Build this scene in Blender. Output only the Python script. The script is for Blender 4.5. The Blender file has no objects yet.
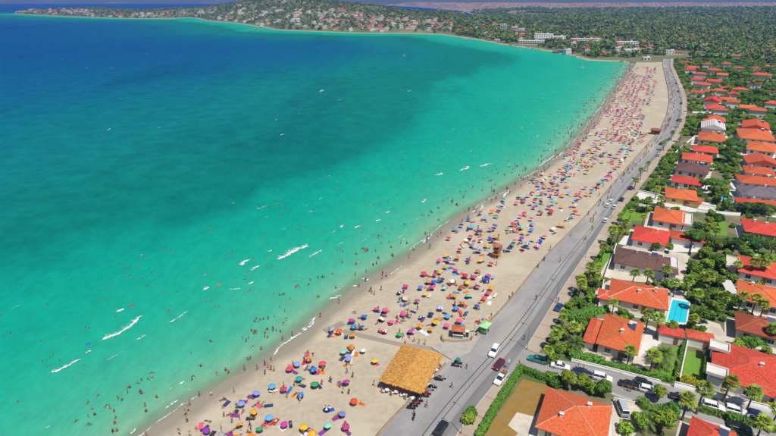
import bpy, math, random
import numpy as np
from mathutils import Vector, Matrix, kdtree

R = math.radians
rng = np.random.default_rng(7)
random.seed(7)
sc = bpy.context.scene
col = sc.collection

# ---------------------------------------------------------------- camera
CAM_H, PITCH, FPX = 78.0, R(23.05), 517.33
cd = bpy.data.cameras.new('camera')
cd.sensor_width, cd.lens = 36.0, 24.0
cd.clip_start, cd.clip_end = 1.0, 40000.0
cam = bpy.data.objects.new('camera', cd)
cam.location = (0, 0, CAM_H)
cam.rotation_euler = (math.pi / 2 - PITCH, 0, 0)
col.objects.link(cam)
sc.camera = cam

# ---------------------------------------------------------------- sky, sun, exposure
SUN_EL, SUN_AZ = R(64), R(152)          # azimuth measured clockwise from +Y
world = bpy.data.worlds.new('World')
sc.world = world
world.use_nodes = True
wn = world.node_tree.nodes
sky = wn.new('ShaderNodeTexSky')
sky.sky_type = 'NISHITA'
sky.sun_disc = False
sky.sun_elevation, sky.sun_rotation = SUN_EL, SUN_AZ
sky.altitude, sky.air_density, sky.dust_density, sky.ozone_density = 80, 1.0, 0.6, 1.5
wn['Background'].inputs['Strength'].default_value = 0.058
world.node_tree.links.new(sky.outputs[0], wn['Background'].inputs['Color'])
sd = bpy.data.lights.new('sun', 'SUN')
sd.energy, sd.angle, sd.color = 3.9, R(0.53), (1.0, 0.955, 0.88)
sun = bpy.data.objects.new('sun', sd)
sdir = Vector((math.sin(SUN_AZ) * math.cos(SUN_EL), math.cos(SUN_AZ) * math.cos(SUN_EL), math.sin(SUN_EL)))
sun.rotation_euler = sdir.to_track_quat('Z', 'Y').to_euler()
sun.location = (0, 0, 300)
col.objects.link(sun)
sc.view_settings.view_transform = 'Standard'
sc.view_settings.look = 'None'
sc.view_settings.exposure = 0.33
sc.view_settings.gamma = 1.0
sc.view_settings.use_curve_mapping = False
sc.render.engine = 'CYCLES'
sc.cycles.max_bounces = 6
sc.cycles.diffuse_bounces = 3
sc.cycles.glossy_bounces = 2
sc.cycles.transmission_bounces = 3
sc.cycles.transparent_max_bounces = 12
sc.cycles.volume_bounces = 0
sc.cycles.caustics_reflective = False
sc.cycles.caustics_refractive = False
sc.cycles.use_denoising = True

# ---------------------------------------------------------------- helpers
def px(x, y, z=0.0):
    """a point of the survey photo dropped onto the level z"""
    r, d = (x - 388) / FPX, (y - 218) / FPX
    fy = math.cos(PITCH) - d * math.sin(PITCH)
    vz = math.sin(PITCH) + d * math.cos(PITCH)
    t = (CAM_H - z) / vz
    return Vector((r * t, fy * t, z))

def tag(o, label=None, cat=None, group=None, kind=None):
    if label: o['label'] = label
    if cat: o['category'] = cat
    if group: o['group'] = group
    if kind: o['kind'] = kind
    return o

def link(name, me, parent=None, loc=None, rz=None, scale=None):
    o = bpy.data.objects.new(name, me)
    col.objects.link(o)
    if parent is not None: o.parent = parent
    if loc is not None: o.location = loc
    if rz is not None: o.rotation_euler = (0, 0, rz)
    if scale is not None: o.scale = scale if hasattr(scale, '__len__') else (scale,) * 3
    return o

def empty(name, loc, rz=0, label=None, cat=None, group=None, scale=None):
    e = link(name, None, None, loc, rz, scale)
    e.empty_display_size = 0.5
    return tag(e, label, cat, group)

def np_mesh(name, V, F, mats, midx=None, smooth=False, attrs=None, uv=None):
    """V (n,3); F (m,k) one polygon size, or list of faces"""
    me = bpy.data.meshes.new(name)
    V = np.asarray(V, dtype=np.float32)
    if isinstance(F, np.ndarray):
        m, k = F.shape
        me.vertices.add(len(V)); me.vertices.foreach_set('co', V.ravel())
        me.loops.add(m * k); me.loops.foreach_set('vertex_index', F.astype(np.int32).ravel())
        me.polygons.add(m)
        me.polygons.foreach_set('loop_start', np.arange(0, m * k, k, dtype=np.int32))
        try: me.polygons.foreach_set('loop_total', np.full(m, k, dtype=np.int32))
        except Exception: pass
    else:
        me.from_pydata([tuple(v) for v in V], [], F)
    for mt in (mats if isinstance(mats, (list, tuple)) else [mats]):
        me.materials.append(mt)
    if midx is not None:
        me.polygons.foreach_set('material_index', np.asarray(midx, dtype=np.int32))
    if smooth:
        me.polygons.foreach_set('use_smooth', np.ones(len(me.polygons), dtype=bool))
    if attrs:
        for k_, a in attrs.items():
            at = me.attributes.new(k_, 'FLOAT', 'POINT')
            at.data.foreach_set('value', np.asarray(a, dtype=np.float32))
    if uv is not None:
        ul = me.uv_layers.new(name='UVMap')
        ul.data.foreach_set('uv', np.asarray(uv, dtype=np.float32).ravel())
    me.update(calc_edges=True)
    me.validate()
    return me

class MB:
    """collects simple shapes into one mesh"""
    def __init__(s): s.v, s.f, s.m, s.uv = [], [], [], {}
    def add(s, vs, fs, m=0):
        b = len(s.v); s.v += [tuple(v) for v in vs]
        for f in fs: s.f.append(tuple(i + b for i in f)); s.m.append(m)
        return b
    def box(s, c, size, rz=0, m=0, taper=1.0, rx=0):
        hx, hy, hz = size[0] / 2, size[1] / 2, size[2] / 2
        M = Matrix.Rotation(rz, 3, 'Z') @ Matrix.Rotation(rx, 3, 'X')
        vs = []
        for z in (-hz, hz):
            t = taper if z > 0 else 1.0
            for x, y in ((-hx, -hy), (hx, -hy), (hx, hy), (-hx, hy)):
                vs.append(Vector(c) + M @ Vector((x * t, y * t, z)))
        s.add(vs, [(3, 2, 1, 0), (4, 5, 6, 7), (0, 1, 5, 4), (1, 2, 6, 5), (2, 3, 7, 6), (3, 0, 4, 7)], m); return s
    def tube(s, pts, rad, n=6, m=0, cap=True):
        pts = [Vector(p) for p in pts]
        rad = rad if hasattr(rad, '__len__') else [rad] * len(pts)
        rings = []
        for i, p in enumerate(pts):
            d = (pts[min(i + 1, len(pts) - 1)] - pts[max(i - 1, 0)]).normalized()
            a = d.cross(Vector((0, 0, 1)) if abs(d.z) < .95 else Vector((1, 0, 0))).normalized(); b = d.cross(a)
            rings.append([p + (a * math.cos(2 * math.pi * k / n) + b * math.sin(2 * math.pi * k / n)) * rad[i] for k in range(n)])
        vs = [v for r in rings for v in r]
        fs = [(i * n + k, i * n + (k + 1) % n, (i + 1) * n + (k + 1) % n, (i + 1) * n + k) for i in range(len(pts) - 1) for k in range(n)]
        if cap:
            fs.append(tuple(range(n - 1, -1, -1))); fs.append(tuple((len(pts) - 1) * n + k for k in range(n)))
        s.add(vs, fs, m); return s
    def lathe(s, prof, n=12, m=0, c=(0, 0, 0), axis='z'):
        vs = []
        for r, z in prof:
            for k in range(n):
                a = 2 * math.pi * k / n
                q = (r * math.cos(a), r * math.sin(a), z)
                if axis == 'y': q = (q[0], q[2], q[1])
                vs.append((q[0] + c[0], q[1] + c[1], q[2] + c[2]))
        fs = [(i * n + k, i * n + (k + 1) % n, (i + 1) * n + (k + 1) % n, (i + 1) * n + k) for i in range(len(prof) - 1) for k in range(n)]
        fs.append(tuple(range(n - 1, -1, -1))); fs.append(tuple((len(prof) - 1) * n + k for k in range(n)))
        s.add(vs, fs, m); return s
    def prism(s, poly, z0, z1, m=0):
        n = len(poly)
        vs = [(p[0], p[1], z0) for p in poly] + [(p[0], p[1], z1) for p in poly]
        a = sum(poly[i][0] * poly[(i + 1) % n][1] - poly[(i + 1) % n][0] * poly[i][1] for i in range(n))
        fs = [tuple(range(n - 1, -1, -1)), tuple(range(n, 2 * n))] + [(i, (i + 1) % n, n + (i + 1) % n, n + i) for i in range(n)]
        if a < 0: fs = [f[::-1] for f in fs]
        s.add(vs, fs, m); return s
    def mesh(s, name, mats, smooth=False):
        me = np_mesh(name, np.array(s.v), [list(f) for f in s.f], mats, s.m, smooth)
        return me
    def build(s, name, mats, parent=None, loc=None, rz=None, smooth=False):
        return link(name, s.mesh(name, mats, smooth), parent, loc, rz)

ORD = ['first', 'second', 'third', 'fourth', 'fifth', 'sixth', 'seventh', 'eighth', 'ninth', 'tenth', 'eleventh', 'twelfth', 'thirteenth', 'fourteenth',
       'fifteenth', 'sixteenth', 'seventeenth', 'eighteenth', 'nineteenth', 'twentieth']

# ---------------------------------------------------------------- materials
def lin(c):
    c = [v / 255 for v in c]
    return tuple(v / 12.92 if v <= .04045 else ((v + .055) / 1.055) ** 2.4 for v in c) + (1,)

def pmat(name, c1, c2=None, scale=3.0, rough=0.8, bump=0.0, bscale=None, spec=0.3, rnd=0.0, metal=0.0, detail=4, coord='Object', hue=0.0, stretch=None, c3=None, s3=0.2, f3=.5):
    """Principled with a noise mix between c1 and c2; rnd / hue vary the value and hue per object"""
    m = bpy.data.materials.new(name); m.use_nodes = True
    nt = m.node_tree; N = nt.nodes; L = nt.links
    b = N['Principled BSDF']
    b.inputs['Roughness'].default_value = rough
    b.inputs['Specular IOR Level'].default_value = spec
    b.inputs['Metallic'].default_value = metal
    c1 = tuple(c1)[:3] + (1,)
    tc = N.new('ShaderNodeTexCoord'); out = tc.outputs[coord]
    if stretch:
        mp = N.new('ShaderNodeMapping'); mp.inputs['Scale'].default_value = stretch[:3]
        if len(stretch) > 3: mp.inputs['Rotation'].default_value = (0, 0, stretch[3])
        L.new(out, mp.inputs['Vector']); out = mp.outputs[0]
    last = None
    if c2 is not None:
        nz = N.new('ShaderNodeTexNoise'); nz.inputs['Scale'].default_value = scale; nz.inputs['Detail'].default_value = detail
        L.new(out, nz.inputs['Vector'])
        rp = N.new('ShaderNodeValToRGB')
        rp.color_ramp.elements[0].position, rp.color_ramp.elements[1].position = .34, .66
        rp.color_ramp.elements[0].color, rp.color_ramp.elements[1].color = c1, tuple(c2)[:3] + (1,)
        L.new(nz.outputs['Fac'], rp.inputs['Fac']); last = rp.outputs['Color']
        if c3 is not None:
            n3 = N.new('ShaderNodeTexNoise'); n3.inputs['Scale'].default_value = s3; n3.inputs['Detail'].default_value = 3
            L.new(out, n3.inputs['Vector'])
            r3 = N.new('ShaderNodeValToRGB'); r3.color_ramp.elements[0].position, r3.color_ramp.elements[1].position = f3, f3 + .14
            L.new(n3.outputs['Fac'], r3.inputs['Fac'])
            mx = N.new('ShaderNodeMix'); mx.data_type = 'RGBA'
            L.new(r3.outputs['Color'], mx.inputs['Factor']); L.new(last, mx.inputs[6]); mx.inputs[7].default_value = tuple(c3)[:3] + (1,)
            last = mx.outputs[2]
    if rnd or hue:
        oi = N.new('ShaderNodeObjectInfo')
        hs = N.new('ShaderNodeHueSaturation')
        if last is None: hs.inputs['Color'].default_value = c1
        else: L.new(last, hs.inputs['Color'])
        mr = N.new('ShaderNodeMapRange'); mr.inputs['To Min'].default_value, mr.inputs['To Max'].default_value = 1 - rnd, 1 + rnd
        L.new(oi.outputs['Random'], mr.inputs['Value']); L.new(mr.outputs[0], hs.inputs['Value'])
        if hue:
            fr = N.new('ShaderNodeMath'); fr.operation = 'FRACT'
            ml = N.new('ShaderNodeMath'); ml.operation = 'MULTIPLY'; ml.inputs[1].default_value = 7.31
            L.new(oi.outputs['Random'], ml.inputs[0]); L.new(ml.outputs[0], fr.inputs[0])
            m2 = N.new('ShaderNodeMapRange'); m2.inputs['To Min'].default_value, m2.inputs['To Max'].default_value = .5 - hue, .5 + hue
            L.new(fr.outputs[0], m2.inputs['Value']); L.new(m2.outputs[0], hs.inputs['Hue'])
        last = hs.outputs['Color']
    if last is None: b.inputs['Base Color'].default_value = c1
    else: L.new(last, b.inputs['Base Color'])
    if bump:
        nb = N.new('ShaderNodeTexNoise'); nb.inputs['Scale'].default_value = bscale or scale * 3; nb.inputs['Detail'].default_value = 4
        L.new(out, nb.inputs['Vector'])
        bp = N.new('ShaderNodeBump'); bp.inputs['Strength'].default_value = bump; bp.inputs['Distance'].default_value = .1
        L.new(nb.outputs['Fac'], bp.inputs['Height']); L.new(bp.outputs[0], b.inputs['Normal'])
    return m

def roof_mat(name, c1, c2, c3):
    """clay tile courses following the slope (UV in metres), weathered patches"""
    m = pmat(name, tuple(v * .8 for v in c1), tuple(min(1, v * 1.12 + .012) for v in c2), 2.6, .85, rnd=.14, hue=.012, coord='UV', c3=c3, s3=.45, f3=.53, detail=9)
    nt = m.node_tree; N = nt.nodes; L = nt.links; b = N['Principled BSDF']
    tc = [n for n in N if n.type == 'TEX_COORD'][0]
    w1 = N.new('ShaderNodeTexWave'); w1.bands_direction = 'X'; w1.inputs['Scale'].default_value = 1.15; w1.inputs['Distortion'].default_value = .6
    w2 = N.new('ShaderNodeTexWave'); w2.bands_direction = 'Y'; w2.wave_profile = 'SAW'; w2.inputs['Scale'].default_value = .8
    L.new(tc.outputs['UV'], w1.inputs['Vector']); L.new(tc.outputs['UV'], w2.inputs['Vector'])
    ad = N.new('ShaderNodeMath'); ad.operation = 'ADD'
    L.new(w1.outputs['Fac'], ad.inputs[0]); L.new(w2.outputs['Fac'], ad.inputs[1])
    bp = N.new('ShaderNodeBump'); bp.inputs['Strength'].default_value = .55; bp.inputs['Distance'].default_value = .06
    L.new(ad.outputs[0], bp.inputs['Height']); L.new(bp.outputs[0], b.inputs['Normal'])
    return m

M = {}
M['roof_orange'] = roof_mat('roof_orange', (.56, .078, .024), (.62, .115, .042), (.53, .15, .07))
M['roof_red'] = roof_mat('roof_red', (.54, .066, .024), (.58, .09, .036), (.5, .12, .06))
M['roof_rust'] = roof_mat('roof_rust', (.42, .105, .04), (.34, .085, .035), (.46, .16, .07))
M['roof_brown'] = roof_mat('roof_brown', (.125, .056, .05), (.155, .07, .06), (.1, .045, .042))
M['roof_grey'] = roof_mat('roof_grey', (.16, .135, .16), (.21, .18, .2), (.12, .10, .12))
M['ridge_cream'] = pmat('ridge_cream', (.72, .5, .36), (.6, .36, .24), 2, .8)
M['ridge_red'] = pmat('ridge_red', (.5, .11, .05), (.58, .16, .08), 2, .8)
M['ridge_brown'] = pmat('ridge_brown', (.2, .11, .095), (.16, .09, .08), 2, .8)
M['white'] = pmat('white_render', (.76, .75, .72), (.68, .66, .62), .8, .85, bump=.05, bscale=8)
M['cream'] = pmat('cream_render', (.72, .64, .5), (.66, .57, .43), .8, .85, bump=.05, bscale=8)
M['yellow_wall'] = pmat('yellow_render', (.75, .55, .24), (.68, .49, .2), .8, .85)
M['grey_wall'] = pmat('grey_render', (.45, .45, .47), (.38, .39, .41), .8, .85)
M['glass'] = pmat('window_glass', (.03, .045, .06), None, rough=.08, spec=.6)
M['frame'] = pmat('window_frame', (.7, .69, .66), None, rough=.5)
M['wood'] = pmat('brown_wood', (.2, .095, .04), (.27, .14, .065), 4, .7, stretch=(1, 1, 8))
M['pale_wood'] = pmat('weathered_wood', (.36, .31, .26), (.28, .235, .195), 3, .85, stretch=(1, 6, 1))
M['metal'] = pmat('grey_metal', (.34, .35, .36), (.28, .29, .3), 5, .45, metal=.6)
M['black'] = pmat('black_rubber', (.018, .018, .02), None, rough=.7)
M['dark'] = pmat('dark_grey', (.06, .06, .065), (.045, .045, .05), 6, .6)
M['paving'] = pmat('pale_paving', (.6, .54, .45), (.52, .46, .37), 1.2, .85, bump=.05, c3=(.46, .41, .34), s3=.25)
M['paving_white'] = pmat('white_paving', (.66, .64, .6), (.6, .57, .52), 1.0, .85)
M['lawn'] = pmat('lawn', (.11, .24, .02), (.15, .3, .03), 1.5, .95, bump=.4, bscale=14, c3=(.15, .25, .035), s3=.3)
M['dry_lawn'] = pmat('dry_lawn', (.32, .185, .045), (.25, .15, .04), .8, .95, bump=.4, bscale=14, c3=(.27, .18, .06), s3=.35)
M['soil'] = pmat('soil', (.25, .19, .125), (.16, .14, .075), .3, .95, bump=.3, bscale=4, c3=(.09, .13, .035), s3=.08, f3=.45)
M['solar'] = pmat('solar_panel', (.03, .05, .1), (.04, .06, .13), 3, .2, spec=.6)
M['pool_water'] = pmat('pool_water', (.015, .50, .62), (.03, .56, .66), 1.2, .06, bump=.12, bscale=2.5, spec=.5)
M['pool_tile'] = pmat('pool_tile', (.72, .74, .72), (.64, .66, .65), 3, .5)
M['thatch'] = pmat('thatch', (.56, .27, .055), (.72, .38, .1), 1.2, .95, bump=.7, bscale=6, c3=(.46, .27, .1), s3=.5, stretch=(1, 2.5, 1))
M['straw'] = pmat('straw', (.72, .4, .11), (.52, .26, .06), 2, .95)
M['concrete'] = pmat('concrete', (.42, .39, .34), (.34, .315, .28), .7, .9, bump=.1)
M['wall_cap'] = pmat('beach_wall_stone', (.33, .25, .175), (.26, .195, .135), .8, .9, bump=.2)
M['bark'] = pmat('bark', (.15, .105, .07), (.1, .07, .045), 6, .9, bump=.4)
M['palm_bark'] = pmat('palm_bark', (.21, .155, .1), (.13, .095, .06), 5, .9, bump=.5, stretch=(1, 1, 5))
M['leaf'] = pmat('broad_leaves', (.095, .19, .02), (.15, .26, .03), .45, .75, rnd=.35, hue=.03)
M['leaf_light'] = pmat('bright_leaves', (.17, .28, .022), (.24, .34, .03), .45, .75, rnd=.3, hue=.025)
M['leaf_dark'] = pmat('pine_needles', (.05, .12, .022), (.085, .17, .03), .35, .85, rnd=.3, hue=.03)
M['palm_leaf'] = pmat('palm_leaves', (.2, .29, .026), (.29, .36, .045), .7, .6, rnd=.28, hue=.025)
M['date_leaf'] = pmat('date_palm_leaves', (.1, .165, .03), (.15, .21, .045), .7, .6, rnd=.2)
M['palm_dry'] = pmat('palm_skirt', (.26, .17, .07), (.2, .12, .05), 2, .9)
M['hedge'] = pmat('hedge_leaves', (.08, .2, .018), (.12, .26, .025), .8, .8, rnd=.2)
M['hedge_yellow'] = pmat('golden_hedge', (.42, .34, .015), (.28, .3, .02), .8, .8)
M['bougain'] = pmat('bougainvillea', (.45, .02, .08), (.33, .012, .05), 1.5, .8)
M['forest_leaf'] = pmat('forest_leaves', (.18, .225, .07), (.24, .27, .1), .12, .9, rnd=.4, hue=.035)
M['scrub_leaf'] = pmat('scrub_leaves', (.1, .155, .05), (.14, .185, .07), .12, .9, rnd=.35, hue=.03)

def carpaint(name, c):
    m = pmat(name, c, None, rough=.28, spec=.5)
    m.node_tree.nodes['Principled BSDF'].inputs['Coat Weight'].default_value = .5
    m.node_tree.nodes['Principled BSDF'].inputs['Coat Roughness'].default_value = .08
    return m
CAR = {'white': carpaint('paint_white', (.74, .74, .73)), 'black': carpaint('paint_black', (.018, .02, .024)), 'navy': carpaint('paint_navy', (.016, .025, .085)),
       'teal': carpaint('paint_teal', (.03, .22, .17)), 'maroon': carpaint('paint_maroon', (.14, .012, .03)), 'blue': carpaint('paint_blue', (.02, .07, .17)),
       'silver': carpaint('paint_silver', (.42, .45, .5)), 'red': carpaint('paint_red', (.4, .02, .02)), 'green': carpaint('paint_green', (.2, .5, .2))}
M['tail'] = pmat('tail_light', (.35, .01, .01), None, rough=.3)
M['lamp'] = pmat('headlight', (.75, .78, .8), None, rough=.15)
M['rim'] = pmat('wheel_rim', (.45, .45, .46), None, rough=.35, metal=.7)

FAB = {'blue': (.012, .10, .48), 'sky blue': (.1, .4, .68), 'periwinkle': (.2, .25, .62), 'yellow': (.72, .42, .012), 'red': (.55, .025, .03), 'pink': (.68, .08, .2),
       'magenta': (.56, .03, .36), 'mint': (.2, .55, .42), 'green': (.03, .34, .1), 'teal': (.015, .4, .36), 'orange': (.68, .2, .015), 'grey': (.42, .43, .44),
       'cream': (.68, .6, .46), 'purple': (.24, .03, .3), 'white': (.75, .75, .74), 'navy': (.02, .03, .13), 'black': (.022, .022, .028)}
FM = {k: pmat('fabric_' + k.replace(' ', '_'), v, tuple(x * .82 + .02 for x in v), 2, .85, rnd=.2, hue=.015) for k, v in FAB.items()}
SKIN = [pmat('skin_light', (.50, .27, .17)), pmat('skin_tan', (.36, .17, .095)), pmat('skin_brown', (.23, .105, .06))]
HAIR = [pmat('hair_black', (.018, .013, .011)), pmat('hair_brown', (.07, .035, .018)), pmat('hair_fair', (.32, .21, .09))]

# ---------------------------------------------------------------- survey lines (shore, road edges)
GZ = 1.4                                   # level of the built-up land
def dense(pxs, z, before=None, after=None, step=2.0, smooth=5):
    P = [px(x, y, z).to_2d() for x, y in pxs]
    if before: P = [Vector(before)] + P
    if after: P = P + [Vector(after)]
    P = np.array([tuple(p) for p in P])
    s = np.r_[0, np.cumsum(np.hypot(*np.diff(P, axis=0).T))]
    t = np.arange(0, s[-1], step)
    Q = np.c_[np.interp(t, s, P[:, 0]), np.interp(t, s, P[:, 1])]
    for _ in range(smooth):
        Q[2:-2] = (Q[:-4] + Q[1:-3] + Q[2:-2] + Q[3:-1] + Q[4:]) / 5
    return Q

SHORE = dense([(145, 436), (162, 423), (180, 409), (200, 396), (225, 383), (256, 366), (279, 352), (303, 334), (315, 322), (340, 300), (367, 281), (403, 261), (424, 246),
               (453, 222), (484, 203), (505, 192), (523, 181), (549, 164), (564, 152), (577, 139), (592, 121), (604, 106), (616, 89), (627, 73), (633, 63)], 0,
              before=(-92, 0), after=(335, 740))
LEFT = dense([(375, 436), (404, 409), (428, 384), (453, 357), (474, 338), (491, 322), (512, 299.5), (541, 262), (562, 241), (585, 218), (622, 174), (645, 148), (660, 131), (667, 115),
              (669.5, 102), (668.5, 90), (666, 79), (663, 66)], GZ, before=(-44, -10), after=(375, 735))
RIGHT = dense([(453, 436), (487, 391), (505, 371), (524.7, 351), (539, 325), (566, 282), (595, 240), (620, 200), (647, 168), (665, 147), (676, 132), (681, 116), (682.5, 101), (680, 90), (675.5, 79), (670, 66)], GZ,
              before=(-31, -10), after=(386, 735))

_KD, _KEEP = {}, []
def near_on(Q, P):
    """nearest index and distance on polyline Q for points P (n,2)"""
    P = np.atleast_2d(P)
    D = np.empty(len(P)); I = np.empty(len(P), int)
    if len(P) * len(Q) > 400000:
        kt = _KD.get(id(Q))
        if kt is None:
            kt = kdtree.KDTree(len(Q))
            for i, q in enumerate(Q): kt.insert((q[0], q[1], 0), i)
            kt.balance(); _KD[id(Q)] = kt; _KEEP.append(Q)
        for a, p in enumerate(P.tolist()):
            _, I[a], D[a] = kt.find((p[0], p[1], 0))
        return I, D
    for a in range(0, len(P), 2000):
        d = np.hypot(P[a:a + 2000, None, 0] - Q[None, :, 0], P[a:a + 2000, None, 1] - Q[None, :, 1])
        I[a:a + 2000] = d.argmin(1); D[a:a + 2000] = d.min(1)
    return I, D

def side(Q, P):
    """positive on the sea side (left of travel)"""
    I, D = near_on(Q, P)
    I = np.clip(I, 1, len(Q) - 2)
    T = Q[I + 1] - Q[I - 1]
    W = np.atleast_2d(P) - Q[I]
    return np.sign(T[:, 0] * W[:, 1] - T[:, 1] * W[:, 0]) * D

BEACH_TOP = 1.25
def beach_z(P):
    ds = -side(SHORE, P)                    # inland positive
    _, dr = near_on(LEFT, P)
    f = np.where(ds > 0, ds / (np.abs(ds) + dr + 1e-6), 0)
    return np.where(ds > 0, np.minimum(BEACH_TOP * f ** .8, ds * .09), ds * .05)

def tangent(Q, i):
    i = int(np.clip(i, 1, len(Q) - 2)); t = Q[i + 1] - Q[i - 1]
    return t / np.hypot(*t)

def ribbon(A, B, fs, z, name, mats, uvscale=1.0):
    """sheet between matched rows A and B at the fractions fs; UV in metres (along, across)"""
    n, k = len(A), len(fs)
    fs = np.asarray(fs)
    V = A[:, None, :] * (1 - fs)[None, :, None] + B[:, None, :] * fs[None, :, None]
    zz = np.broadcast_to(np.asarray(z, float), (n, k)) if not callable(z) else z(V.reshape(-1, 2)).reshape(n, k)
    V3 = np.dstack([V, zz[..., None]]).reshape(-1, 3)
    i, j = np.meshgrid(np.arange(n - 1), np.arange(k - 1), indexing='ij')
    a = (i * k + j).ravel()
    F = np.c_[a, a + 1, a + k + 1, a + k]
    s = np.r_[0, np.cumsum(np.hypot(*np.diff(A, axis=0).T))]
    wdt = np.hypot(*(B - A).T)
    U = np.dstack([np.broadcast_to(s[:, None], (n, k)), wdt[:, None] * fs[None, :]]).reshape(-1, 2)
    return V3, F, U[F.ravel()]

def up(V, F):
    a, b, c = V[F[0, 0]], V[F[0, 1]], V[F[0, 2]]
    return F if np.cross(b - a, c - a)[2] > 0 else F[:, ::-1]

# ---- beach
ii, _ = near_on(SHORE, LEFT)
# keep the pairing monotonic
ii = np.maximum.accumulate(ii)
SH = SHORE[ii].astype(float)
for _ in range(12): SH[1:-1] = (SH[:-2] + 2 * SH[1:-1] + SH[2:]) / 4
fs = np.r_[np.linspace(1, 0, 34), -np.array([.05, .12, .2, .3, .45, .7])]
V, F, U = ribbon(SH, LEFT, fs, beach_z, 'beach', None)
F2 = up(V, F)
if F2 is not F: U = U.reshape(-1, 4, 2)[:, ::-1].reshape(-1, 2)
sdist = -side(SHORE, V[:, :2])
m = pmat('sand', (.475, .41, .305), (.405, .34, .245), .9, .95, spec=.15, coord='Object', bump=.9, bscale=2.2, detail=8, c3=(.495, .43, .33), s3=.09, f3=.5)
nt = m.node_tree; N = nt.nodes; L = nt.links; bs = N['Principled BSDF']
old = bs.inputs['Base Color'].links[0].from_socket
at = N.new('ShaderNodeAttribute'); at.attribute_name = 'inland'
nz = N.new('ShaderNodeTexNoise'); nz.inputs['Scale'].default_value = .12; nz.inputs['Detail'].default_value = 3
tc = [n for n in N if n.type == 'TEX_COORD'][0]; L.new(tc.outputs['Object'], nz.inputs['Vector'])
ma = N.new('ShaderNodeMath'); ma.operation = 'MULTIPLY_ADD'; ma.inputs[1].default_value = 5; L.new(nz.outputs['Fac'], ma.inputs[0]); L.new(at.outputs['Fac'], ma.inputs[2])
mr = N.new('ShaderNodeValToRGB')
e = mr.color_ramp.elements; e[0].position, e[0].color = 0.0, (.27, .235, .16, 1); e[1].position, e[1].color = 1, (1, 1, 1, 1)
mp = N.new('ShaderNodeMapRange'); mp.inputs['From Min'].default_value, mp.inputs['From Max'].default_value = 4.6, 7.6; L.new(ma.outputs[0], mp.inputs['Value'])
mx = N.new('ShaderNodeMix'); mx.data_type = 'RGBA'; L.new(mp.outputs[0], mx.inputs['Factor']); mx.inputs[6].default_value = (.285, .255, .192, 1); L.new(old, mx.inputs[7])
L.new(mx.outputs[2], bs.inputs['Base Color'])
rr = N.new('ShaderNodeMapRange'); rr.inputs['To Min'].default_value, rr.inputs['To Max'].default_value = .45, .95; L.new(mp.outputs[0], rr.inputs['Value']); L.new(rr.outputs[0], bs.inputs['Roughness'])
beach = link('beach', np_mesh('beach', V, F2, m, smooth=True, attrs={'inland': sdist}))
tag(beach, 'pale sand beach curving from the foreground to the far bay', kind='structure')

# ---- coast of the headland, the bay behind it and the far shore
COAST_PX = [(633, 63), (618, 61.5), (600, 61), (588, 60.5), (580, 58), (572, 55.5), (560, 53.5), (548, 51), (533, 49), (520, 47), (508, 45.5), (500, 44), (490, 42), (478, 40), (465, 38), (452, 36), (440, 34.5), (420, 34), (400, 33.5),
            (375, 33.5), (350, 33), (325, 32), (300, 31), (285, 30.5), (275, 30), (268, 28), (258, 26.5), (245, 24.5), (232, 23), (225, 22.5), (212, 21.5), (204, 20.5), (198, 18.6), (188, 17.8), (170, 18.8), (150, 19), (130, 18.8), (100, 18), (80, 17.2), (60, 16.5), (45, 15.6), (30, 15), (13, 14)]
coast = [tuple(px(x, y).to_2d()) for x, y in COAST_PX]
coast_main = np.array(coast)
poly = np.array(coast + [(-2010, 2980), (-1950, 3080), (-1650, 2980), (-1250, 2900), (-950, 3000), (-600, 2780), (-250, 2450), (30, 2180), (230, 2080), (390, 2140), (450, 2400), (430, 2900), (470, 3500),
                (380, 4200), (250, 5100), (-100, 6200), (-100, 9000), (9000, 9000), (9000, 500), (400, 500), (380, 640), (352, 690)])

def densify(P, step):
    P = np.asarray(P, float); s = np.r_[0, np.cumsum(np.hypot(*np.diff(P, axis=0).T))]
    t = np.r_[np.arange(0, s[-1], step), s[-1]]
    return np.c_[np.interp(t, s, P[:, 0]), np.interp(t, s, P[:, 1])]

def inside(poly, X, Y):
    c = np.zeros(X.shape, bool); n = len(poly)
    for i in range(n):
        x1, y1 = poly[i]; x2, y2 = poly[i - 1]
        k = ((y1 > Y) != (y2 > Y))
        with np.errstate(divide='ignore', invalid='ignore'):
            c ^= k & (X < (x2 - x1) * (Y - y1) / (y2 - y1 + 1e-12) + x1)
    return c

def vnoise(X, Y, s, seed=0):
    """smooth value noise"""
    X = X / s + 31.7 * seed; Y = Y / s - 17.3 * seed
    xi, yi = np.floor(X), np.floor(Y); fx, fy = X - xi, Y - yi
    fx, fy = fx * fx * (3 - 2 * fx), fy * fy * (3 - 2 * fy)
    h = lambda a, b: np.modf(np.abs(np.sin(a * 127.1 + b * 311.7 + seed * 7.7) * 43758.5453))[0]
    return (h(xi, yi) * (1 - fx) + h(xi + 1, yi) * fx) * (1 - fy) + (h(xi, yi + 1) * (1 - fx) + h(xi + 1, yi + 1) * fx) * fy

RIDGE = np.array([(-1850, 2900, 16, 200), (-1500, 2700, 24, 230), (-1200, 2560, 15, 220), (-989, 2620, 19, 260), (-768, 2400, 42, 330), (-585, 2200, 55, 370), (-494, 2100, 63, 390), (-407, 2000, 68, 390), (-344, 1950, 66, 380),
                  (-267, 1900, 57, 360), (-140, 1800, 52, 340), (6, 1720, 36, 320), (125, 1650, 23, 280), (266, 1600, 14, 260), (420, 1580, 9, 250)])
RD = []
for a, b in zip(RIDGE[:-1], RIDGE[1:]):
    for t in np.linspace(0, 1, 12, endpoint=False): RD.append(a * (1 - t) + b * t)
RD = np.array(RD); RD2 = RD[:, :2].copy()

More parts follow.
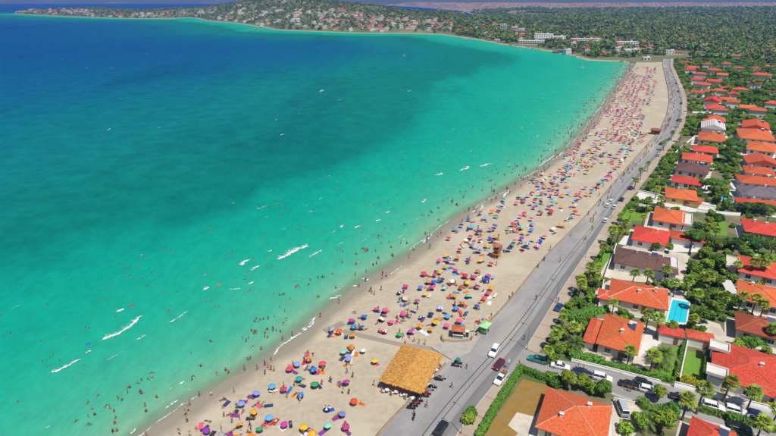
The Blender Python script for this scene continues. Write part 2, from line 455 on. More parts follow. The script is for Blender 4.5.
CO_D = densify(poly, 12.0)
def terrain_h(X, Y):
    shp = X.shape; X = X.ravel().astype(float); Y = Y.ravel().astype(float)
    ins = inside(poly, X, Y)
    _, d = near_on(CO_D, np.c_[X, Y])
    sd_ = np.where(ins, d, -d)
    ir, dr = near_on(RD2, np.c_[X, Y])
    hr = RD[ir, 2] * np.exp(-(dr / RD[ir, 3]) ** 2)
    n1 = vnoise(X, Y, 180, 1) + .5 * vnoise(X, Y, 70, 2)
    inl = np.clip((Y - 2500) / 2200, 0, 1) * 26 + 9 * n1 * np.clip((Y - 900) / 900, 0, 1)
    inl = inl + np.clip((X - 900) / 1500, 0, 1) * np.clip((Y - 1300) / 900, 0, 1) * np.clip((3300 - Y) / 700, 0, 1) * 20
    h = 1.38 + hr + inl * np.clip(sd_ / 250, 0, 1)
    rise = np.clip(sd_ * .22, -4, 400) + np.clip(sd_ - 25, 0, 400) * .25
    return np.where(sd_ < 0, np.maximum(rise, -4), np.minimum(h, rise + .2 * 0)).reshape(shp)

ys = [690.0]
while ys[-1] < 6300: ys.append(ys[-1] + 7 + (ys[-1] - 690) * .013)
ys = np.array(ys)
xs = np.r_[np.arange(-2200, -700, 18), np.arange(-700, 700, 9), np.arange(700, 4600, 30)]
XX, YY = np.meshgrid(xs, ys)
ZZ = terrain_h(XX, YY)
ny, nx = XX.shape
i, j = np.meshgrid(np.arange(ny - 1), np.arange(nx - 1), indexing='ij')
a = (i * nx + j).ravel()
F = np.c_[a, a + 1, a + nx + 1, a + nx]
zf = ZZ.ravel()
F = F[(zf[F] > -3.5).any(1)]
terr = pmat('terrain', (.17, .17, .085), (.115, .145, .052), .012, .95, detail=8, c3=(.22, .2, .1), s3=.006, f3=.55)
nt = terr.node_tree; N = nt.nodes; L = nt.links; bs = N['Principled BSDF']; old = bs.inputs['Base Color'].links[0].from_socket
ge = N.new('ShaderNodeNewGeometry'); sp = N.new('ShaderNodeSeparateXYZ'); L.new(ge.outputs['Position'], sp.inputs[0])
mr = N.new('ShaderNodeMapRange'); mr.inputs['From Min'].default_value, mr.inputs['From Max'].default_value = .5, 1.3; L.new(sp.outputs['Z'], mr.inputs['Value'])
mx = N.new('ShaderNodeMix'); mx.data_type = 'RGBA'; L.new(mr.outputs[0], mx.inputs['Factor']); mx.inputs[6].default_value = (.42, .34, .22, 1); L.new(old, mx.inputs[7])
m2 = N.new('ShaderNodeMapRange'); m2.inputs['From Min'].default_value, m2.inputs['From Max'].default_value = 2500, 3100; L.new(sp.outputs['Y'], m2.inputs['Value'])
n2 = N.new('ShaderNodeTexNoise'); n2.inputs['Scale'].default_value = .011; n2.inputs['Detail'].default_value = 7; L.new(ge.outputs['Position'], n2.inputs['Vector'])
r2 = N.new('ShaderNodeValToRGB'); r2.color_ramp.elements[0].position, r2.color_ramp.elements[1].position = .38, .62
r2.color_ramp.elements[0].color, r2.color_ramp.elements[1].color = (.15, .105, .075, 1), (.4, .24, .19, 1); L.new(n2.outputs['Fac'], r2.inputs['Fac'])
mx2 = N.new('ShaderNodeMix'); mx2.data_type = 'RGBA'; L.new(m2.outputs[0], mx2.inputs['Factor']); L.new(mx.outputs[2], mx2.inputs[6]); L.new(r2.outputs['Color'], mx2.inputs[7])
L.new(mx2.outputs[2], bs.inputs['Base Color'])
terrain = link('terrain', np_mesh('terrain', np.c_[XX.ravel(), YY.ravel(), zf], F, terr, smooth=True))
tag(terrain, 'headland and inland terrain around the far side of the bay', kind='structure')

def px_terrain(x, y):
    """drop a point of the photo onto the far terrain"""
    a = px(x, y, 0); c = Vector((0, 0, CAM_H)); d = (a - c)
    ts = np.linspace(.4, 1.5, 260)
    X, Y, Z = c.x + d.x * ts, c.y + d.y * ts, c.z + d.z * ts
    h = terrain_h(X, Y)
    k = np.argmax((Z < h) & (h > .3))
    return Vector((X[k], Y[k], h[k])) if h[k] > .3 and Z[k] < h[k] + 3 else None

# ---- ground of the settlement
gl = LEFT + 0
T = np.gradient(LEFT, axis=0); T /= np.hypot(*T.T)[:, None]
NR_ = np.c_[T[:, 1], -T[:, 0]]
gl = LEFT + NR_ * .4
gp = [tuple(p) for p in gl[::6]] + [(420, 745), (1500, 745), (1500, -10)]
gm = np_mesh('ground', np.array([(x, y, GZ - .05) for x, y in gp]), [list(range(len(gp)))[::-1]], M['soil'])
ground = link('ground', gm)
tag(ground, 'dry garden ground under the villa quarter', kind='structure')

# ---- promenade, drain lines, carriageway, pavement
jj, _ = near_on(RIGHT, LEFT); jj = np.maximum.accumulate(jj)
RT = RIGHT[jj].astype(float)
for _ in range(12): RT[1:-1] = (RT[:-2] + 2 * RT[1:-1] + RT[2:]) / 4

def strip(name, f0, f1, z, mat, k=3, label=None):
    V, F, U = ribbon(LEFT, RT, np.linspace(f0, f1, k), z, name, mat)
    F2 = up(V, F)
    if F2 is not F: U = U.reshape(-1, 4, 2)[:, ::-1].reshape(-1, 2)
    o = link(name, np_mesh(name, V, F2, mat, uv=U))
    return tag(o, label, kind='structure')

def paving_mat(name, c1, c2, c3, joint, gap, along=None):
    """large slabs with fine joints (UV in metres)"""
    m = pmat(name, c1, c2, .25, .85, coord='UV', c3=c3, s3=.07, f3=.5, stretch=(.35, 1, 1), bump=.12, bscale=3)
    nt = m.node_tree; N = nt.nodes; L = nt.links; bs = N['Principled BSDF']; old = bs.inputs['Base Color'].links[0].from_socket
    tc = [n for n in N if n.type == 'TEX_COORD'][0]
    br = N.new('ShaderNodeTexBrick'); br.inputs['Scale'].default_value = 1; br.inputs['Brick Width'].default_value, br.inputs['Row Height'].default_value = gap
    br.inputs['Mortar Size'].default_value = .03; br.inputs['Color1'].default_value = (1, 1, 1, 1); br.inputs['Color2'].default_value = (.93, .93, .93, 1); br.inputs['Mortar'].default_value = (joint,) * 3 + (1,)
    L.new(tc.outputs['UV'], br.inputs['Vector'])
    mu = N.new('ShaderNodeMix'); mu.data_type = 'RGBA'; mu.blend_type = 'MULTIPLY'; mu.inputs['Factor'].default_value = 1
    L.new(old, mu.inputs[6]); L.new(br.outputs['Color'], mu.inputs[7]); last = mu.outputs[2]
    if along:
        sx = N.new('ShaderNodeSeparateXYZ'); L.new(tc.outputs['UV'], sx.inputs[0])
        md = N.new('ShaderNodeMath'); md.operation = 'PINGPONG'; md.inputs[1].default_value = along[0]; L.new(sx.outputs['X'], md.inputs[0])
        lt = N.new('ShaderNodeMath'); lt.operation = 'LESS_THAN'; lt.inputs[1].default_value = along[1]; L.new(md.outputs[0], lt.inputs[0])
        m3 = N.new('ShaderNodeMix'); m3.data_type = 'RGBA'; L.new(lt.outputs[0], m3.inputs['Factor']); L.new(last, m3.inputs[6]); m3.inputs[7].default_value = along[2] + (1,)
        last = m3.outputs[2]
    L.new(last, bs.inputs['Base Color'])
    return m

M['promenade'] = paving_mat('promenade_paving', (.335, .325, .315), (.265, .255, .25), (.41, .37, .31), .86, (1.2, 1.2))
M['asphalt'] = pmat('asphalt', (.165, .16, .16), (.2, .195, .19), .5, .9, coord='UV', stretch=(.12, 1.2, 1), bump=.15, bscale=20, c3=(.25, .24, .23), s3=.3, f3=.52)
M['asphalt_old'] = pmat('worn_asphalt', (.31, .3, .285), (.25, .24, .23), .5, .9, coord='UV', stretch=(.12, 1, 1), bump=.15, bscale=20, c3=(.33, .315, .295), s3=.3, f3=.55)
M['line_dark'] = pmat('drain_grate', (.07, .07, .072), None, rough=.8)
M['kerb'] = pmat('kerb_stone', (.46, .45, .43), (.38, .37, .355), .5, .85)
M['sidewalk'] = paving_mat('pavement_tiles', (.44, .36, .275), (.385, .31, .235), (.49, .41, .32), .9, (.6, .6), along=(3.0, .22, (.36, .225, .165)))

strip('promenade', .0, .555, GZ + .11, M['promenade'], 4, 'broad grey paved promenade beside the beach wall')
strip('drain', .551, .568, GZ + .115, M['line_dark'], 2, 'dark drain line along the promenade edge')
strip('path', .568, .655, GZ + .11, M['promenade'], 2, 'cycle strip between promenade and carriageway')
strip('drain', .654, .668, GZ + .115, M['line_dark'], 2, 'dark slot line between cycle strip and carriageway')
strip('road', .667, .80, GZ + .108, M['asphalt_old'], 3, 'pale worn lane of the carriageway')
strip('road', .799, 1.0, GZ + .1, M['asphalt'], 4, 'darker asphalt lane beside the villa pavement')

# beach wall with capping
def wall_along(Q, off, w, z0, z1, mat, name, label, cat=None, group=None, kind=None, step=1):
    T = np.gradient(Q, axis=0); T /= np.hypot(*T.T)[:, None]; Nn = np.c_[T[:, 1], -T[:, 0]]
    A, B = Q + Nn * off, Q + Nn * (off + w)
    n = len(Q)
    V = np.concatenate([np.c_[A, np.full(n, z0)], np.c_[A, np.full(n, z1)], np.c_[B, np.full(n, z1)], np.c_[B, np.full(n, z0)]])
    k = np.arange(n - 1)
    F = np.concatenate([np.c_[k + s * n, k + 1 + s * n, k + 1 + (s + 1) * n, k + (s + 1) * n] for s in range(3)])
    o = link(name, np_mesh(name, V, F[:, ::-1], mat))
    return tag(o, label, cat, group, kind)
wi = near_on(LEFT, np.array([tuple(px(450, 358, GZ).to_2d()), tuple(px(478, 335, GZ).to_2d())]))[0]
wall_along(LEFT[:wi[0]], -.35, .45, .2, GZ + .5, M['wall_cap'], 'beach_wall', 'low brown stone wall between sand and promenade, behind the thatched shelter', 'wall')
wall_along(LEFT[wi[1]:], -.35, .45, .2, GZ + .42, M['wall_cap'], 'beach_wall', 'long low brown wall edging the promenade from the kiosk to the far bay', 'wall')

# pavement on the villa side, interrupted by the side street
ki = near_on(RIGHT, np.array([tuple(px(507, 373, GZ).to_2d()), tuple(px(526, 350, GZ).to_2d())]))[0]
TR = np.gradient(RIGHT, axis=0); TR /= np.hypot(*TR.T)[:, None]; NRR = np.c_[TR[:, 1], -TR[:, 0]]
for sl, lb in ((slice(0, ki[0]), 'tan tiled pavement with red bands beside the dry lawn hedge'), (slice(ki[1], None), 'tan tiled pavement with red bands along the villas')):
    A, B = RIGHT[sl] + NRR[sl] * .0, RIGHT[sl] + NRR[sl] * 3.4
    V, F, U = ribbon(A, B, np.linspace(0.07, 1, 3), GZ + .15, 'pavement', None); F2 = up(V, F)
    if F2 is not F: U = U.reshape(-1, 4, 2)[:, ::-1].reshape(-1, 2)
    pv = tag(link('pavement', np_mesh('pavement', V, F2, M['sidewalk'], uv=U)), lb, kind='structure')
    kb = wall_along(RIGHT[sl], 0, .24, GZ - .02, GZ + .16, M['kerb'], 'kerb_stone', None); kb.parent = pv

# side street
ST = dense([(522, 350), (540, 356), (576, 363.5), (625, 375), (671, 387), (720, 400), (776, 415)], GZ, after=(150, 46), step=1.0)
SB = dense([(506, 375), (535, 372), (576, 378), (605, 389), (633, 400), (695, 417), (776, 437)], GZ, after=(144, 37), step=1.0)
sj, _ = near_on(SB, ST); sj = np.maximum.accumulate(sj)
V, F, U = ribbon(ST, SB[sj], np.linspace(0, 1, 4), GZ + .096, 'street', None); F2 = up(V, F)
if F2 is not F: U = U.reshape(-1, 4, 2)[:, ::-1].reshape(-1, 2)
tag(link('street', np_mesh('street', V, F2, M['asphalt_old'], uv=U)), 'worn grey side street lined with parked cars', kind='structure')
for Q, off in ((ST, -.9), (SB, .0)):
    wk = wall_along(Q[22:], off, .9, GZ - .02, GZ + .13, M['kerb'], 'street_pavement', 'narrow pavement edging the side street', kind='structure')

SHEETS = []
def sheet(name, pts, z, mat, label):
    SHEETS.append(np.array([tuple(px(x, y, z).to_2d()) for x, y in pts]))
    P = [px(x, y, z) for x, y in pts]
    a = sum(P[i].x * P[(i + 1) % len(P)].y - P[(i + 1) % len(P)].x * P[i].y for i in range(len(P)))
    f = list(range(len(P)));  f = f if a > 0 else f[::-1]
    return tag(link(name, np_mesh(name, np.array([tuple(p) for p in P]), [f], mat)), label, kind='structure')
# slab by the kiosk
SB_ = MB(); SB_.prism([tuple(px(x, y, GZ + .11).to_2d()) for x, y in [(431, 347), (449, 340), (470, 338), (481, 335.5), (470, 352), (453, 360), (440, 352.5)]], GZ - .9, GZ + .116)
tag(SB_.build('access_slab', [M['concrete']]), 'sandy grey slab where the boardwalk meets the promenade', kind='structure')

sheet('street_corner', [(488, 386), (498, 371), (518, 346), (550, 356), (545, 377), (522, 371), (512, 383)], GZ + .088, M['asphalt_old'], 'worn paving at the corner of the side street')
# gardens and yards that show as clear sheets
sheet('dry_lawn', [(523, 379), (551, 386), (545, 400), (535, 416.6), (528, 431), (520, 445), (478, 445), (488, 428)], GZ + .02, M['dry_lawn'], 'scorched brown lawn beside the corner villa')
sheet('terrace', [(517, 412), (536, 417), (530, 432), (522, 448), (505, 448), (518, 433), (508, 425)], GZ + .026, M['paving'], 'cream paved terrace cut into the brown lawn')
sheet('terrace', [(572, 353), (596, 318), (652, 326), (664, 333), (655, 366), (636, 366), (605, 361)], GZ + .02, M['paving'], 'cream yard around the villa at the street corner')
sheet('terrace', [(647, 329), (663, 332), (655, 357), (638, 357)], GZ + .026, M['paving_white'], 'white terrace beside the corner villa roof')
sheet('lawn', [(657, 349), (680, 346), (675, 379), (655, 374)], GZ + .026, M['lawn'], 'green lawn with a feathery date palm')
sheet('lawn', [(687, 351), (706, 354), (702, 383), (682, 379)], GZ + .026, M['lawn'], 'bright green lawn enclosed by a white wall and golden hedge')
sheet('lawn', [(604, 251), (612, 254), (602, 269), (592, 267)], GZ + .026, M['lawn'], 'small green lawn before the brown roofed villa')
sheet('lawn', [(627, 209), (649, 213), (643, 221), (621, 221)], GZ + .026, M['lawn'], 'square green lawn before the fifth villa')
sheet('lawn', [(711, 222), (727, 222), (727, 236), (710, 235)], GZ + .026, M['lawn'], 'green lawn behind the long red roofed villa')
sheet('terrace', [(612, 252), (624, 246), (690, 254), (684, 284), (640, 282), (598, 277)], GZ + .02, M['paving'], 'cream terrace around the brown roofed villa')
sheet('terrace', [(592, 289), (610, 280), (690, 292), (676, 318), (640, 316), (596, 308)], GZ + .02, M['paving'], 'cream terrace around the villa with cream roof ridges')
sheet('terrace', [(618, 244), (630, 229), (700, 238), (700, 252), (664, 252)], GZ + .02, M['paving_white'], 'pale yard around the long red roofed villa')
sheet('terrace', [(633, 199), (640, 191), (715, 204), (720, 212), (690, 212)], GZ + .02, M['paving_white'], 'pale yard below the villa with ochre walls')
sheet('terrace', [(700, 318), (720, 324), (728, 341), (714, 343), (690, 334)], GZ + .02, M['paving'], 'paved sitting area beside the dark shrubs')
sheet('driveway', [(612, 402), (640, 399), (648, 412), (632, 440), (612, 440)], GZ + .02, M['paving'], 'cream driveway of the corner villa')

# ---------------------------------------------------------------- sea
xs = np.r_[-9000, -6500, -5000, -4000, -3200, np.arange(-2600, -800, 120), np.arange(-800, -200, 25), np.arange(-200, 380, 5), np.arange(380, 1200, 60), 1600, 2400, 4000, 9000].astype(float)
ys = [-60.0]
while ys[-1] < 9000: ys.append(ys[-1] + 4 + max(0, ys[-1]) * .018)
ys = np.array(ys)
XX, YY = np.meshgrid(xs, ys); ny, nx = XX.shape
PP = np.c_[XX.ravel(), YY.ravel()]
d1 = side(SHORE, PP)
_, d2 = near_on(densify(coast_main, 10), PP)
off = np.where(YY.ravel() < 720, d1, np.abs(d1))
off = np.minimum(off, np.where(PP[:, 1] > 560, d2 * 1.35 + 20, 1e5))
off = off / (1 + .7 * np.clip((PP[:, 1] - 280) / 260, 0, 1) * np.clip((off - 20) / 60, 0, 1) * np.clip((420 - off) / 260, 0, 1))
i, j = np.meshgrid(np.arange(ny - 1), np.arange(nx - 1), indexing='ij'); a = (i * nx + j).ravel()
F = np.c_[a, a + 1, a + nx + 1, a + nx]
sea_m = bpy.data.materials.new('sea_water'); sea_m.use_nodes = True
nt = sea_m.node_tree; N = nt.nodes; L = nt.links; bs = N['Principled BSDF']
bs.inputs['Roughness'].default_value = .6; bs.inputs['IOR'].default_value = 1.33; bs.inputs['Specular IOR Level'].default_value = 0
at = N.new('ShaderNodeAttribute'); at.attribute_name = 'offshore'
ge = N.new('ShaderNodeNewGeometry')
mp = N.new('ShaderNodeMapping'); mp.inputs['Rotation'].default_value = (0, 0, R(33)); mp.inputs['Scale'].default_value = (1, .32, 1)
L.new(ge.outputs['Position'], mp.inputs['Vector'])
def noise(scale, detail=3, vec=None, rough=.5):
    n = N.new('ShaderNodeTexNoise'); n.inputs['Scale'].default_value = scale; n.inputs['Detail'].default_value = detail; n.inputs['Roughness'].default_value = rough
    L.new(vec or mp.outputs[0], n.inputs['Vector']); return n.outputs['Fac']
def math_(op, a, b=None, c=None):
    n = N.new('ShaderNodeMath'); n.operation = op
    for k, v in enumerate((a, b, c)):
        if v is None: continue
        if hasattr(v, 'links'): L.new(v, n.inputs[k])
        else: n.inputs[k].default_value = v
    return n.outputs[0]
o = at.outputs['Fac']
w1 = math_('SUBTRACT', noise(.012, 4), .5); w2 = math_('SUBTRACT', noise(.05, 4), .5)
# distance offshore, with shoals and channels that shift the depth
amp = math_('MINIMUM', math_('MULTIPLY', o, .75), 150.0)
warp = math_('ADD', math_('MULTIPLY', w1, math_('MULTIPLY', amp, 1.15)), math_('MULTIPLY', w2, math_('MULTIPLY', math_('MINIMUM', amp, 45.0), .75)))
dep = math_('ADD', o, warp)
lg = math_('DIVIDE', math_('LOGARITHM', math_('ADD', math_('MAXIMUM', dep, 0.0), 1.0), 10.0), 3.4)       # 0 at the shore, 1 at 2.5 km
rp = N.new('ShaderNodeValToRGB'); cr = rp.color_ramp
stops = [(0, (0.288, 0.3744, 0.2496)), (5, (0.1632, 0.3744, 0.2448)), (14, (0.0576, 0.36, 0.2352)), (35, (0.0134, 0.3312, 0.2266)), (66, (0.0038, 0.2928, 0.2131)), (82, (0.0029, 0.2544, 0.1968)), (98, (0.0019, 0.1709, 0.1392)), (150, (0.0019, 0.1613, 0.144)), (215, (0.0019, 0.1632, 0.1651)), (330, (0.001, 0.122, 0.185)), (600, (0.001, 0.082, 0.205)), (1000, (0.001, 0.058, 0.212)), (2400, (0.001, 0.042, 0.212))]
def pos(m): return math.log10(m + 1) / 3.4
cr.elements[0].position, cr.elements[0].color = pos(stops[0][0]), stops[0][1] + (1,)
cr.elements[1].position, cr.elements[1].color = pos(stops[-1][0]), stops[-1][1] + (1,)
for m_, c_ in stops[1:-1]:
    e = cr.elements.new(pos(m_)); e.color = c_ + (1,)
L.new(lg, rp.inputs['Fac'])
# seagrass beds: darker patches in the deeper water
pn = noise(.0075, 6, mp.outputs[0], .6)
pr = N.new('ShaderNodeMapRange'); pr.inputs['From Min'].default_value, pr.inputs['From Max'].default_value = .54, .66; L.new(pn, pr.inputs['Value'])
pd = N.new('ShaderNodeMapRange'); pd.inputs['From Min'].default_value, pd.inputs['From Max'].default_value = 75, 120; L.new(o, pd.inputs['Value'])
pf = math_('MULTIPLY', math_('MULTIPLY', pr.outputs[0], pd.outputs[0]), .55)
mx = N.new('ShaderNodeMix'); mx.data_type = 'RGBA'; mx.blend_type = 'MULTIPLY'; L.new(pf, mx.inputs['Factor']); L.new(rp.outputs['Color'], mx.inputs[6]); mx.inputs[7].default_value = (.3, .55, .72, 1)
# light and shade of small wave faces and troughs, painted into the colour
m2_ = N.new('ShaderNodeMapping'); m2_.inputs['Rotation'].default_value = (0, 0, R(24)); m2_.inputs['Scale'].default_value = (1, .45, 1); L.new(ge.outputs['Position'], m2_.inputs['Vector'])
rn = noise(.42, 8, m2_.outputs[0], .72)
hv = N.new('ShaderNodeHueSaturation'); L.new(mx.outputs[2], hv.inputs['Color'])
rn2 = noise(.085, 7, ge.outputs['Position'], .68)
dp_ = N.new('ShaderNodeMapRange'); dp_.inputs['From Min'].default_value, dp_.inputs['From Max'].default_value = 50, 140; dp_.inputs['To Min'].default_value, dp_.inputs['To Max'].default_value = .25, 1.15; L.new(o, dp_.inputs['Value'])
L.new(math_('ADD', math_('ADD', math_('MULTIPLY', rn, .6), .7), math_('MULTIPLY', math_('SUBTRACT', rn2, .5), dp_.outputs[0])), hv.inputs['Value'])
L.new(hv.outputs['Color'], bs.inputs['Base Color'])
bh = math_('ADD', noise(.22, 5, m2_.outputs[0], .6), math_('MULTIPLY', noise(1.4, 3, m2_.outputs[0]), .3))
bp = N.new('ShaderNodeBump'); bp.inputs['Strength'].default_value = .55; bp.inputs['Distance'].default_value = .8; L.new(bh, bp.inputs['Height']); L.new(bp.outputs[0], bs.inputs['Normal'])
# the film of water at the edge is clear: the wet sand bed shows through
al = N.new('ShaderNodeMapRange'); al.interpolation_type = 'SMOOTHSTEP'; al.inputs['From Min'].default_value, al.inputs['From Max'].default_value = -.5, 6.0; L.new(math_('ADD', o, math_('MULTIPLY', w2, 5.0)), al.inputs['Value'])
al.inputs['To Min'].default_value = .1
L.new(al.outputs[0], bs.inputs['Alpha'])
gs = N.new('ShaderNodeBsdfGlossy'); gs.inputs['Roughness'].default_value = .12; L.new(bp.outputs[0], gs.inputs['Normal'])
fr_ = N.new('ShaderNodeFresnel'); fr_.inputs['IOR'].default_value = 1.33; L.new(bp.outputs[0], fr_.inputs['Normal'])
ms = N.new('ShaderNodeMixShader'); L.new(math_('MULTIPLY', math_('MINIMUM', fr_.outputs[0], .3), math_('MULTIPLY', al.outputs[0], .16)), ms.inputs[0]); L.new(bs.outputs[0], ms.inputs[1]); L.new(gs.outputs[0], ms.inputs[2])
L.new(ms.outputs[0], N['Material Output'].inputs['Surface'])
sea = tag(link('sea', np_mesh('sea', np.c_[PP, np.zeros(len(PP))], F, sea_m, smooth=True, attrs={'offshore': off})), 'turquoise sea deepening to blue across the bay', kind='structure')

# ---- surf: broken crests and the swash line, raised foam ridges
foam_m = bpy.data.materials.new('sea_foam'); foam_m.use_nodes = True
nt = foam_m.node_tree; N = nt.nodes; L = nt.links; bs = N['Principled BSDF']
bs.inputs['Base Color'].default_value = (.8, .84, .84, 1); bs.inputs['Roughness'].default_value = .9
ge = N.new('ShaderNodeNewGeometry'); n_ = N.new('ShaderNodeTexNoise'); n_.inputs['Scale'].default_value = 1.5; n_.inputs['Detail'].default_value = 6; n_.inputs['Roughness'].default_value = .7
L.new(ge.outputs['Position'], n_.inputs['Vector'])
at = N.new('ShaderNodeAttribute'); at.attribute_name = 'cover'
ad = N.new('ShaderNodeMath'); ad.operation = 'ADD'; L.new(at.outputs['Fac'], ad.inputs[0]); L.new(n_.outputs['Fac'], ad.inputs[1])
mr = N.new('ShaderNodeMapRange'); mr.inputs['From Min'].default_value, mr.inputs['From Max'].default_value = .86, 1.02; L.new(ad.outputs[0], mr.inputs['Value'])
L.new(mr.outputs[0], bs.inputs['Alpha'])
WAVES = [((97, 343.6), (149, 315), 1.6, 1), ((45, 375.4), (84, 357), 1.1, 1), ((84, 355), (92, 350), .7, 1), ((115, 314), (125, 307.5), 1.3, 1), ((166, 325), (189, 310), .8, .9), ((136, 342), (149, 334), 1.0, .9), ((105, 362), (126, 350), .7, .8),
         ((10, 310), (21, 305), .6, .8), ((162, 411), (181, 399), .8, .9), ((178, 385), (186, 381), .7, .9), ((43, 430), (50, 425), .6, .8), ((130, 436), (138, 428), .9, .9), ((187, 392), (193, 388), .6, .8), ((168, 391), (174, 387), .5, .8),
         ((272, 261), (309.5, 243), 2.2, .95), ((307, 258), (324, 249), 1.1, .9), ((238.7, 266), (252, 259), 1.5, 1), ((249.5, 271.5), (261, 265), 1.3, .9), ((246, 286), (256, 281), 1, .95), ((228, 291), (243, 288), 1.1, .85), ((202, 291), (212, 287), 1.2, .95),
         ((267, 252), (273, 250), .9, .95), ((340, 228), (344, 225), 1.1, .95), ((354, 229), (362, 225.5), 1.2, .9), ((385, 213.5), (391, 211.5), 1.4, 1), ((376, 222), (382, 220), 1.2, .95), ((330, 234), (336, 230), .8, .9), ((363, 281), (368, 278), 1.1, .95), ((352, 288), (357, 285.5), .9, .9),
         ((300, 248.5), (309, 243), .8, .8), ((421.6, 245.5), (433, 233), 1.1, .9), ((331, 301), (343, 295), 1.3, .9), ((300, 333), (318, 315.6), 1.2, .95), ((363, 281.5), (369, 277.5), .9, .9), ((353, 288), (357, 285), .8, .8), ((387, 276), (404, 264), 1.0, .85),
         ((435, 176), (444, 173), 2.0, .9), ((457, 171), (469.5, 166), 1.9, .95), ((480, 167.5), (492, 163), 2.0, .95), ((420, 203), (427, 199), 1.4, .9), ((421, 244), (432, 233), 1.1, .9), ((470, 214), (486, 203.6), 1.3, .95), ((500, 198), (510, 189), 1.3, .95), ((505, 165.5), (509, 163.5), 1.5, .8),
         ((231, 204), (235, 203), .8, .9), ((307, 212.2), (315, 211.5), .9, .8), ((264, 218), (269, 217), 1, .85), ((105, 131), (111, 128.5), 1.5, .85), ((158, 128.5), (161, 127.5), 1.3, .9), ((109, 68.5), (113, 67.5), 2, .8), ((125, 54), (129, 53.5), 2, .7), ((145, 54.5), (148, 53.8), 2, .8),
         ((28, 80.5), (36, 79), 2, .7), ((85, 68), (87, 67.3), 2, .8), ((155, 87), (160, 86.5), 1.6, .7), ((118, 81), (124, 80.4), 1.8, .7), ((320, 92), (325, 90.8), 2.2, .95), ((275, 120.7), (278, 119.6), 1.3, .9), ((280, 135.5), (284, 134), 1.4, .9), ((337, 100.5), (342, 99.6), 1.7, .85), ((406, 92), (412, 90.5), 1.7, .8)]
V_, F_, C_ = [], [], []
def crest(P0, P1, w, dens, bow=.06, h=.28):
    P0, P1 = np.array(P0), np.array(P1); d = P1 - P0; Ln = np.hypot(*d)
    if Ln < .4: return
    d = d / Ln; nrm = np.array([d[1], -d[0]])                # toward the beach
    n = max(5, int(Ln / .7)); t = np.linspace(0, 1, n)
    jit = np.convolve(rng.normal(0, .75 * w, n + 4), np.ones(5) / 5, 'valid')
    base = P0 + d * (t * Ln)[:, None] + nrm * (np.sin(t * np.pi) * bow * Ln + jit)[:, None]
    wid = w * np.clip(np.sin(t * np.pi) * 1.6, .12, 1) * (0.55 + .8 * rng.random(n))
    prof = [(.5, .02, -.25), (.25, h * .7, .45), (.0, h, .58), (-.5, h * .45, .46), (-1.2, .03, .34), (-2.4, .025, .2), (-4.0, .02, -.2)]
    b = sum(len(v) for v in V_)
    rows = []; cv = []
    endf = np.clip(np.sin(t * np.pi) * 2.2, 0, 1)
    for k, (u, z, c) in enumerate(prof):
        q = base + nrm * (u * wid)[:, None]
        rows.append(np.c_[q, np.maximum(z * np.clip(np.sin(t * np.pi) * 2, .1, 1), .02)]); cv.append((c + (dens - 1) * .5) * np.ones(n) - (1 - endf) * .35)
    V_.append(np.concatenate(rows)); C_.append(np.concatenate(cv))
    k = np.arange(n - 1)
    for r_ in range(len(prof) - 1):
        F_.append(np.c_[b + r_ * n + k, b + r_ * n + k + 1, b + (r_ + 1) * n + k + 1, b + (r_ + 1) * n + k])
for p0, p1, w, dn in WAVES:
    crest(px(*p0).to_2d(), px(*p1).to_2d(), w * (.95 if w > 1.05 else .75), dn * .93)
# swash along the water's edge and smaller broken crests farther along the beach
T = np.gradient(SHORE, axis=0); T /= np.hypot(*T.T)[:, None]; NS = np.c_[-T[:, 1], T[:, 0]]
k = 20
while k < len(SHORE) - 25:
    ln = int(rng.integers(6, 22)); o_ = rng.uniform(.0, 2.6)
    if rng.random() < .8:
        crest(SHORE[k] + NS[k] * o_, SHORE[k + ln] + NS[k + ln] * (o_ + rng.uniform(-.6, .6)), rng.uniform(.35, .8), rng.uniform(.72, .98), bow=0, h=.06)
    k += max(3, ln + int(rng.integers(-9, 5)))
for _ in range(75):
    k = int(rng.integers(70, len(SHORE) - 20)); o_ = rng.uniform(4, 85) if rng.random() < .6 else rng.uniform(3, 14)
    p = SHORE[k] + NS[k] * o_; ln = rng.uniform(1.5, 8)
    crest(p, p + T[k] * ln + NS[k] * rng.uniform(-.15, .15) * ln, rng.uniform(.3, .65), rng.uniform(.6, .85))
for _ in range(60):
    p = np.array([rng.uniform(-700, 150), rng.uniform(190, 900)])
    if side(SHORE, p)[0] < 60: continue
    a = rng.uniform(-.3, .5); ln = rng.uniform(.8, 2.2)
    crest(p, p + np.array([math.cos(a), math.sin(a)]) * ln, rng.uniform(.2, .4), rng.uniform(.6, .85))
foam = link('surf_foam', np_mesh('surf_foam', np.concatenate(V_), np.concatenate(F_)[:, ::-1], foam_m, smooth=True, attrs={'cover': np.concatenate(C_)}))
tag(foam, 'white foam of small breaking waves and swash in the shallows', kind='stuff')

# ---------------------------------------------------------------- far hills and the haze
xs = np.arange(-9000, 9001, 110.0); ys = np.arange(4600, 11600, 90.0)
XX, YY = np.meshgrid(xs, ys)
y0 = np.interp(XX, [-9000, -3000, -600, 200, 900, 9000], [8300, 7900, 7300, 5700, 5150, 5000])
ramp = np.clip((YY - y0) / 2600, 0, 1)
ZZ = np.where(YY > y0, 2 + ramp ** .8 * (150 + 210 * vnoise(XX, YY, 1500, 3) + 90 * vnoise(XX, YY, 600, 4) + 45 * vnoise(XX, YY, 240, 5)), -6.0 + 0 * ramp)
ny, nx = XX.shape; i, j = np.meshgrid(np.arange(ny - 1), np.arange(nx - 1), indexing='ij'); a = (i * nx + j).ravel()
F = np.c_[a, a + 1, a + nx + 1, a + nx]; zf = ZZ.ravel(); F = F[(zf[F] > -5).any(1)]
hm = pmat('hill_scrub', (.12, .1, .075), (.085, .095, .055), .0035, .95, detail=8, c3=(.2, .145, .11), s3=.0011, f3=.55)
tag(link('hills', np_mesh('hills', np.c_[XX.ravel(), YY.ravel(), zf], F, hm, smooth=True)), 'hazy blue hills behind the bay', kind='structure')

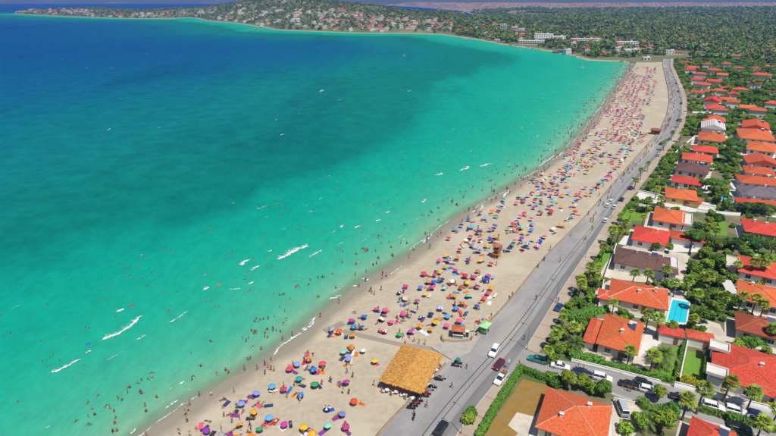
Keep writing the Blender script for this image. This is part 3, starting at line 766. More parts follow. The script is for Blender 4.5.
HZ = bpy.data.materials.new('haze_air'); HZ.use_nodes = True
N = HZ.node_tree.nodes; N.remove(N['Principled BSDF'])
pv = N.new('ShaderNodeVolumePrincipled'); pv.inputs['Color'].default_value = (.14, .37, 1, 1); pv.inputs['Density'].default_value = 1.15e-4
pv.inputs['Anisotropy'].default_value = 0
HZ.node_tree.links.new(pv.outputs[0], N['Material Output'].inputs['Volume'])
mb = MB(); mb.box((0, 5600, 262), (20000, 12600, 540))
hz = mb.build('haze', [HZ]); tag(hz, 'thin blue sea haze filling the air', kind='stuff')

# ---------------------------------------------------------------- vegetation meshes
def leaf_cloud(pts, nrm, size, rg, aspect=1.6):
    """n leaf-sized quads at pts, facing roughly along nrm"""
    n = len(pts)
    nn = nrm + rg.normal(0, .55, (n, 3)); nn /= np.linalg.norm(nn, axis=1)[:, None] + 1e-9
    t = rg.normal(0, 1, (n, 3)); t -= nn * (t * nn).sum(1)[:, None]; t /= np.linalg.norm(t, axis=1)[:, None] + 1e-9
    b = np.cross(nn, t)
    s = size * (.6 + .8 * rg.random(n))[:, None]
    V = np.stack([pts - t * s * aspect / 2 - b * s * .25, pts + b * s * -.5, pts + t * s * aspect / 2 + b * s * .1, pts + b * s * .5], 1).reshape(-1, 3)
    F = np.arange(4 * n).reshape(n, 4)
    return V, F

def crown_points(clumps, n, rg, squash=.8):
    """points and outward normals spread through a set of leaf clumps (centre, radius)"""
    C = np.array([c for c, r in clumps]); Rr = np.array([r for c, r in clumps])
    w = Rr ** 2; k = rg.choice(len(C), n, p=w / w.sum())
    d = rg.normal(0, 1, (n, 3)); d[:, 2] += .35; d /= np.linalg.norm(d, axis=1)[:, None]
    r = Rr[k] * (.45 + .6 * rg.random(n) ** .6)
    p = C[k] + d * r[:, None] * np.array([1, 1, squash])
    return p, d

def make_tree(seed, kind):
    rg = np.random.default_rng(seed)
    mb = MB()
    if kind == 'pine':
        h, rad = rg.uniform(6.0, 7.5), rg.uniform(3.6, 4.4)
        lean = rg.uniform(-.5, .5, 2)
        top = (lean[0], lean[1], h * .72)
        mb.tube([(0, 0, 0), (lean[0] * .4, lean[1] * .4, h * .35), top], [.3, .22, .16], 7)
        clumps = []
        for a in range(11):
            an, q = rg.uniform(0, 6.28), rad * math.sqrt(rg.random()) * .8
            c = (lean[0] + q * math.cos(an), lean[1] + q * math.sin(an), h * .82 + rg.uniform(-.35, .5) - q * .12)
            clumps.append((c, rg.uniform(1.1, 1.7)))
            mb.tube([top, ((c[0] + top[0]) / 2, (c[1] + top[1]) / 2, c[2] - .5), c], [.11, .07, .03], 5)
        n, size, sq = 2300, .42, .55
    elif kind == 'round':
        h, rad = rg.uniform(4.6, 6.0), rg.uniform(2.0, 2.7)
        mb.tube([(0, 0, 0), (rg.uniform(-.15, .15), rg.uniform(-.15, .15), h * .4)], [.2, .14], 7)
        clumps = [((0, 0, h * .62), rad * .7)]
        for a in range(10):
            an, el = rg.uniform(0, 6.28), rg.uniform(-.4, 1.2); q = rad * .68
            c = (q * math.cos(an) * math.cos(el), q * math.sin(an) * math.cos(el), h * .62 + q * math.sin(el) * .9)
            clumps.append((c, rad * rg.uniform(.32, .55)))
            mb.tube([(0, 0, h * .38), c], [.08, .025], 5)
        n, size, sq = 1900, .36, .9
    else:                                           # shrub
        h, rad = 1.9, 1.25
        clumps = [((0, 0, .75), .85)]
        for a in range(6):
            an = rg.uniform(0, 6.28); clumps.append(((math.cos(an) * .65, math.sin(an) * .65, .6 + rg.uniform(0, .6)), rg.uniform(.4, .65)))
            mb.tube([(0, 0, 0), (math.cos(an) * .5, math.sin(an) * .5, .7)], [.05, .02], 5)
        n, size, sq = 650, .24, .95
    p, d = crown_points(clumps, n, rg, sq)
    p[:, 2] = np.maximum(p[:, 2], .08)
    return mb, leaf_cloud(p, d, size, rg)

TREES = {}
for kind, leafmats in (('pine', ['leaf_dark', 'leaf']), ('round', ['leaf', 'leaf_light', 'leaf_dark']), ('shrub', ['hedge', 'leaf_light', 'leaf'])):
    for s in range(3):
        mb, (V, F) = make_tree(100 + s + {'pine': 0, 'round': 20, 'shrub': 40}[kind], kind)
        for lm in leafmats:
            tk = mb.mesh('trunk', [M['bark']])
            TREES[(kind, lm, s)] = (tk, np_mesh('crown', V, F, M[lm]))

def make_palm(seed, feather):
    rg = np.random.default_rng(seed)
    h = rg.uniform(4.6, 6.2) if not feather else rg.uniform(3.0, 3.6)
    bx, by = rg.uniform(-.5, .5, 2)
    mb = MB(); pts = [(bx * t * t, by * t * t, h * t) for t in np.linspace(0, 1, 6)]
    mb.tube(pts, [.26, .2, .17, .15, .15, .17] if not feather else [.4, .36, .33, .31, .3, .34], 8)
    c = np.array([bx, by, h])
    V, F = [], []; dry = MB()
    nf = 30 if not feather else 36
    ln0 = 1.75 if not feather else 3.1
    for k in range(nf):
        an = k * 2.399 + rg.uniform(-.2, .2); el = 1.25 - 1.75 * (k / nf) + rg.uniform(-.12, .12)
        ln = ln0 * rg.uniform(.85, 1.1)
        d0 = np.array([math.cos(an) * math.cos(el), math.sin(an) * math.cos(el), math.sin(el)])
        sd_ = np.array([-math.sin(an), math.cos(an), 0])
        ns = 9 if feather else 5
        P = []
        for t in np.linspace(0, 1, ns + 1):
            P.append(c + d0 * ln * t + np.array([0, 0, -1]) * (t ** 2.2) * ln * (.42 if feather else .28))
        if feather:
            for i_ in range(1, ns + 1):
                for sgn in (-1, 1):
                    b = len(V); w = .62 * math.sin(math.pi * (.12 + .8 * i_ / (ns + 1))) + .12
                    tip = P[i_] + sd_ * sgn * w + (P[i_] - P[i_ - 1]) * .9 + np.array([0, 0, -.18 * w])
                    a0 = P[i_ - 1]; a1 = P[i_ - 1] + (P[i_] - P[i_ - 1]) * .8
                    V += [a0, a1, tip, tip - (P[i_] - P[i_ - 1]) * .12]; F.append((b, b + 1, b + 2, b + 3))
        else:                                       # fan leaf on a stalk: rays from the stalk's end
            hub = c + d0 * ln * .5; b = len(V); V += [c, c + sd_ * .05, hub + sd_ * .04, hub]; F.append((b, b + 1, b + 2, b + 3))
            dn = d0 + np.array([0, 0, -.25]); upv = np.cross(d0, sd_)
            for q in range(9):
                th = (q - 4) * .36
                dirq = d0 * math.cos(th) + sd_ * math.sin(th)
                l2 = ln * .62 * (1 - .05 * abs(q - 4)) * rg.uniform(.85, 1.1)
                e_ = hub + dirq * l2 + np.array([0, 0, -1]) * l2 * .3
                pr = d0 * -math.sin(th) + sd_ * math.cos(th); md = hub + dirq * l2 * .55
                b = len(V); V += [hub, md - pr * .1 * l2, e_, md + pr * .1 * l2]; F.append((b, b + 1, b + 2, b + 3))
    Vd, Fd = [], []
    for k in range(16):                             # dead fronds hanging against the trunk
        an = k * .39 + rg.uniform(-.1, .1); w = .12; r0, r1 = (.2, .42) if not feather else (.35, .6)
        o_ = np.array([math.cos(an), math.sin(an), 0]); s_ = np.array([-math.sin(an), math.cos(an), 0]); b = len(Vd)
        l3 = rg.uniform(.5, 1.0)
        Vd += [c + o_ * r0 - s_ * w, c + o_ * r0 + s_ * w, c + o_ * r1 + s_ * w * .5 - np.array([0, 0, l3]), c + o_ * r1 - s_ * w * .5 - np.array([0, 0, l3])]; Fd.append((b, b + 1, b + 2, b + 3))
    return (mb.mesh('trunk', [M['palm_bark']]), np_mesh('crown', np.array(V), np.array(F), M['date_leaf' if feather else 'palm_leaf']), np_mesh('dry_fronds', np.array(Vd), np.array(Fd), M['palm_dry']))
PALMS = [make_palm(300 + s, False) for s in range(4)]
DATES = [make_palm(320 + s, True) for s in range(2)]

PLANTED = []                                        # (x, y, radius) of every tree and house, to keep new trees clear
tree_log = {'palm': [], 'tree': [], 'shrub': []}
def put_palm(x, y, s=1.0, date=False, z=None):
    t = random.choice(DATES if date else PALMS)
    e = empty('palm_tree', (x, y, GZ - .02 if z is None else z), random.uniform(0, 6.28), None, 'palm tree', None, s)
    for n_, me in zip(('trunk', 'crown', 'dry_fronds'), t): link(n_, me, e)
    PLANTED.append((x, y, 1.2)); tree_log['palm'].append(e); return e
def put_tree(x, y, kind='round', mat='leaf', s=1.0, z=None, name=None):
    tk, cr_ = TREES[(kind, mat, random.randrange(3))]
    e = empty(name or {'pine': 'pine_tree', 'round': 'leafy_tree', 'shrub': 'garden_shrub'}[kind], (x, y, GZ - .02 if z is None else z), random.uniform(0, 6.28), None, 'tree' if kind != 'shrub' else 'shrub', None, (s, s, s * random.uniform(.85, 1.1)))
    link('trunk' if kind != 'shrub' else 'stem', tk, e); link('crown' if kind != 'shrub' else 'foliage', cr_, e)
    PLANTED.append((x, y, {'pine': 3.2, 'round': 2.0, 'shrub': 1.0}[kind] * s)); tree_log['shrub' if kind == 'shrub' else 'tree'].append((e, kind, mat)); return e

def hedge(pts, w, h, mat, label, n_per=75, name='hedge'):
    """clipped hedge: rough-sided core thickly covered in leaf faces"""
    P = [px(x, y, GZ).to_2d() if not isinstance(x, Vector) else x for x, y in pts] if not isinstance(pts[0], Vector) else pts
    Q = densify(np.array([tuple(p) for p in P]), 1.0)
    rg = np.random.default_rng(len(Q) * 13 + 5)
    o0 = Q.mean(0); Q = Q - o0
    T = np.gradient(Q, axis=0); T /= np.hypot(*T.T)[:, None] + 1e-9; Nn = np.c_[-T[:, 1], T[:, 0]]
    n = len(Q); hh = h * (1 + rg.normal(0, .05, n)); ww = w / 2 * (1 + rg.normal(0, .06, n))
    A = np.c_[Q - Nn * ww[:, None] * .9, np.zeros(n)]; B = np.c_[Q - Nn * ww[:, None] * .85, hh * .93]; C = np.c_[Q + Nn * ww[:, None] * .85, hh * .93]; D = np.c_[Q + Nn * ww[:, None] * .9, np.zeros(n)]
    V = np.concatenate([A, B, C, D]); k = np.arange(n - 1)
    F = np.concatenate([np.c_[k + s * n, k + 1 + s * n, k + 1 + (s + 1) * n, k + (s + 1) * n] for s in range(3)] + [np.array([[0, n, 2 * n, 3 * n], [n - 1, 4 * n - 1, 3 * n - 1, 2 * n - 1]])])
    m = int(n * n_per); i_ = rg.integers(0, n, m); tt = rg.uniform(-.5, .5, m)
    face = rg.integers(0, 4, m); u = rg.uniform(-1, 1, m); v = rg.random(m)
    off = np.where(face == 0, -1.0, np.where(face == 1, 1.0, u)); z = np.where(face >= 2, 1.0, v) * hh[i_]
    p = np.c_[Q[i_] + T[i_] * tt[:, None] + Nn[i_] * (off * ww[i_])[:, None], z] + rg.normal(0, .05, (m, 3))
    nr = np.c_[Nn[i_] * np.where(face < 2, off, 0)[:, None], np.where(face >= 2, 1.0, .15)]
    LV, LF = leaf_cloud(p, nr, .23, rg)
    o = link(name, np_mesh(name, np.concatenate([V, LV]), np.concatenate([F, LF + len(V)]), mat), None, (o0[0], o0[1], GZ - .02))
    for q in Q[::2]: PLANTED.append((q[0] + o0[0], q[1] + o0[1], .8))
    return tag(o, label, 'hedge')

# ---------------------------------------------------------------- villas
HOUSES = []
def roof_solid(w, d, rise, kind, thick=.16):
    """closed roof over a w x d rectangle, ridge along the longer side; returns verts, faces, uv, ridge lines"""
    swap = d > w
    a, b = (d, w) if swap else (w, d)
    hx, hy = a / 2, b / 2
    rl = max(hx - hy, 0.0) if kind == 'hip' else hx
    V = [(-hx, -hy, 0), (hx, -hy, 0), (hx, hy, 0), (-hx, hy, 0), (-hx, -hy, thick), (hx, -hy, thick), (hx, hy, thick), (-hx, hy, thick), (-rl, 0, thick + rise), (rl, 0, thick + rise)]
    F = [(4, 5, 9, 8), (6, 7, 8, 9), (5, 6, 9), (7, 4, 8), (0, 1, 5, 4), (1, 2, 6, 5), (2, 3, 7, 6), (3, 0, 4, 7), (3, 2, 1, 0)]
    if swap: V = [(-y, x, z) for x, y, z in V]
    uv = []
    for f in F:
        p = [Vector(V[i]) for i in f]
        nrm = (p[1] - p[0]).cross(p[-1] - p[0])
        if nrm.length < 1e-6: nrm = Vector((0, 0, 1))
        nrm.normalize()
        ax = Vector((0, 0, 1)).cross(nrm)
        ax = ax.normalized() if ax.length > 1e-3 else Vector((1, 0, 0))
        ay = nrm.cross(ax)
        uv += [(q.dot(ax), q.dot(ay)) for q in p]
    lines = [(8, 9)] + ([(4, 8), (7, 8), (5, 9), (6, 9)] if kind == 'hip' else [])
    return V, F, uv, [(Vector(V[i]), Vector(V[j])) for i, j in lines if (Vector(V[i]) - Vector(V[j])).length > .3]

WIN = {}
def window_mesh(w, h):
    k = (round(w, 2), round(h, 2))
    if k not in WIN:
        f = MB(); t = .09
        for c, s in (((0, 0, h / 2), (w, .1, t)), ((0, 0, -h / 2), (w, .1, t)), ((-w / 2, 0, 0), (t, .1, h)), ((w / 2, 0, 0), (t, .1, h)), ((0, .01, 0), (.06, .06, h))): f.box(c, s)
        f.box((0, -.08, -h / 2 - .07), (w + .25, .2, .06))
        p = MB(); p.box((0, .02, 0), (w - .05, .03, h - .05))
        WIN[k] = (f.mesh('window', [M['frame']]), p.mesh('pane', [M['glass']]))
    return WIN[k]

def block(root, cx, cy, rz, w, d, eave, roof, rise, kind, wallm, ridgem, over=.62, windows=True, flat=False, rng_=None, ridge_r=.085, shutters=None):
    """one roofed volume of a house: wall, roof (> ridge caps), windows (> panes)"""
    r_ = rng_ or random
    ww, wd = w - 2 * over, d - 2 * over
    mb = MB(); mb.box((0, 0, eave / 2), (ww, wd, eave)); mb.box((0, 0, .16), (ww + .06, wd + .06, .32))
    mb.build('wall', [wallm], root, (cx, cy, 0), rz)
    if flat:
        mb = MB(); mb.box((0, 0, .12), (w, d, .24))
        for sx, sy, ax, ay in ((0, -1, w, .2), (0, 1, w, .2), (-1, 0, .2, d - .42), (1, 0, .2, d - .42)):
            mb.box((sx * (w / 2 - .1), sy * (d / 2 - .1), .44), (ax, ay, .4))
        rf = mb.build('roof', [roof], root, (cx, cy, eave), rz)
    else:
        V, F, uv, ln = roof_solid(w, d, rise, kind)
        me = np_mesh('roof', np.array(V), [list(f) for f in F], roof, uv=uv)
        rf = link('roof', me, root, (cx, cy, eave), rz)
        for a_, b_ in ln:
            m2 = MB(); m2.tube([a_ + Vector((0, 0, .03)), b_ + Vector((0, 0, .03))], ridge_r, 5); m2.build('ridge_cap', [ridgem], rf)
    if windows:
        fw, pw = window_mesh(1.3, 1.25)
        for sx, sy, ln_, base in ((0, -1, ww, wd / 2), (0, 1, ww, wd / 2), (-1, 0, wd, ww / 2), (1, 0, wd, ww / 2)):
            n = max(1, int(ln_ / 3.6))
            for k in range(n):
                t = (k + .5) / n * ln_ - ln_ / 2 + r_.uniform(-.3, .3)
                lx, ly = (t, sy * (base + .03)) if sy else (sx * (base + .03), t)
                an = {(0, -1): 0, (0, 1): math.pi, (-1, 0): -math.pi / 2, (1, 0): math.pi / 2}[(sx, sy)]
                c_, s_ = math.cos(rz), math.sin(rz)
                wo = link('window', fw, root, (cx + lx * c_ - ly * s_, cy + lx * s_ + ly * c_, min(1.65, eave - 1.0)), rz + an)
                link('pane', pw, wo)
    return rf

def chimney(rf, x, y, z, mat, s=.6, h=1.1):
    mb = MB(); mb.box((0, 0, h / 2), (s, s * .8, h)); mb.box((0, 0, h + .06), (s + .2, s * .8 + .2, .12)); mb.box((0, 0, h + .2), (s * .5, s * .4, .2))
    return mb.build('chimney', [mat], rf, (x, y, z))

def heater(rf, x, y, z, rz=0):
    """rooftop solar water heater: tilted panel and a white tank"""
    mb = MB(); mb.lathe([(.26, -.8), (.28, -.75), (.28, .75), (.26, .8)], 10, 0)
    vs = mb.v; mb.v = [(v[2], v[1] - .1, v[0] + 1.25) for v in vs]
    for sx in (-.6, .6): mb.box((sx, -.1, .5), (.05, .05, 1.0))
    t = mb.build('water_heater', [M['white']], rf, (x, y, z), rz)
    p = MB(); p.box((0, -.95, .55), (1.6, 1.7, .08), rx=R(35)); p.build('solar_panel', [M['solar']], t)

def yard(c, w, d, an):
    k = len(HOUSES); r_ = random.Random(k * 5 + 1)
    a, b, e_, f = [r_.uniform(.6, 2.6) for _ in range(4)]
    me = np_mesh('terrace', np.array([(-w / 2 - a, -d / 2 - b, 0), (w / 2 + e_, -d / 2 - b, 0), (w / 2 + e_, d / 2 + f, 0), (-w / 2 - a, d / 2 + f, 0)]), [[0, 1, 2, 3]], M[r_.choice(['paving', 'paving_white', 'paving'])])
    tag(link('terrace', me, None, (c.x, c.y, GZ - .035 + k * .0009), an), 'pale paved yard around a villa', kind='structure')
def villa(label, quad, eave=3.1, roof='roof_orange', kind='hip', pitch=.36, wall='white', ridge='ridge_red', wings=(), chim=(), heat=(), name='villa', group=None, windows=True, door=True, ridge_r=.085):
    """quad: far-left, far-right, near-right, near-left eave corners in the photo"""
    eave -= .45
    def fit(q, z):
        P = [px(x, y, GZ + z).to_2d() for x, y in q]
        u = ((P[1] - P[0]) + (P[2] - P[3])) / 2; v = ((P[0] - P[3]) + (P[1] - P[2])) / 2
        w, d = u.length, v.length
        # square it: rotate the axes to the mean direction
        au = math.atan2(u.y, u.x); av = math.atan2(v.y, v.x) - math.pi / 2
        da = math.atan2(math.sin(av - au), math.cos(av - au))
        an = au + da * (d / (w + d))
        c = sum(P, Vector((0, 0))) / 4
        return c, w * math.cos(da / 2), d * math.cos(da / 2), an
    c, w, d, an = fit(quad, eave)
    w, d = max(w, 5), max(d, 5)
    e = empty(name, (c.x, c.y, GZ - .03), an, label, 'house', group)
    rise = min(w, d) / 2 * pitch
    rf = block(e, 0, 0, 0, w, d, eave, M[roof], rise, kind, M[wall], M[ridge], windows=windows, rng_=random.Random(int(c.x * 7)), ridge_r=ridge_r)
    for (u, v) in chim: chimney(rf, u * w / 2, v * d / 2, .16 + rise * max(0, 1 - max(abs(v) if w >= d else abs(u), 0)) - .35, M['white'])
    for (u, v) in heat: heater(rf, u * w / 2, v * d / 2, .16 + rise * max(0, 1 - max(abs(v) if w >= d else abs(u), 0)) - .15)
    if not heat and random.Random(int(c.y * 3)).random() < .55: heater(rf, .45 * w / 2, .5 * d / 2, .16 + rise * .5 - .1)
    if door:
        mb = MB(); mb.box((0, 0, 1.05), (1.0, .1, 2.1)); mb.box((0, .01, 2.16), (1.2, .12, .1)); dd = mb.build('door', [M['wood']], e, (w * .12, -d / 2 + .62 - .04, .05), 0)
        mb = MB(); mb.box((.38, -.09, 1.0), (.05, .08, .16)); mb.build('handle', [M['metal']], dd)
    for wg in wings:
        q, ev, rm, kd, wl = wg[:5]; ev = ev - .45
        cc, w2, d2, an2 = fit(q, ev)
        lc = Matrix.Rotation(-an, 2) @ (cc - c)
        block(e, lc.x, lc.y, an2 - an if abs(an2 - an) > .12 else 0, max(w2, 2.5), max(d2, 2.5), ev, M[rm], min(w2, d2) / 2 * pitch, kd if kd != 'flat' else 'hip', M[wl], M[ridge], windows=(len(wg) > 5 and wg[5]), flat=kd == 'flat', ridge_r=ridge_r)
    yard(c, w, d, an)
    HOUSES.append((c.x, c.y, w, d, an))
    nn = max(1, int(max(w, d) / 3))
    ca, sa = math.cos(an), math.sin(an)
    for i_ in range(-nn, nn + 1):
        for j_ in range(-nn, nn + 1):
            u, v = i_ / nn * w / 2, j_ / nn * d / 2
            PLANTED.append((c.x + u * ca - v * sa, c.y + u * sa + v * ca, 1.6))
    return e

villa('large red hip roofed villa beside the brown lawn, at the side street corner', [(553, 391), (616, 405.5), (603, 446), (527, 429)], 3.2, 'roof_red', 'hip', .42, 'cream', 'ridge_cream', chim=[(-.35, -.45), (.35, .3)], ridge_r=.06)
villa('orange villa with a lower garage wing, facing the side street across from the brown lawn', [(607.3, 314.4), (645.8, 323.6), (636.6, 354.8), (593.5, 343.8)], 3.4, 'roof_orange', 'hip', .22, 'cream', 'ridge_red', chim=[(.35, .45), (.05, -.15)],
      wings=[([(592.5, 318), (606, 321), (594, 344.5), (581, 340.5)], 2.6, 'roof_orange', 'hip', 'white')])
villa('orange villa with cream ridge lines, left of the swimming pool', [(614, 279), (672, 290), (664, 307), (604, 300)], 3.3, 'roof_orange', 'hip', .3, 'cream', 'ridge_cream', chim=[(.55, .1), (.0, -.3)], ridge_r=.1,
      wings=[([(598, 288), (616, 292), (611, 301), (597.5, 298)], 2.9, 'roof_orange', 'hip', 'cream')])
villa('villa with a wide dark brown roof and white skylights', [(617.4, 249), (679.8, 256.5), (676, 275), (611, 262)], 3.3, 'roof_brown', 'hip', .26, 'white', 'ridge_brown', chim=[(.1, .2), (-.3, .3)], heat=[(.25, .45)], ridge_r=.05,
      wings=[([(664, 256), (680, 259), (676, 269), (661, 266)], 3.75, 'paving_white', 'flat', 'white')])
villa('long red roofed villa with a narrow wing stretching away from the beach road', [(637, 227), (673, 231), (665, 246), (629, 239)], 3.2, 'roof_red', 'hip', .3, 'white', 'ridge_red', chim=[(.3, .2)],
      wings=[([(672, 231), (706, 234), (703, 242), (668, 239)], 2.8, 'roof_red', 'hip', 'white')])
villa('orange villa behind a square lawn, with white roof terrace', [(658.5, 208.7), (687, 211), (683, 225), (648, 219.5)], 3.2, 'roof_orange', 'hip', .3, 'white', 'ridge_red', chim=[(-.1, .1)],
      wings=[([(684, 214), (694, 215.5), (690, 226), (680, 224)], 3.0, 'paving_white', 'flat', 'white')])
villa('bright orange villa with ochre yellow walls facing the yard', [(669, 188), (694.5, 190.6), (700, 201.5), (661, 197)], 3.2, 'roof_orange', 'hip', .3, 'yellow_wall', 'ridge_red', chim=[(-.2, .2)],
      wings=[([(692, 196), (704, 199), (701, 205), (688, 202)], 2.5, 'roof_rust', 'hip', 'yellow_wall')])
villa('low red roofed villa between the brown roof and the ochre walled villa', [(671, 174), (703, 180), (706, 188), (673, 181)], 3.1, 'roof_red', 'hip', .28, 'white', 'ridge_red')
villa('villa with a smaller dark brown roof, farther along the beach road', [(680, 162.4), (710.6, 167), (708, 175), (673, 170)], 3.2, 'roof_brown', 'hip', .32, 'white', 'ridge_brown', chim=[(.2, .3)], ridge_r=.05)
villa('red roofed villa with two white chimneys, just past the small brown roof', [(685, 153), (713, 156), (712, 162.5), (679, 159)], 3.2, 'roof_red', 'hip', .3, 'white', 'ridge_red', chim=[(-.1, -.1), (.3, .1)])
villa('orange villa with a grey side wall, between red roof and striped gable', [(694.6, 146), (720, 147.5), (716, 153), (691, 151)], 3.1, 'roof_orange', 'hip', .3, 'grey_wall', 'ridge_red')
villa('orange hipped villa directly in front of the white striped gable roof', [(700, 132.5), (726, 135), (725, 142.5), (696, 139.5)], 3.4, 'roof_orange', 'hip', .36, 'white', 'ridge_red', chim=[(0, 0)])
villa('villa whose roof is white with dark stripes below an orange ridge roof', [(702, 122), (726, 124), (724.5, 130), (700, 128)], 5.4, 'paving_white', 'gable', .4, 'white', 'ridge_brown',
      wings=[([(703.5, 116), (726, 118.7), (725, 122), (701, 121)], 5.8, 'roof_orange', 'hip', 'white')])
villa('orange villa with white terrace, two beyond the striped gable roof', [(707, 105), (724, 106.5), (724, 110), (705, 108.5)], 3.4, 'roof_orange', 'hip', .4, 'white', 'ridge_red')
villa('orange gable roofed villa nearest the bend of the beach road', [(706, 97), (721, 99), (722, 103), (704, 101)], 5.4, 'roof_orange', 'gable', .4, 'white', 'ridge_red')
# second row
villa('large orange villa with white roof terraces behind the golden hedge', [(716, 343), (789, 357), (778, 396), (707, 377)], 3.6, 'roof_orange', 'hip', .26, 'white', 'ridge_red', chim=[(.35, .0)], ridge_r=.06,
      wings=[([(710, 341), (730.5, 345.5), (729, 353), (709, 349)], 4.5, 'paving_white', 'flat', 'white'), ([(706.5, 365), (728, 370), (727.5, 379), (705.5, 374)], 4.45, 'paving_white', 'flat', 'white'), ([(757, 379), (776, 384), (772, 397), (750, 391)], 3.5, 'roof_orange', 'hip', 'white')])
villa('weathered rust coloured villa roof behind the large orange villa', [(737, 314), (787, 322), (779, 339), (733, 330)], 3.3, 'roof_rust', 'hip', .36, 'cream', 'ridge_red', chim=[(-.2, .3)])
villa('orange villa with white louvred pergola, among tall palms', [(738, 281), (790, 290), (782, 309), (736, 299)], 3.3, 'roof_orange', 'hip', .26, 'white', 'ridge_red', chim=[(-.4, .4)])
villa('orange villa with a flat tan roof terrace, half hidden by bushes', [(741, 257), (784, 263), (778, 279), (734, 272)], 3.2, 'roof_orange', 'hip', .28, 'white', 'ridge_red', chim=[(-.2, .6)],
      wings=[([(726.5, 257), (740, 258.5), (738, 269), (725, 267)], 3.1, 'paving', 'flat', 'cream')])
villa('red orange villa with dark pines along its front', [(744, 219.7), (783, 224), (782, 236), (742, 232.5)], 3.2, 'roof_red', 'hip', .28, 'white', 'ridge_red', chim=[(-.4, .3), (.1, -.1)])
villa('orange villa roof in front of the grey slate roof', [(738, 199), (780, 200.5), (777, 208.5), (736, 207)], 3.1, 'roof_orange', 'hip', .3, 'white', 'ridge_red', chim=[(-.2, .2)])
villa('villa with a purple grey slate hip roof', [(741, 187), (781, 188.5), (780, 198), (737, 196)], 3.4, 'roof_grey', 'hip', .36, 'white', 'roof_grey', chim=[(.2, .1)])
villa('long orange villa roof behind the grey slate roof', [(739, 176), (781, 178.5), (780, 185.5), (737, 183.5)], 3.2, 'roof_orange', 'hip', .3, 'white', 'ridge_red', chim=[(-.3, .2), (.4, .2)])
villa('orange villa second behind the grey slate roof', [(745, 166.5), (775, 168.5), (773, 175.5), (743, 173)], 3.2, 'roof_orange', 'hip', .3, 'white', 'ridge_red', chim=[(-.5, .2)])
villa('red villa with a wide grey gable front', [(746, 157), (778, 158.5), (776, 165.5), (744, 164)], 3.2, 'roof_red', 'gable', .34, 'white', 'ridge_red')
villa('orange villa beside the green netted court', [(749, 141), (778, 145.5), (774, 152), (745, 150)], 3.2, 'roof_orange', 'hip', .3, 'white', 'ridge_red')
villa('wide orange villa roof before the long bright red one', [(739, 129.5), (774, 131.5), (770, 140), (737, 138.5)], 3.4, 'roof_orange', 'hip', .3, 'white', 'ridge_red')
villa('long narrow bright red roofed villa in the second row', [(743, 121), (770, 123.5), (769, 130), (741, 127.5)], 3.3, 'roof_red', 'gable', .32, 'white', 'ridge_red')
villa('red roofed villa at the bottom corner, below the street parked with white cars', [(693.5, 418), (740, 434), (728, 460), (682, 445)], 3.1, 'roof_red', 'hip', .36, 'white', 'ridge_red')
# smaller roofs farther along, each listed by centre and size
farv = [(685, 62, 12, 7, 'roof_orange'), (692, 67.5, 13, 8, 'roof_orange'), (714, 71.5, 11, 9, 'roof_orange'), (738, 69.5, 11, 7, 'roof_rust'), (761, 77, 15, 9, 'roof_red'), (697, 81, 10, 8, 'roof_red'), (702, 86, 11, 8, 'roof_orange'),
        (714, 83, 11, 8, 'roof_orange'), (728, 88, 10, 7, 'roof_red'), (733, 96, 7, 9, 'roof_orange'), (711, 91.5, 9, 7, 'roof_rust'), (747, 107, 9, 8, 'roof_orange'), (766, 90, 12, 9, 'roof_rust'), (736, 57.5, 9, 7, 'roof_orange'), (748, 57.5, 9, 7, 'roof_orange'),
        (757, 113, 9, 7, 'roof_red'), (720, 112, 9, 6, 'roof_rust'), (732, 104, 8, 6, 'roof_rust'), (771, 105, 9, 8, 'roof_orange'), (718, 93, 9, 7, 'roof_orange'), (690, 71.5, 10, 7, 'roof_red'), (700, 76, 10, 7, 'roof_orange'), (707, 66, 9, 7, 'roof_rust'), (722, 77, 9, 7, 'roof_orange'), (726, 65, 9, 7, 'roof_red'), (741, 89, 10, 7, 'roof_orange'), (754, 85, 10, 8, 'roof_orange'), (698, 92, 9, 7, 'roof_orange'), (727, 99, 9, 7, 'roof_red'), (755, 68, 10, 7, 'roof_red'), (770, 66, 10, 7, 'roof_orange')]
fl = ['orange roof closest to the far end of the beach', 'wide orange roof just in front of the one at the far beach end', 'orange roof with gable ends, alone among trees behind the far beach', 'rust coloured roof deep in the trees behind the far beach', 'broad red roof with grey walls at the far villa edge',
      'red roof along the beach road just beyond the road bend', 'orange roof touching the red one beyond the road bend', 'orange roof one garden inland of the road bend', 'red roof with pale terrace inland of the road bend', 'narrow orange roof pointing at the sea, inland of the road bend', 'small rust roof between the road bend and an orange gable',
      'orange roof standing alone under large pines', 'rust roof beside large pines at the far villa edge', 'first of two small orange roofs in the wood', 'second of two small orange roofs in the wood', 'small red roof tucked between pines in the second row', 'small rust roof behind the striped gable roof',
      'tiny rust roof behind the narrow orange roof', 'orange roof under the pines at the frame edge', 'orange roof between the narrow roof and the rust one', 'red roof third inland row from the far beach end', 'orange roof beside the bend, between two red ones', 'rust roof tucked behind the wide orange far roof', 'orange roof behind the lone gabled one in the trees', 'red roof standing in the wood edge behind the far beach', 'orange roof in front of the large pines', 'orange roof right behind the large pines', 'orange roof lining the road just before the bend', 'red roof beside the tiny rust roof', 'red roof above the broad red one in the trees', 'orange roof at the frame edge below the wood']
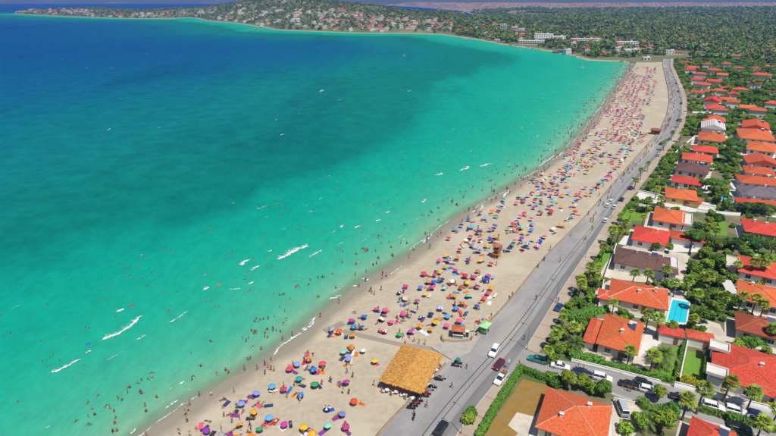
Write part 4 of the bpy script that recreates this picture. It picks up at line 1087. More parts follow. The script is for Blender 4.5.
for (x, y, w, d, rm), lb in zip(farv, fl):
    p = px(x, y, GZ + 3.2)
    an = R(-30) + random.uniform(-.25, .25)
    e = empty('villa', (p.x, p.y, GZ - .03), an, lb.replace(' roof', ' roofed villa', 1), 'house', 'villas behind the far half of the beach')
    hh_ = random.choice([3.0, 4.8, 5.4]); rf = block(e, 0, 0, 0, w * 1.15, d * 1.15, hh_, M[rm], min(w, d) / 2 * .4, 'hip' if random.random() < .7 else 'gable', M['white'], M['ridge_red'])
    mb = MB(); mb.box((0, 0, 1.05), (1, .1, 2.1)); mb.build('door', [M['wood']], e, (w * .15, -d / 2 + .4, .05))
    if random.random() < .5: chimney(rf, w * .2, 0, min(w, d) / 2 * .4 - .2, M['white'])
    yard(p, w, d, an); HOUSES.append((p.x, p.y, w, d, an)); PLANTED.append((p.x, p.y, max(w, d) * .62))
    if p.y < 620:
        q = p.to_2d() - Vector((p.x, p.y)).normalized() * 6; PLANTED.append((q.x, q.y, 3.5))   # keep the front open

# striped roof battens on the white gabled villa
for e in [o for o in col.objects if o.get('label', '').startswith('villa whose roof is white')]:
    rf = [c for c in e.children if c.name.startswith('roof')][0]
    bb = [Vector(v.co) for v in rf.data.vertices]
    for sgn in (-1, 1):
        for k in range(1, 6):
            t = k / 6
            a0 = bb[4].lerp(bb[8], t) if sgn < 0 else bb[7].lerp(bb[8], t); a1 = bb[5].lerp(bb[9], t) if sgn < 0 else bb[6].lerp(bb[9], t)
            mb = MB(); mb.tube([a0 + Vector((0, 0, .04)), a1 + Vector((0, 0, .04))], .16, 4); mb.build('roof_batten', [M['grey_wall']], rf)

# ---- lean-to roofs and annexes
def annex(label, quad, h, roof, wall='white'):
    P = [px(x, y, GZ + h).to_2d() for x, y in quad]
    u = ((P[1] - P[0]) + (P[2] - P[3])) / 2; v = ((P[0] - P[3]) + (P[1] - P[2])) / 2; c = sum(P, Vector((0, 0))) / 4
    an = math.atan2(u.y, u.x); e = empty('garden_annex', (c.x, c.y, GZ - .03), an, label, 'outbuilding')
    block(e, 0, 0, 0, u.length, max(v.length, 2.2), h, M[roof], .5, 'hip', M[wall], M['ridge_red'], over=.25, windows=False)
    mb = MB(); mb.box((0, 0, .95), (.95, .08, 1.9)); mb.build('door', [M['wood']], e, (u.length * .2, -max(v.length, 2.2) / 2 + .22, .05))
    for t in np.linspace(-.5, .5, max(2, int(u.length / 3))): PLANTED.append((c.x + u.x * t, c.y + u.y * t, 2.0))
annex('low red tiled outbuilding at the head of the date palm lawn', [(660, 325), (685, 330), (683, 338), (657, 333)], 2.4, 'roof_red')
annex('low red tiled outbuilding between the pool and the enclosed lawn', [(687, 329), (716, 335), (713, 342.5), (685, 337)], 2.4, 'roof_orange')

# ---- pergola of white louvres
P = [px(x, y, GZ + 2.8).to_2d() for x, y in [(725, 279.5), (736, 281), (735, 296), (723, 294)]]
c = sum(P, Vector((0, 0))) / 4; u = P[1] - P[0]; v = P[0] - P[3]; an = math.atan2(u.y, u.x)
e = empty('pergola', (c.x, c.y, GZ), an, 'white louvred pergola on posts at the side of an orange villa', 'pergola')
for sx in (-1, 1):
    for sy in (-1, 1):
        mb = MB(); mb.box((0, 0, 1.35), (.15, .15, 2.7)); mb.build('post', [M['white']], e, (sx * u.length / 2 * .9, sy * v.length / 2 * .9, 0))
mb = MB(); mb.box((0, 0, 0), (u.length, .26, .12)); lv = mb.mesh('louvre', [M['white']])
for k in range(int(v.length / .42)): link('louvre', lv, e, (0, -v.length / 2 + .2 + k * .42, 2.78))

# ---- swimming pool
def pool(label, quad, rim=.9, step=None):
    P = [px(x, y, GZ + .06).to_2d() for x, y in quad]; c = sum(P, Vector((0, 0))) / 4
    loc = [p - c for p in P]; big = [q + q.normalized() * rim * 1.2 for q in loc]
    e = empty('swimming_pool', (c.x, c.y, GZ), 0, label, 'pool')
    n = len(loc)
    V = [(q.x, q.y, .12) for q in big] + [(q.x, q.y, .12) for q in loc] + [(q.x, q.y, -.3) for q in loc] + [(q.x, q.y, -.05) for q in big]
    F = [[i, (i + 1) % n, n + (i + 1) % n, n + i] for i in range(n)] + [[n + i, n + (i + 1) % n, 2 * n + (i + 1) % n, 2 * n + i] for i in range(n)] + [[3 * n + i, 3 * n + (i + 1) % n, (i + 1) % n, i] for i in range(n)]
    link('coping', np_mesh('coping', np.array(V), F, M['pool_tile']), e)
    a = sum(loc[i].x * loc[(i + 1) % n].y - loc[(i + 1) % n].x * loc[i].y for i in range(n))
    f = list(range(n)); f = f if a > 0 else f[::-1]
    w = link('water', np_mesh('water', np.array([(q.x, q.y, .05) for q in loc]), [f], M['pool_water']), e)
    d0, d1 = loc[0].lerp(loc[3], .08), loc[1].lerp(loc[2], .08)
    for t in (.33, .66):
        a0, a1 = loc[0].lerp(loc[1], t), loc[3].lerp(loc[2], t)
        mb = MB(); mb.tube([(a0.x, a0.y, .06), (a1.x, a1.y, .06)], .03, 4); mb.build('lane_line', [FM['navy']], e)
    mb = MB()
    q = loc[1].lerp(loc[2], .3); q2 = q * 1.12
    for s_ in (-.25, .25): mb.tube([(q.x, q.y + s_, -.2), (q.x, q.y + s_, .7), (q2.x, q2.y + s_, .7), (q2.x, q2.y + s_, .12)], .03, 5)
    mb.build('ladder', [M['metal']], e)
    for p in P: PLANTED.append((p.x, p.y, 2.5))
    PLANTED.append((c.x, c.y, 5)); SHEETS.append(np.array([tuple(q_ * 1.25 + c) for q_ in loc])); return e
pool('rectangular turquoise swimming pool beside the cream ridged villa', [(672.6, 299.5), (689, 302.5), (685.5, 323), (667, 321)])
pool('small shaded swimming pool behind the grey slate roofed villa', [(722, 196), (738, 198), (737, 202), (720, 200)], .6)
pool('tiny green pool among bushes in the second row', [(732, 146), (738, 146.5), (737, 149), (731, 148.5)], .6)

# ---- garden walls
def gwall(pts, h, label, mat='white', t=.22):
    P = [px(x, y, GZ).to_2d() for x, y in pts]; Q = densify(np.array([tuple(p) for p in P]), 2.0)
    o = wall_along(Q, -t / 2, t, GZ - .05, GZ + h, M[mat], 'garden_wall', label, 'wall')
    for q in Q: PLANTED.append((q[0], q[1], .6))
    cp = wall_along(Q, -t / 2 - .05, t + .1, GZ + h, GZ + h + .07, M['paving_white'], 'capping', None); cp.parent = o
gwall([(686.5, 345), (678.5, 383)], 1.5, 'white garden wall running between the two green lawns')
gwall([(673.5, 387.5), (722, 400), (776, 414)], 1.6, 'long white garden wall along the side street below the golden hedge')
gwall([(571, 361), (605, 369), (660, 383)], .7, 'low white wall along the side street before the corner villa')
gwall([(636, 191.5), (667, 200), (716, 210)], 1.3, 'white boundary wall below the ochre walled villa')
gwall([(630, 205), (660, 210)], 1.2, 'white wall on the upper side of the square lawn')
gwall([(598, 310), (604, 279), (616, 246)], 1.1, 'white front wall of the villas beyond the corner, along the pavement')
gwall([(671, 158), (681, 148), (695, 137)], 1.1, 'white front wall along the pavement before the small brown roof')
gwall([(697, 212), (712, 214), (740, 216)], 1.3, 'white wall between lawn and red orange villa in the second row')
gwall([(613, 401), (634, 406)], 1.0, 'short white gate wall at the cream driveway', 'cream')
gwall([(690, 256), (694, 243), (702, 240)], 1.4, 'short white wall at the end of the long red roofed villa')
gwall([(692, 113), (710, 113.5), (728, 115)], 1.2, 'long pale wall below the orange villa at the road bend')

# ---- hedges
hedge([(478, 440), (498, 405), (521, 370)], 1.3, 1.5, M['hedge'], 'thick green hedge between the pavement and the brown lawn')
hedge([(522, 371), (538, 377.5), (554, 382.5)], 1.2, 1.4, M['hedge'], 'green hedge between the brown lawn and the side street')
hedge([(570, 358), (590, 361), (602, 364)], 1.7, 1.7, M['leaf'], 'dense dark hedge at the street corner below the orange villa')
hedge([(605, 366), (630, 371), (672, 382)], 1.0, 1.2, M['hedge'], 'low green hedge along the side street below the corner villa')
hedge([(678.5, 379.5), (705, 386), (752, 398)], 1.1, 1.4, M['hedge_yellow'], 'golden yellow hedge below the large orange villa')
hedge([(756, 404), (778, 409)], 1.2, 1.3, M['hedge_yellow'], 'short golden hedge at the frame edge')
hedge([(683.5, 345), (676, 379)], .8, 1.3, M['hedge'], 'narrow green hedge along the white wall between lawns')
hedge([(571, 322), (585, 314), (607, 311.5)], 1.8, 1.6, M['leaf'], 'dark hedge between the corner villa and the cream ridged villa')
hedge([(605, 250), (592, 268)], .9, 1.1, M['hedge'], 'green hedge on the pavement side of the small lawn')
hedge([(628, 207.5), (650, 211)], .9, 1.3, M['leaf_dark'], 'dark hedge on the upper side of the square lawn')
hedge([(626, 209), (619, 221)], .9, 1.2, M['hedge'], 'green hedge on the pavement side of the square lawn')
hedge([(707, 355), (703, 383)], .8, 1.4, M['leaf_dark'], 'dark hedge against the large orange villa beside the enclosed lawn')
hedge([(640, 404), (650, 413), (668, 412)], 1.6, 1.6, M['leaf'], 'bushy hedge across the street from the date palm lawn')
hedge([(700, 411), (735, 421), (776, 432)], 1.0, 1.3, M['leaf_dark'], 'dark hedge below the parked white cars')
hedge([(742, 343), (765, 345)], 1.5, 1.7, M['leaf'], 'leafy hedge behind the large orange villa')
hedge([(742, 238), (776, 243)], 2.2, 2.4, M['leaf_dark'], 'tall dark hedge in front of the red orange villa')
hedge([(737, 212), (776, 215)], 1.6, 1.8, M['leaf_dark'], 'dark hedge behind the red orange villa')

# ---- palms placed from the photo (foot positions)
for x, y, s in [(611, 246, 1.0), (616.5, 243, 1.0), (588, 283, 1.05), (645, 290, 1.0), (626.5, 368, .95), (645.5, 330, 1.0), (655.5, 337, 1.0), (649, 376, 1.0), (682, 420, 1.1), (696, 414, 1.1), (723, 402, 1.1), (746, 412, 1.0), (756, 440, 1.0), (768, 433, 1.05),
                (645, 214, .95), (654.6, 200, .85), (673, 297, .95), (683, 296, 1), (701, 293, 1), (722, 312, 1), (737, 313, 1), (751, 316, 1), (759, 321, 1), (768, 346, 1.05), (748, 279, 1), (760, 281, 1), (735, 277, .9), (693, 312, .95), (664, 283, .9), (631, 288, .9), (612, 315, .85), (690, 331, .8),
                (601, 262, .9), (624, 232, .9), (640, 180, .85), (647, 172, .85), (634, 190, .85), (663, 151, .9), (671, 141, .9), (678, 128, .9), (689, 112, .9), (650, 193, .8), (668, 160, .9), (560, 333, .8), (571, 341, .9), (552, 352, .9), (547, 365, .8), (557, 345, .75), (563, 325, .8), (597, 290, .8)]:
    p = px(x, y, GZ); put_palm(p.x, p.y, s * random.uniform(.92, 1.08))
for x, y, s in [(661, 366, 1.0), (646, 428, .75), (573, 352, .8)]:
    p = px(x, y, GZ); put_palm(p.x, p.y, s, True)
# ---- trees placed from the photo
for x, y, kind, mat, s in [(472, 416, 'shrub', 'hedge', 1.25), (468, 421, 'shrub', 'leaf_light', 1.3), (551, 380, 'shrub', 'leaf_light', 1.3), (567, 389, 'round', 'leaf_light', .8), (556, 386, 'shrub', 'hedge', 1.4), (581, 390, 'round', 'leaf_light', .75), (592, 392, 'shrub', 'leaf_light', 1.5), (603, 397, 'round', 'leaf', .7),
                           (657, 402, 'round', 'leaf_light', .65), (637, 429, 'round', 'leaf_light', .75), (660, 432, 'round', 'leaf_light', .95), (668, 424, 'round', 'leaf', .8), (625, 432, 'shrub', 'leaf_light', 1.5), (732, 421, 'shrub', 'hedge', 1.2),
                           (700, 247, 'pine', 'leaf', .8), (690, 247, 'pine', 'leaf', .75), (655, 252, 'round', 'leaf', .6), (650, 249, 'shrub', 'leaf', 1.2), (668, 253, 'round', 'leaf', .65), (692, 276, 'round', 'leaf_light', .9), (704, 272, 'round', 'leaf_light', .9), (716, 270, 'round', 'leaf', .9), (708, 283, 'round', 'leaf', .9), (693, 284, 'round', 'leaf_light', .7),
                           (712, 318, 'round', 'leaf', 1.05), (722, 313, 'round', 'leaf', 1.0), (703, 323, 'round', 'leaf', .9), (732, 308, 'round', 'leaf_light', .8), (716, 304, 'round', 'leaf_light', .8), (700, 305, 'round', 'leaf', .8), (745, 252, 'pine', 'leaf_dark', .7), (757, 256, 'pine', 'leaf_dark', .75), (770, 258, 'pine', 'leaf_dark', .8), (733, 251, 'round', 'leaf_dark', .9), (724, 250, 'round', 'leaf_dark', .8),
                           (712, 196, 'pine', 'leaf', .95), (704, 191, 'pine', 'leaf', .8), (722, 205, 'pine', 'leaf_dark', .8), (697, 186, 'round', 'leaf', .8), (755, 214, 'pine', 'leaf_dark', .75), (768, 216, 'pine', 'leaf_dark', .75), (742, 214, 'pine', 'leaf_dark', .7), (717, 226, 'round', 'leaf', .9), (708, 226, 'round', 'leaf_light', .7), (690, 329, 'shrub', 'leaf', 1.3), (753, 264, 'round', 'leaf_light', .8), (766, 268, 'round', 'leaf_light', .85),
                           (575, 356, 'shrub', 'leaf', 1.4), (566, 352, 'shrub', 'leaf_light', 1.3), (552, 362, 'shrub', 'leaf', 1.4), (556, 357, 'round', 'leaf', .6), (562, 340, 'round', 'leaf_light', .65), (554, 352, 'shrub', 'leaf_light', 1.4), (579, 322, 'shrub', 'leaf', 1.5), (611, 244, 'shrub', 'leaf', 1.3), (590, 301, 'shrub', 'leaf_light', 1.3), (583, 308, 'shrub', 'leaf', 1.3),
                           (700, 333, 'shrub', 'hedge', 1.2), (747, 108, 'pine', 'leaf', 1.3), (757, 100, 'pine', 'leaf', 1.4), (768, 97, 'pine', 'leaf', 1.3), (745, 83, 'pine', 'leaf', 1.4), (737, 80, 'pine', 'leaf', 1.3), (752, 91, 'pine', 'leaf', 1.4), (762, 108, 'pine', 'leaf', 1.2), (731, 77, 'pine', 'leaf', 1.2), (726, 80, 'pine', 'leaf_dark', 1.1)]:
    p = px(x, y, GZ); put_tree(p.x, p.y, kind, mat, s)
bo = put_tree(*px(707, 344, GZ).to_2d(), 'shrub', 'leaf', 1.3); tree_log['shrub'].pop(); bo.name = 'bougainvillea'
bo.children[1].data = bo.children[1].data.copy(); bo.children[1].data.materials[0] = M['bougain']
tag(bo, 'crimson bougainvillea at the corner of the enclosed lawn', 'shrub')

# ---- the rest of the quarter, planted at random between houses
def clear(x, y, r):
    A = np.array(PLANTED); return (np.hypot(A[:, 0] - x, A[:, 1] - y) > (A[:, 2] + r)).all()
def right_of_road(x, y):
    i_, d_ = near_on(RIGHT, np.array([[x, y]])); T_ = tangent(RIGHT, i_[0]); w_ = np.array([x, y]) - RIGHT[i_[0]]
    return -(T_[0] * w_[1] - T_[1] * w_[0])
def on_street(x, y):
    return near_on(ST, np.array([[x, y]]))[1][0] < 5.5 or near_on(SB, np.array([[x, y]]))[1][0] < 2.5
nt_, np_, ns_ = 0, 0, 0
for k in range(5200):
    yv = 85 + (rng.random() ** 1.0) * 610
    xmax = .8 * yv + 12
    xv = rng.uniform(.35 * yv, xmax)
    r_ = right_of_road(xv, yv)
    if r_ < 4.5 or on_street(xv, yv) or (yv < 190 and any(inside(q, np.array([xv]), np.array([yv]))[0] for q in SHEETS)): continue
    near_road = r_ < 13
    q = rng.random()
    if near_road:
        if q < .5 and np_ < 90 and clear(xv, yv, .9): put_palm(xv, yv, random.uniform(.75, 1.0)); np_ += 1
        elif ns_ < 210 and clear(xv, yv, .3): put_tree(xv, yv, 'shrub', random.choice(['hedge', 'leaf_light', 'leaf']), random.uniform(.9, 1.6)); ns_ += 1
    elif yv < 200:
        if q < .22 and np_ < 95 and clear(xv, yv, 1.0): put_palm(xv, yv, random.uniform(.8, 1.1)); np_ += 1
        elif q < .5 and nt_ < 235 and clear(xv, yv, 1.1): put_tree(xv, yv, 'round', random.choice(['leaf', 'leaf_light', 'leaf']), random.uniform(.55, .9)); nt_ += 1
        elif ns_ < 210 and clear(xv, yv, .4): put_tree(xv, yv, 'shrub', random.choice(['hedge', 'leaf_light', 'leaf']), random.uniform(.9, 1.7)); ns_ += 1
    else:
        if q < .12 and np_ < 100 and clear(xv, yv, 1.0): put_palm(xv, yv, random.uniform(.9, 1.2)); np_ += 1
        elif q < .75 and nt_ < 235 and clear(xv, yv, 1.6):
            kd = random.choice(['round', 'round', 'pine'])
            put_tree(xv, yv, kd, random.choice(['leaf', 'leaf_dark'] if kd == 'pine' else ['leaf', 'leaf_light', 'leaf', 'leaf_light']), random.uniform(.65, 1.1)); nt_ += 1
        elif ns_ < 210 and clear(xv, yv, .5): put_tree(xv, yv, 'shrub', random.choice(['hedge', 'leaf_light', 'leaf']), random.uniform(1.1, 1.9)); ns_ += 1
print('trees', nt_, 'palms', np_, 'shrubs', ns_)

# ---------------------------------------------------------------- labels that single things out by counting outward from a landmark
def lm(x, y, z=GZ): return np.array(tuple(px(x, y, z).to_2d()))
def rank_labels(items, marks, first, rest, group):
    """items: (object, noun, (x, y)); first/rest: label patterns with {n} noun {o} ordinal {m} landmark"""
    buckets = {}
    for o, noun, p in items:
        k = min(marks, key=lambda q: np.hypot(*(np.array(p) - q[1])))
        buckets.setdefault((noun, k[0]), []).append((np.hypot(*(np.array(p) - k[1])), o))
    for (noun, mk), lst in buckets.items():
        lst.sort(key=lambda t: t[0])
        for i_, (_, o) in enumerate(lst):
            o['label'] = (first if i_ < 20 else rest).format(n=noun, o=ORD[min(i_, 19)], m=mk)
            o['group'] = group
GARDEN_MARKS = [('turquoise pool', lm(678, 311)), ('brown lawn', lm(520, 400)), ('street corner', lm(545, 358)), ('wide brown roof', lm(645, 262)), ('ochre walled villa', lm(680, 197)), ('grey slate roof', lm(760, 193)), ('small brown roof', lm(692, 168)),
                ('white striped roof', lm(713, 126)), ('road bend', lm(690, 100)), ('twin orange roofs', lm(742, 58)), ('far beach end', lm(675, 63)), ('large pines', lm(750, 95)), ('golden hedge', lm(715, 389)), ('date palm lawn', lm(665, 362)), ('rust villa roof', lm(756, 327)), ('long red roof', lm(755, 125))]
rank_labels([(e, 'palm tree' if e.children[0].data != DATES[0][0] and e.children[0].data != DATES[1][0] else 'feathery date palm', e.location[:2]) for e in tree_log['palm']], GARDEN_MARKS,
            '{n} with rounded crown, {o} one out from the {m}', '{n} in the gardens around the {m}', 'palms of the villa quarter')
NM = {'leaf': 'mid green', 'leaf_light': 'yellow green', 'leaf_dark': 'dark green', 'hedge': 'fresh green'}
rank_labels([(e, NM[mt] + (' flat topped pine' if kd == 'pine' else ' leafy tree'), e.location[:2]) for e, kd, mt in tree_log['tree']], GARDEN_MARKS, '{n}, {o} one out from the {m}', '{n} in the gardens around the {m}', 'trees of the villa quarter')
rank_labels([(e, NM[mt] + ' garden shrub', e.location[:2]) for e, kd, mt in tree_log['shrub']], GARDEN_MARKS, '{n}, {o} one out from the {m}', '{n} in the gardens around the {m}', 'shrubs of the villa quarter')

# ---------------------------------------------------------------- vegetation nobody could count: undergrowth, wood and scrub
def scatter(name, P, scl, variants, label):
    """one object: tree meshes set on the points P by geometry nodes"""
    n = len(P)
    me = bpy.data.meshes.new(name); me.vertices.add(n); me.vertices.foreach_set('co', np.asarray(P, np.float32).ravel())
    a = me.attributes.new('scl', 'FLOAT', 'POINT'); a.data.foreach_set('value', np.asarray(scl, np.float32))
    a = me.attributes.new('rot', 'FLOAT', 'POINT'); a.data.foreach_set('value', rng.uniform(0, 6.28, n).astype(np.float32))
    a = me.attributes.new('idx', 'INT', 'POINT'); a.data.foreach_set('value', rng.integers(0, len(variants), n).astype(np.int32))
    o = link(name, me)
    coll = bpy.data.collections.new(name + '_kinds')
    for k, (me_) in enumerate(variants):
        s = bpy.data.objects.new(name + '_kind', me_); coll.objects.link(s)
    ng = bpy.data.node_groups.new(name + '_scatter', 'GeometryNodeTree')
    ng.interface.new_socket('Geometry', in_out='INPUT', socket_type='NodeSocketGeometry'); ng.interface.new_socket('Geometry', in_out='OUTPUT', socket_type='NodeSocketGeometry')
    N, L = ng.nodes, ng.links
    gi, go = N.new('NodeGroupInput'), N.new('NodeGroupOutput')
    ci = N.new('GeometryNodeCollectionInfo'); ci.inputs['Collection'].default_value = coll; ci.inputs['Separate Children'].default_value = True; ci.inputs['Reset Children'].default_value = True
    ip = N.new('GeometryNodeInstanceOnPoints'); ip.inputs['Pick Instance'].default_value = True
    def na(nm, t):
        q = N.new('GeometryNodeInputNamedAttribute'); q.data_type = t; q.inputs['Name'].default_value = nm; return [s for s in q.outputs if s.enabled and s.name == 'Attribute'][0]
    cx = N.new('ShaderNodeCombineXYZ'); L.new(na('rot', 'FLOAT'), cx.inputs['Z'])
    L.new(gi.outputs[0], ip.inputs['Points']); L.new(ci.outputs[0], ip.inputs['Instance']); L.new(na('idx', 'INT'), ip.inputs['Instance Index'])
    L.new(cx.outputs[0], ip.inputs['Rotation']); L.new(na('scl', 'FLOAT'), ip.inputs['Scale']); L.new(ip.outputs[0], go.inputs[0])
    md = o.modifiers.new('scatter', 'NODES'); md.node_group = ng
    return tag(o, label, kind='stuff')

def crown_only(seed, n, size, mat, trunk=True, squash=.75):
    """a whole small tree in one mesh for the far wood"""
    rg = np.random.default_rng(seed)
    clumps = [((0, 0, 3.4), 1.9)] + [((math.cos(a) * 1.7, math.sin(a) * 1.7, 3.0 + rg.uniform(-.7, 1.0)), rg.uniform(.9, 1.4)) for a in rg.uniform(0, 6.28, 6)]
    p, d = crown_points(clumps, n, rg, squash); V, F = leaf_cloud(p, d, size, rg)
    T = np.array([(-.18, -.1, 0), (.18, -.1, 0), (.08, .05, 3.2), (-.08, .05, 3.2), (-.1, .18, 0), (.1, -.18, 0), (.05, -.08, 3.2), (-.05, .08, 3.2)])
    me = np_mesh('wood_tree', np.concatenate([V, T]), np.concatenate([F, np.array([[0, 1, 2, 3], [4, 5, 6, 7]]) + len(V)]), [mat, M['bark']], np.r_[np.zeros(len(F)), 1, 1])
    return me
WOOD = [crown_only(500 + s, 150, .95, M['forest_leaf']) for s in range(4)] + [crown_only(510 + s, 150, .95, M['leaf']) for s in range(2)]
SCRUB = [crown_only(520 + s, 90, 1.1, M['scrub_leaf'], squash=.6) for s in range(3)] + WOOD[:2]
# undergrowth in the gardens
pts, sc_ = [], []
A = np.array([(x, y, r) for x, y, r in PLANTED]); H_ = np.array([(h[0], h[1], max(h[2], h[3]) * .5) for h in HOUSES])
for k in range(15000):
    yv = 85 + rng.random() * 640; xv = rng.uniform(.35 * yv, .82 * yv + 15)
    if vnoise(np.array([xv]), np.array([yv]), 22, 9)[0] < (.4 if yv < 180 else .22): continue
    if right_of_road(xv, yv) < 4.3 or on_street(xv, yv): continue
    inside_house = False
    for hx, hy, hw, hd, ha in HOUSES:
        if abs(hx - xv) < 16 and abs(hy - yv) < 16:
            c_, s_ = math.cos(-ha), math.sin(-ha); u, v = (xv - hx) * c_ - (yv - hy) * s_, (xv - hx) * s_ + (yv - hy) * c_
            if abs(u) < hw / 2 + 1.0 and abs(v) < hd / 2 + 1.2: inside_house = True; break
    if inside_house or any(inside(q, np.array([xv]), np.array([yv]))[0] for q in SHEETS if abs(q[0][0] - xv) < 40 and abs(q[0][1] - yv) < 40): continue
    if (np.hypot(A[:, 0] - xv, A[:, 1] - yv) < np.minimum(A[:, 2], 1.4) + .2).any(): continue
    if yv < 175 and rng.random() < .45: continue
    pts.append((xv, yv, GZ - .05)); sc_.append(rng.uniform(.6, 1.3) if yv < 250 else rng.uniform(.8, 1.7))
scatter('undergrowth', pts, sc_, [TREES[('shrub', m_, s)][1] for m_ in ('hedge', 'leaf_light', 'leaf') for s in range(3)], 'low green undergrowth filling the villa gardens')
# pine wood behind the quarter
def wood_points(n, x0, x1, y0, y1, keep):
    Y = y0 + (y1 - y0) * rng.random(n) ** 1.6; X = rng.uniform(x0, x1, n)
    k = (X < Y * .82 + 60) & keep(X, Y); X, Y = X[k], Y[k]
    return X, Y
def in_land(X, Y, margin=14): return inside(poly, X, Y) & (near_on(CO_D, np.c_[X, Y])[1] > margin)
BUILT = []                                          # cleared sites of far buildings: x, y, r

# ---------------------------------------------------------------- far buildings on the headland and behind the beach end
WH, RW = [M['white'], M['glass']], None
def far_house(x, y, z, w, d, h, an, roofm, wallm, flat=False, label=None, group=None, name='hillside_house'):
    e = empty(name, (x, y, z - .5), an, label, 'house', group)
    mb = MB(); mb.box((0, 0, (h + .5) / 2), (w, d, h + .5)); mb.build('wall', [wallm], e)
    if flat:
        mb = MB(); mb.box((0, 0, .15), (w + .4, d + .4, .3)); mb.box((w * .2, 0, .9), (w * .35, d * .4, 1.3)); mb.build('roof', [M['white']], e, (0, 0, h + .5))
    else:
        V, F, uv, _ = roof_solid(w + .9, d + .9, min(w, d) * .22, 'hip' if random.random() < .6 else 'gable')
        link('roof', np_mesh('roof', np.array(V), [list(f) for f in F], roofm, uv=uv), e, (0, 0, h + .5))
    mb = MB()
    for st in range(max(1, int(h / 3))):
        for k in range(max(2, int(w / 3.2))):
            t = (k + .5) / max(2, int(w / 3.2)) * w - w / 2
            mb.box((t, -d / 2 - .01, .5 + 1.7 + st * 3), (1.3, .06, 1.4))
    wn_ = mb.build('windows', [M['glass']], e); wn_['kind'] = 'stuff'
    BUILT.append((x, y, max(w, d) * .55 + .8)); return e
R_ = random.Random(11)
def try_house(x, y, **kw):
    p = px_terrain(x, y)
    if p is None: return None
    if any(math.hypot(p.x - b[0], p.y - b[1]) < b[2] * 1.05 for b in BUILT[-400:]): return None
    red = kw.get('red', .4); big = kw.get('big', 1.0)
    rm = M[R_.choice(['roof_orange', 'roof_red', 'roof_rust'])]
    flat = R_.random() > red
    w, d = R_.uniform(7, 13) * big, R_.uniform(6, 9) * big
    an = R_.uniform(-.5, .5)
    h = R_.choice([3.2, 6.2, 6.2])
    HILL.append((('white flat roofed' if flat else 'red roofed') + (' one' if h < 4 else ' two') + ' storey house', (p.x, p.y)))
    HILL[-1] += (far_house(p.x, p.y, p.z, w, d, h, an, rm, M['cream'] if R_.random() < .3 else M['white'], flat, kw['lf'] if flat else kw['lr'], kw['g']),)
    return True
HILL = []
def cluster(n, x0, x1, yf, **kw):
    c = 0
    for _ in range(n * 5):
        x = R_.uniform(x0, x1); lo, hi = yf(x)
        if hi > lo and try_house(x, R_.uniform(lo, hi), **kw): c += 1
        if c >= n: break
base = lambda x: np.interp(x, [13, 60, 130, 195, 225, 275, 350, 440, 490, 520], [14, 16.5, 18.8, 17.8, 22.5, 30, 33, 34.5, 42, 47])
crest_y = lambda x: np.interp(x, [13, 30, 60, 100, 150, 180, 210, 240, 275, 310, 345, 390, 430, 480, 520], [13, 9.5, 8.5, 11, 14, 11, 7, 4, 1, 4, 6, 12, 17, 21, 25])
cluster(46, 14, 95, lambda x: (crest_y(x) + .8, base(x) - 1.0), red=.5, big=1.3, lf='white flat roofed house on the low outer tip of the headland', lr='red roofed house on the low outer tip of the headland', g='houses on the outer tip of the headland')
cluster(22, 95, 190, lambda x: (crest_y(x) + 1.2, base(x) - .8), red=.4, big=1.2, lf='white flat roofed house on the low neck of the headland', lr='red roofed house on the low neck of the headland', g='houses on the neck of the headland')
cluster(78, 195, 320, lambda x: (crest_y(x) + 3, base(x) - 1.2), red=.25, big=1.15, lf='white flat roofed house on the steep slope of the headland hill', lr='red roofed house on the steep slope of the headland hill', g='houses on the slope of the headland hill')
cluster(84, 320, 430, lambda x: (crest_y(x) + 5, base(x) - 1.5), red=.6, big=1.05, lf='white flat roofed house on the lower headland shore', lr='red roofed house on the lower headland shore', g='houses along the lower headland shore')
cluster(46, 430, 525, lambda x: (crest_y(x) + 3, base(x) - 4), red=.65, big=1.0, lf='white flat roofed house near the white towers behind the bay', lr='red roofed house near the white towers behind the bay', g='houses near the white towers behind the bay')
cluster(16, 560, 680, lambda x: (42, 56), red=.35, big=.9, lf='pale flat roofed building behind the rocky end of the beach', lr='red roofed building behind the rocky end of the beach', g='buildings behind the rocky end of the beach')
for x, y, w, d, lb in [(693.5, 37, 22, 12, 'lone house with a long bright red roof in the middle of the wood'), (679, 41, 14, 9, 'pale house just below the long bright red roof in the wood'), (647, 49, 20, 9, 'long orange roofed house at the near edge of the wood'), (615, 29, 16, 10, 'red roofed house deep in the wood above the white buildings'), (773, 47, 18, 10, 'orange roofed house in the wood at the frame edge'),
                      (622, 26.5, 14, 8, 'small red roofed house farthest back in the wood'), (668, 29.5, 10, 8, 'small pale house alone in the wood')]:
    p = px_terrain(x, y)
    if p: far_house(p.x, p.y, p.z, w, d, 4, -.1, M['roof_red'] if 'pale' not in lb else M['roof_rust'], M['white'], False, lb, None, 'country_house')

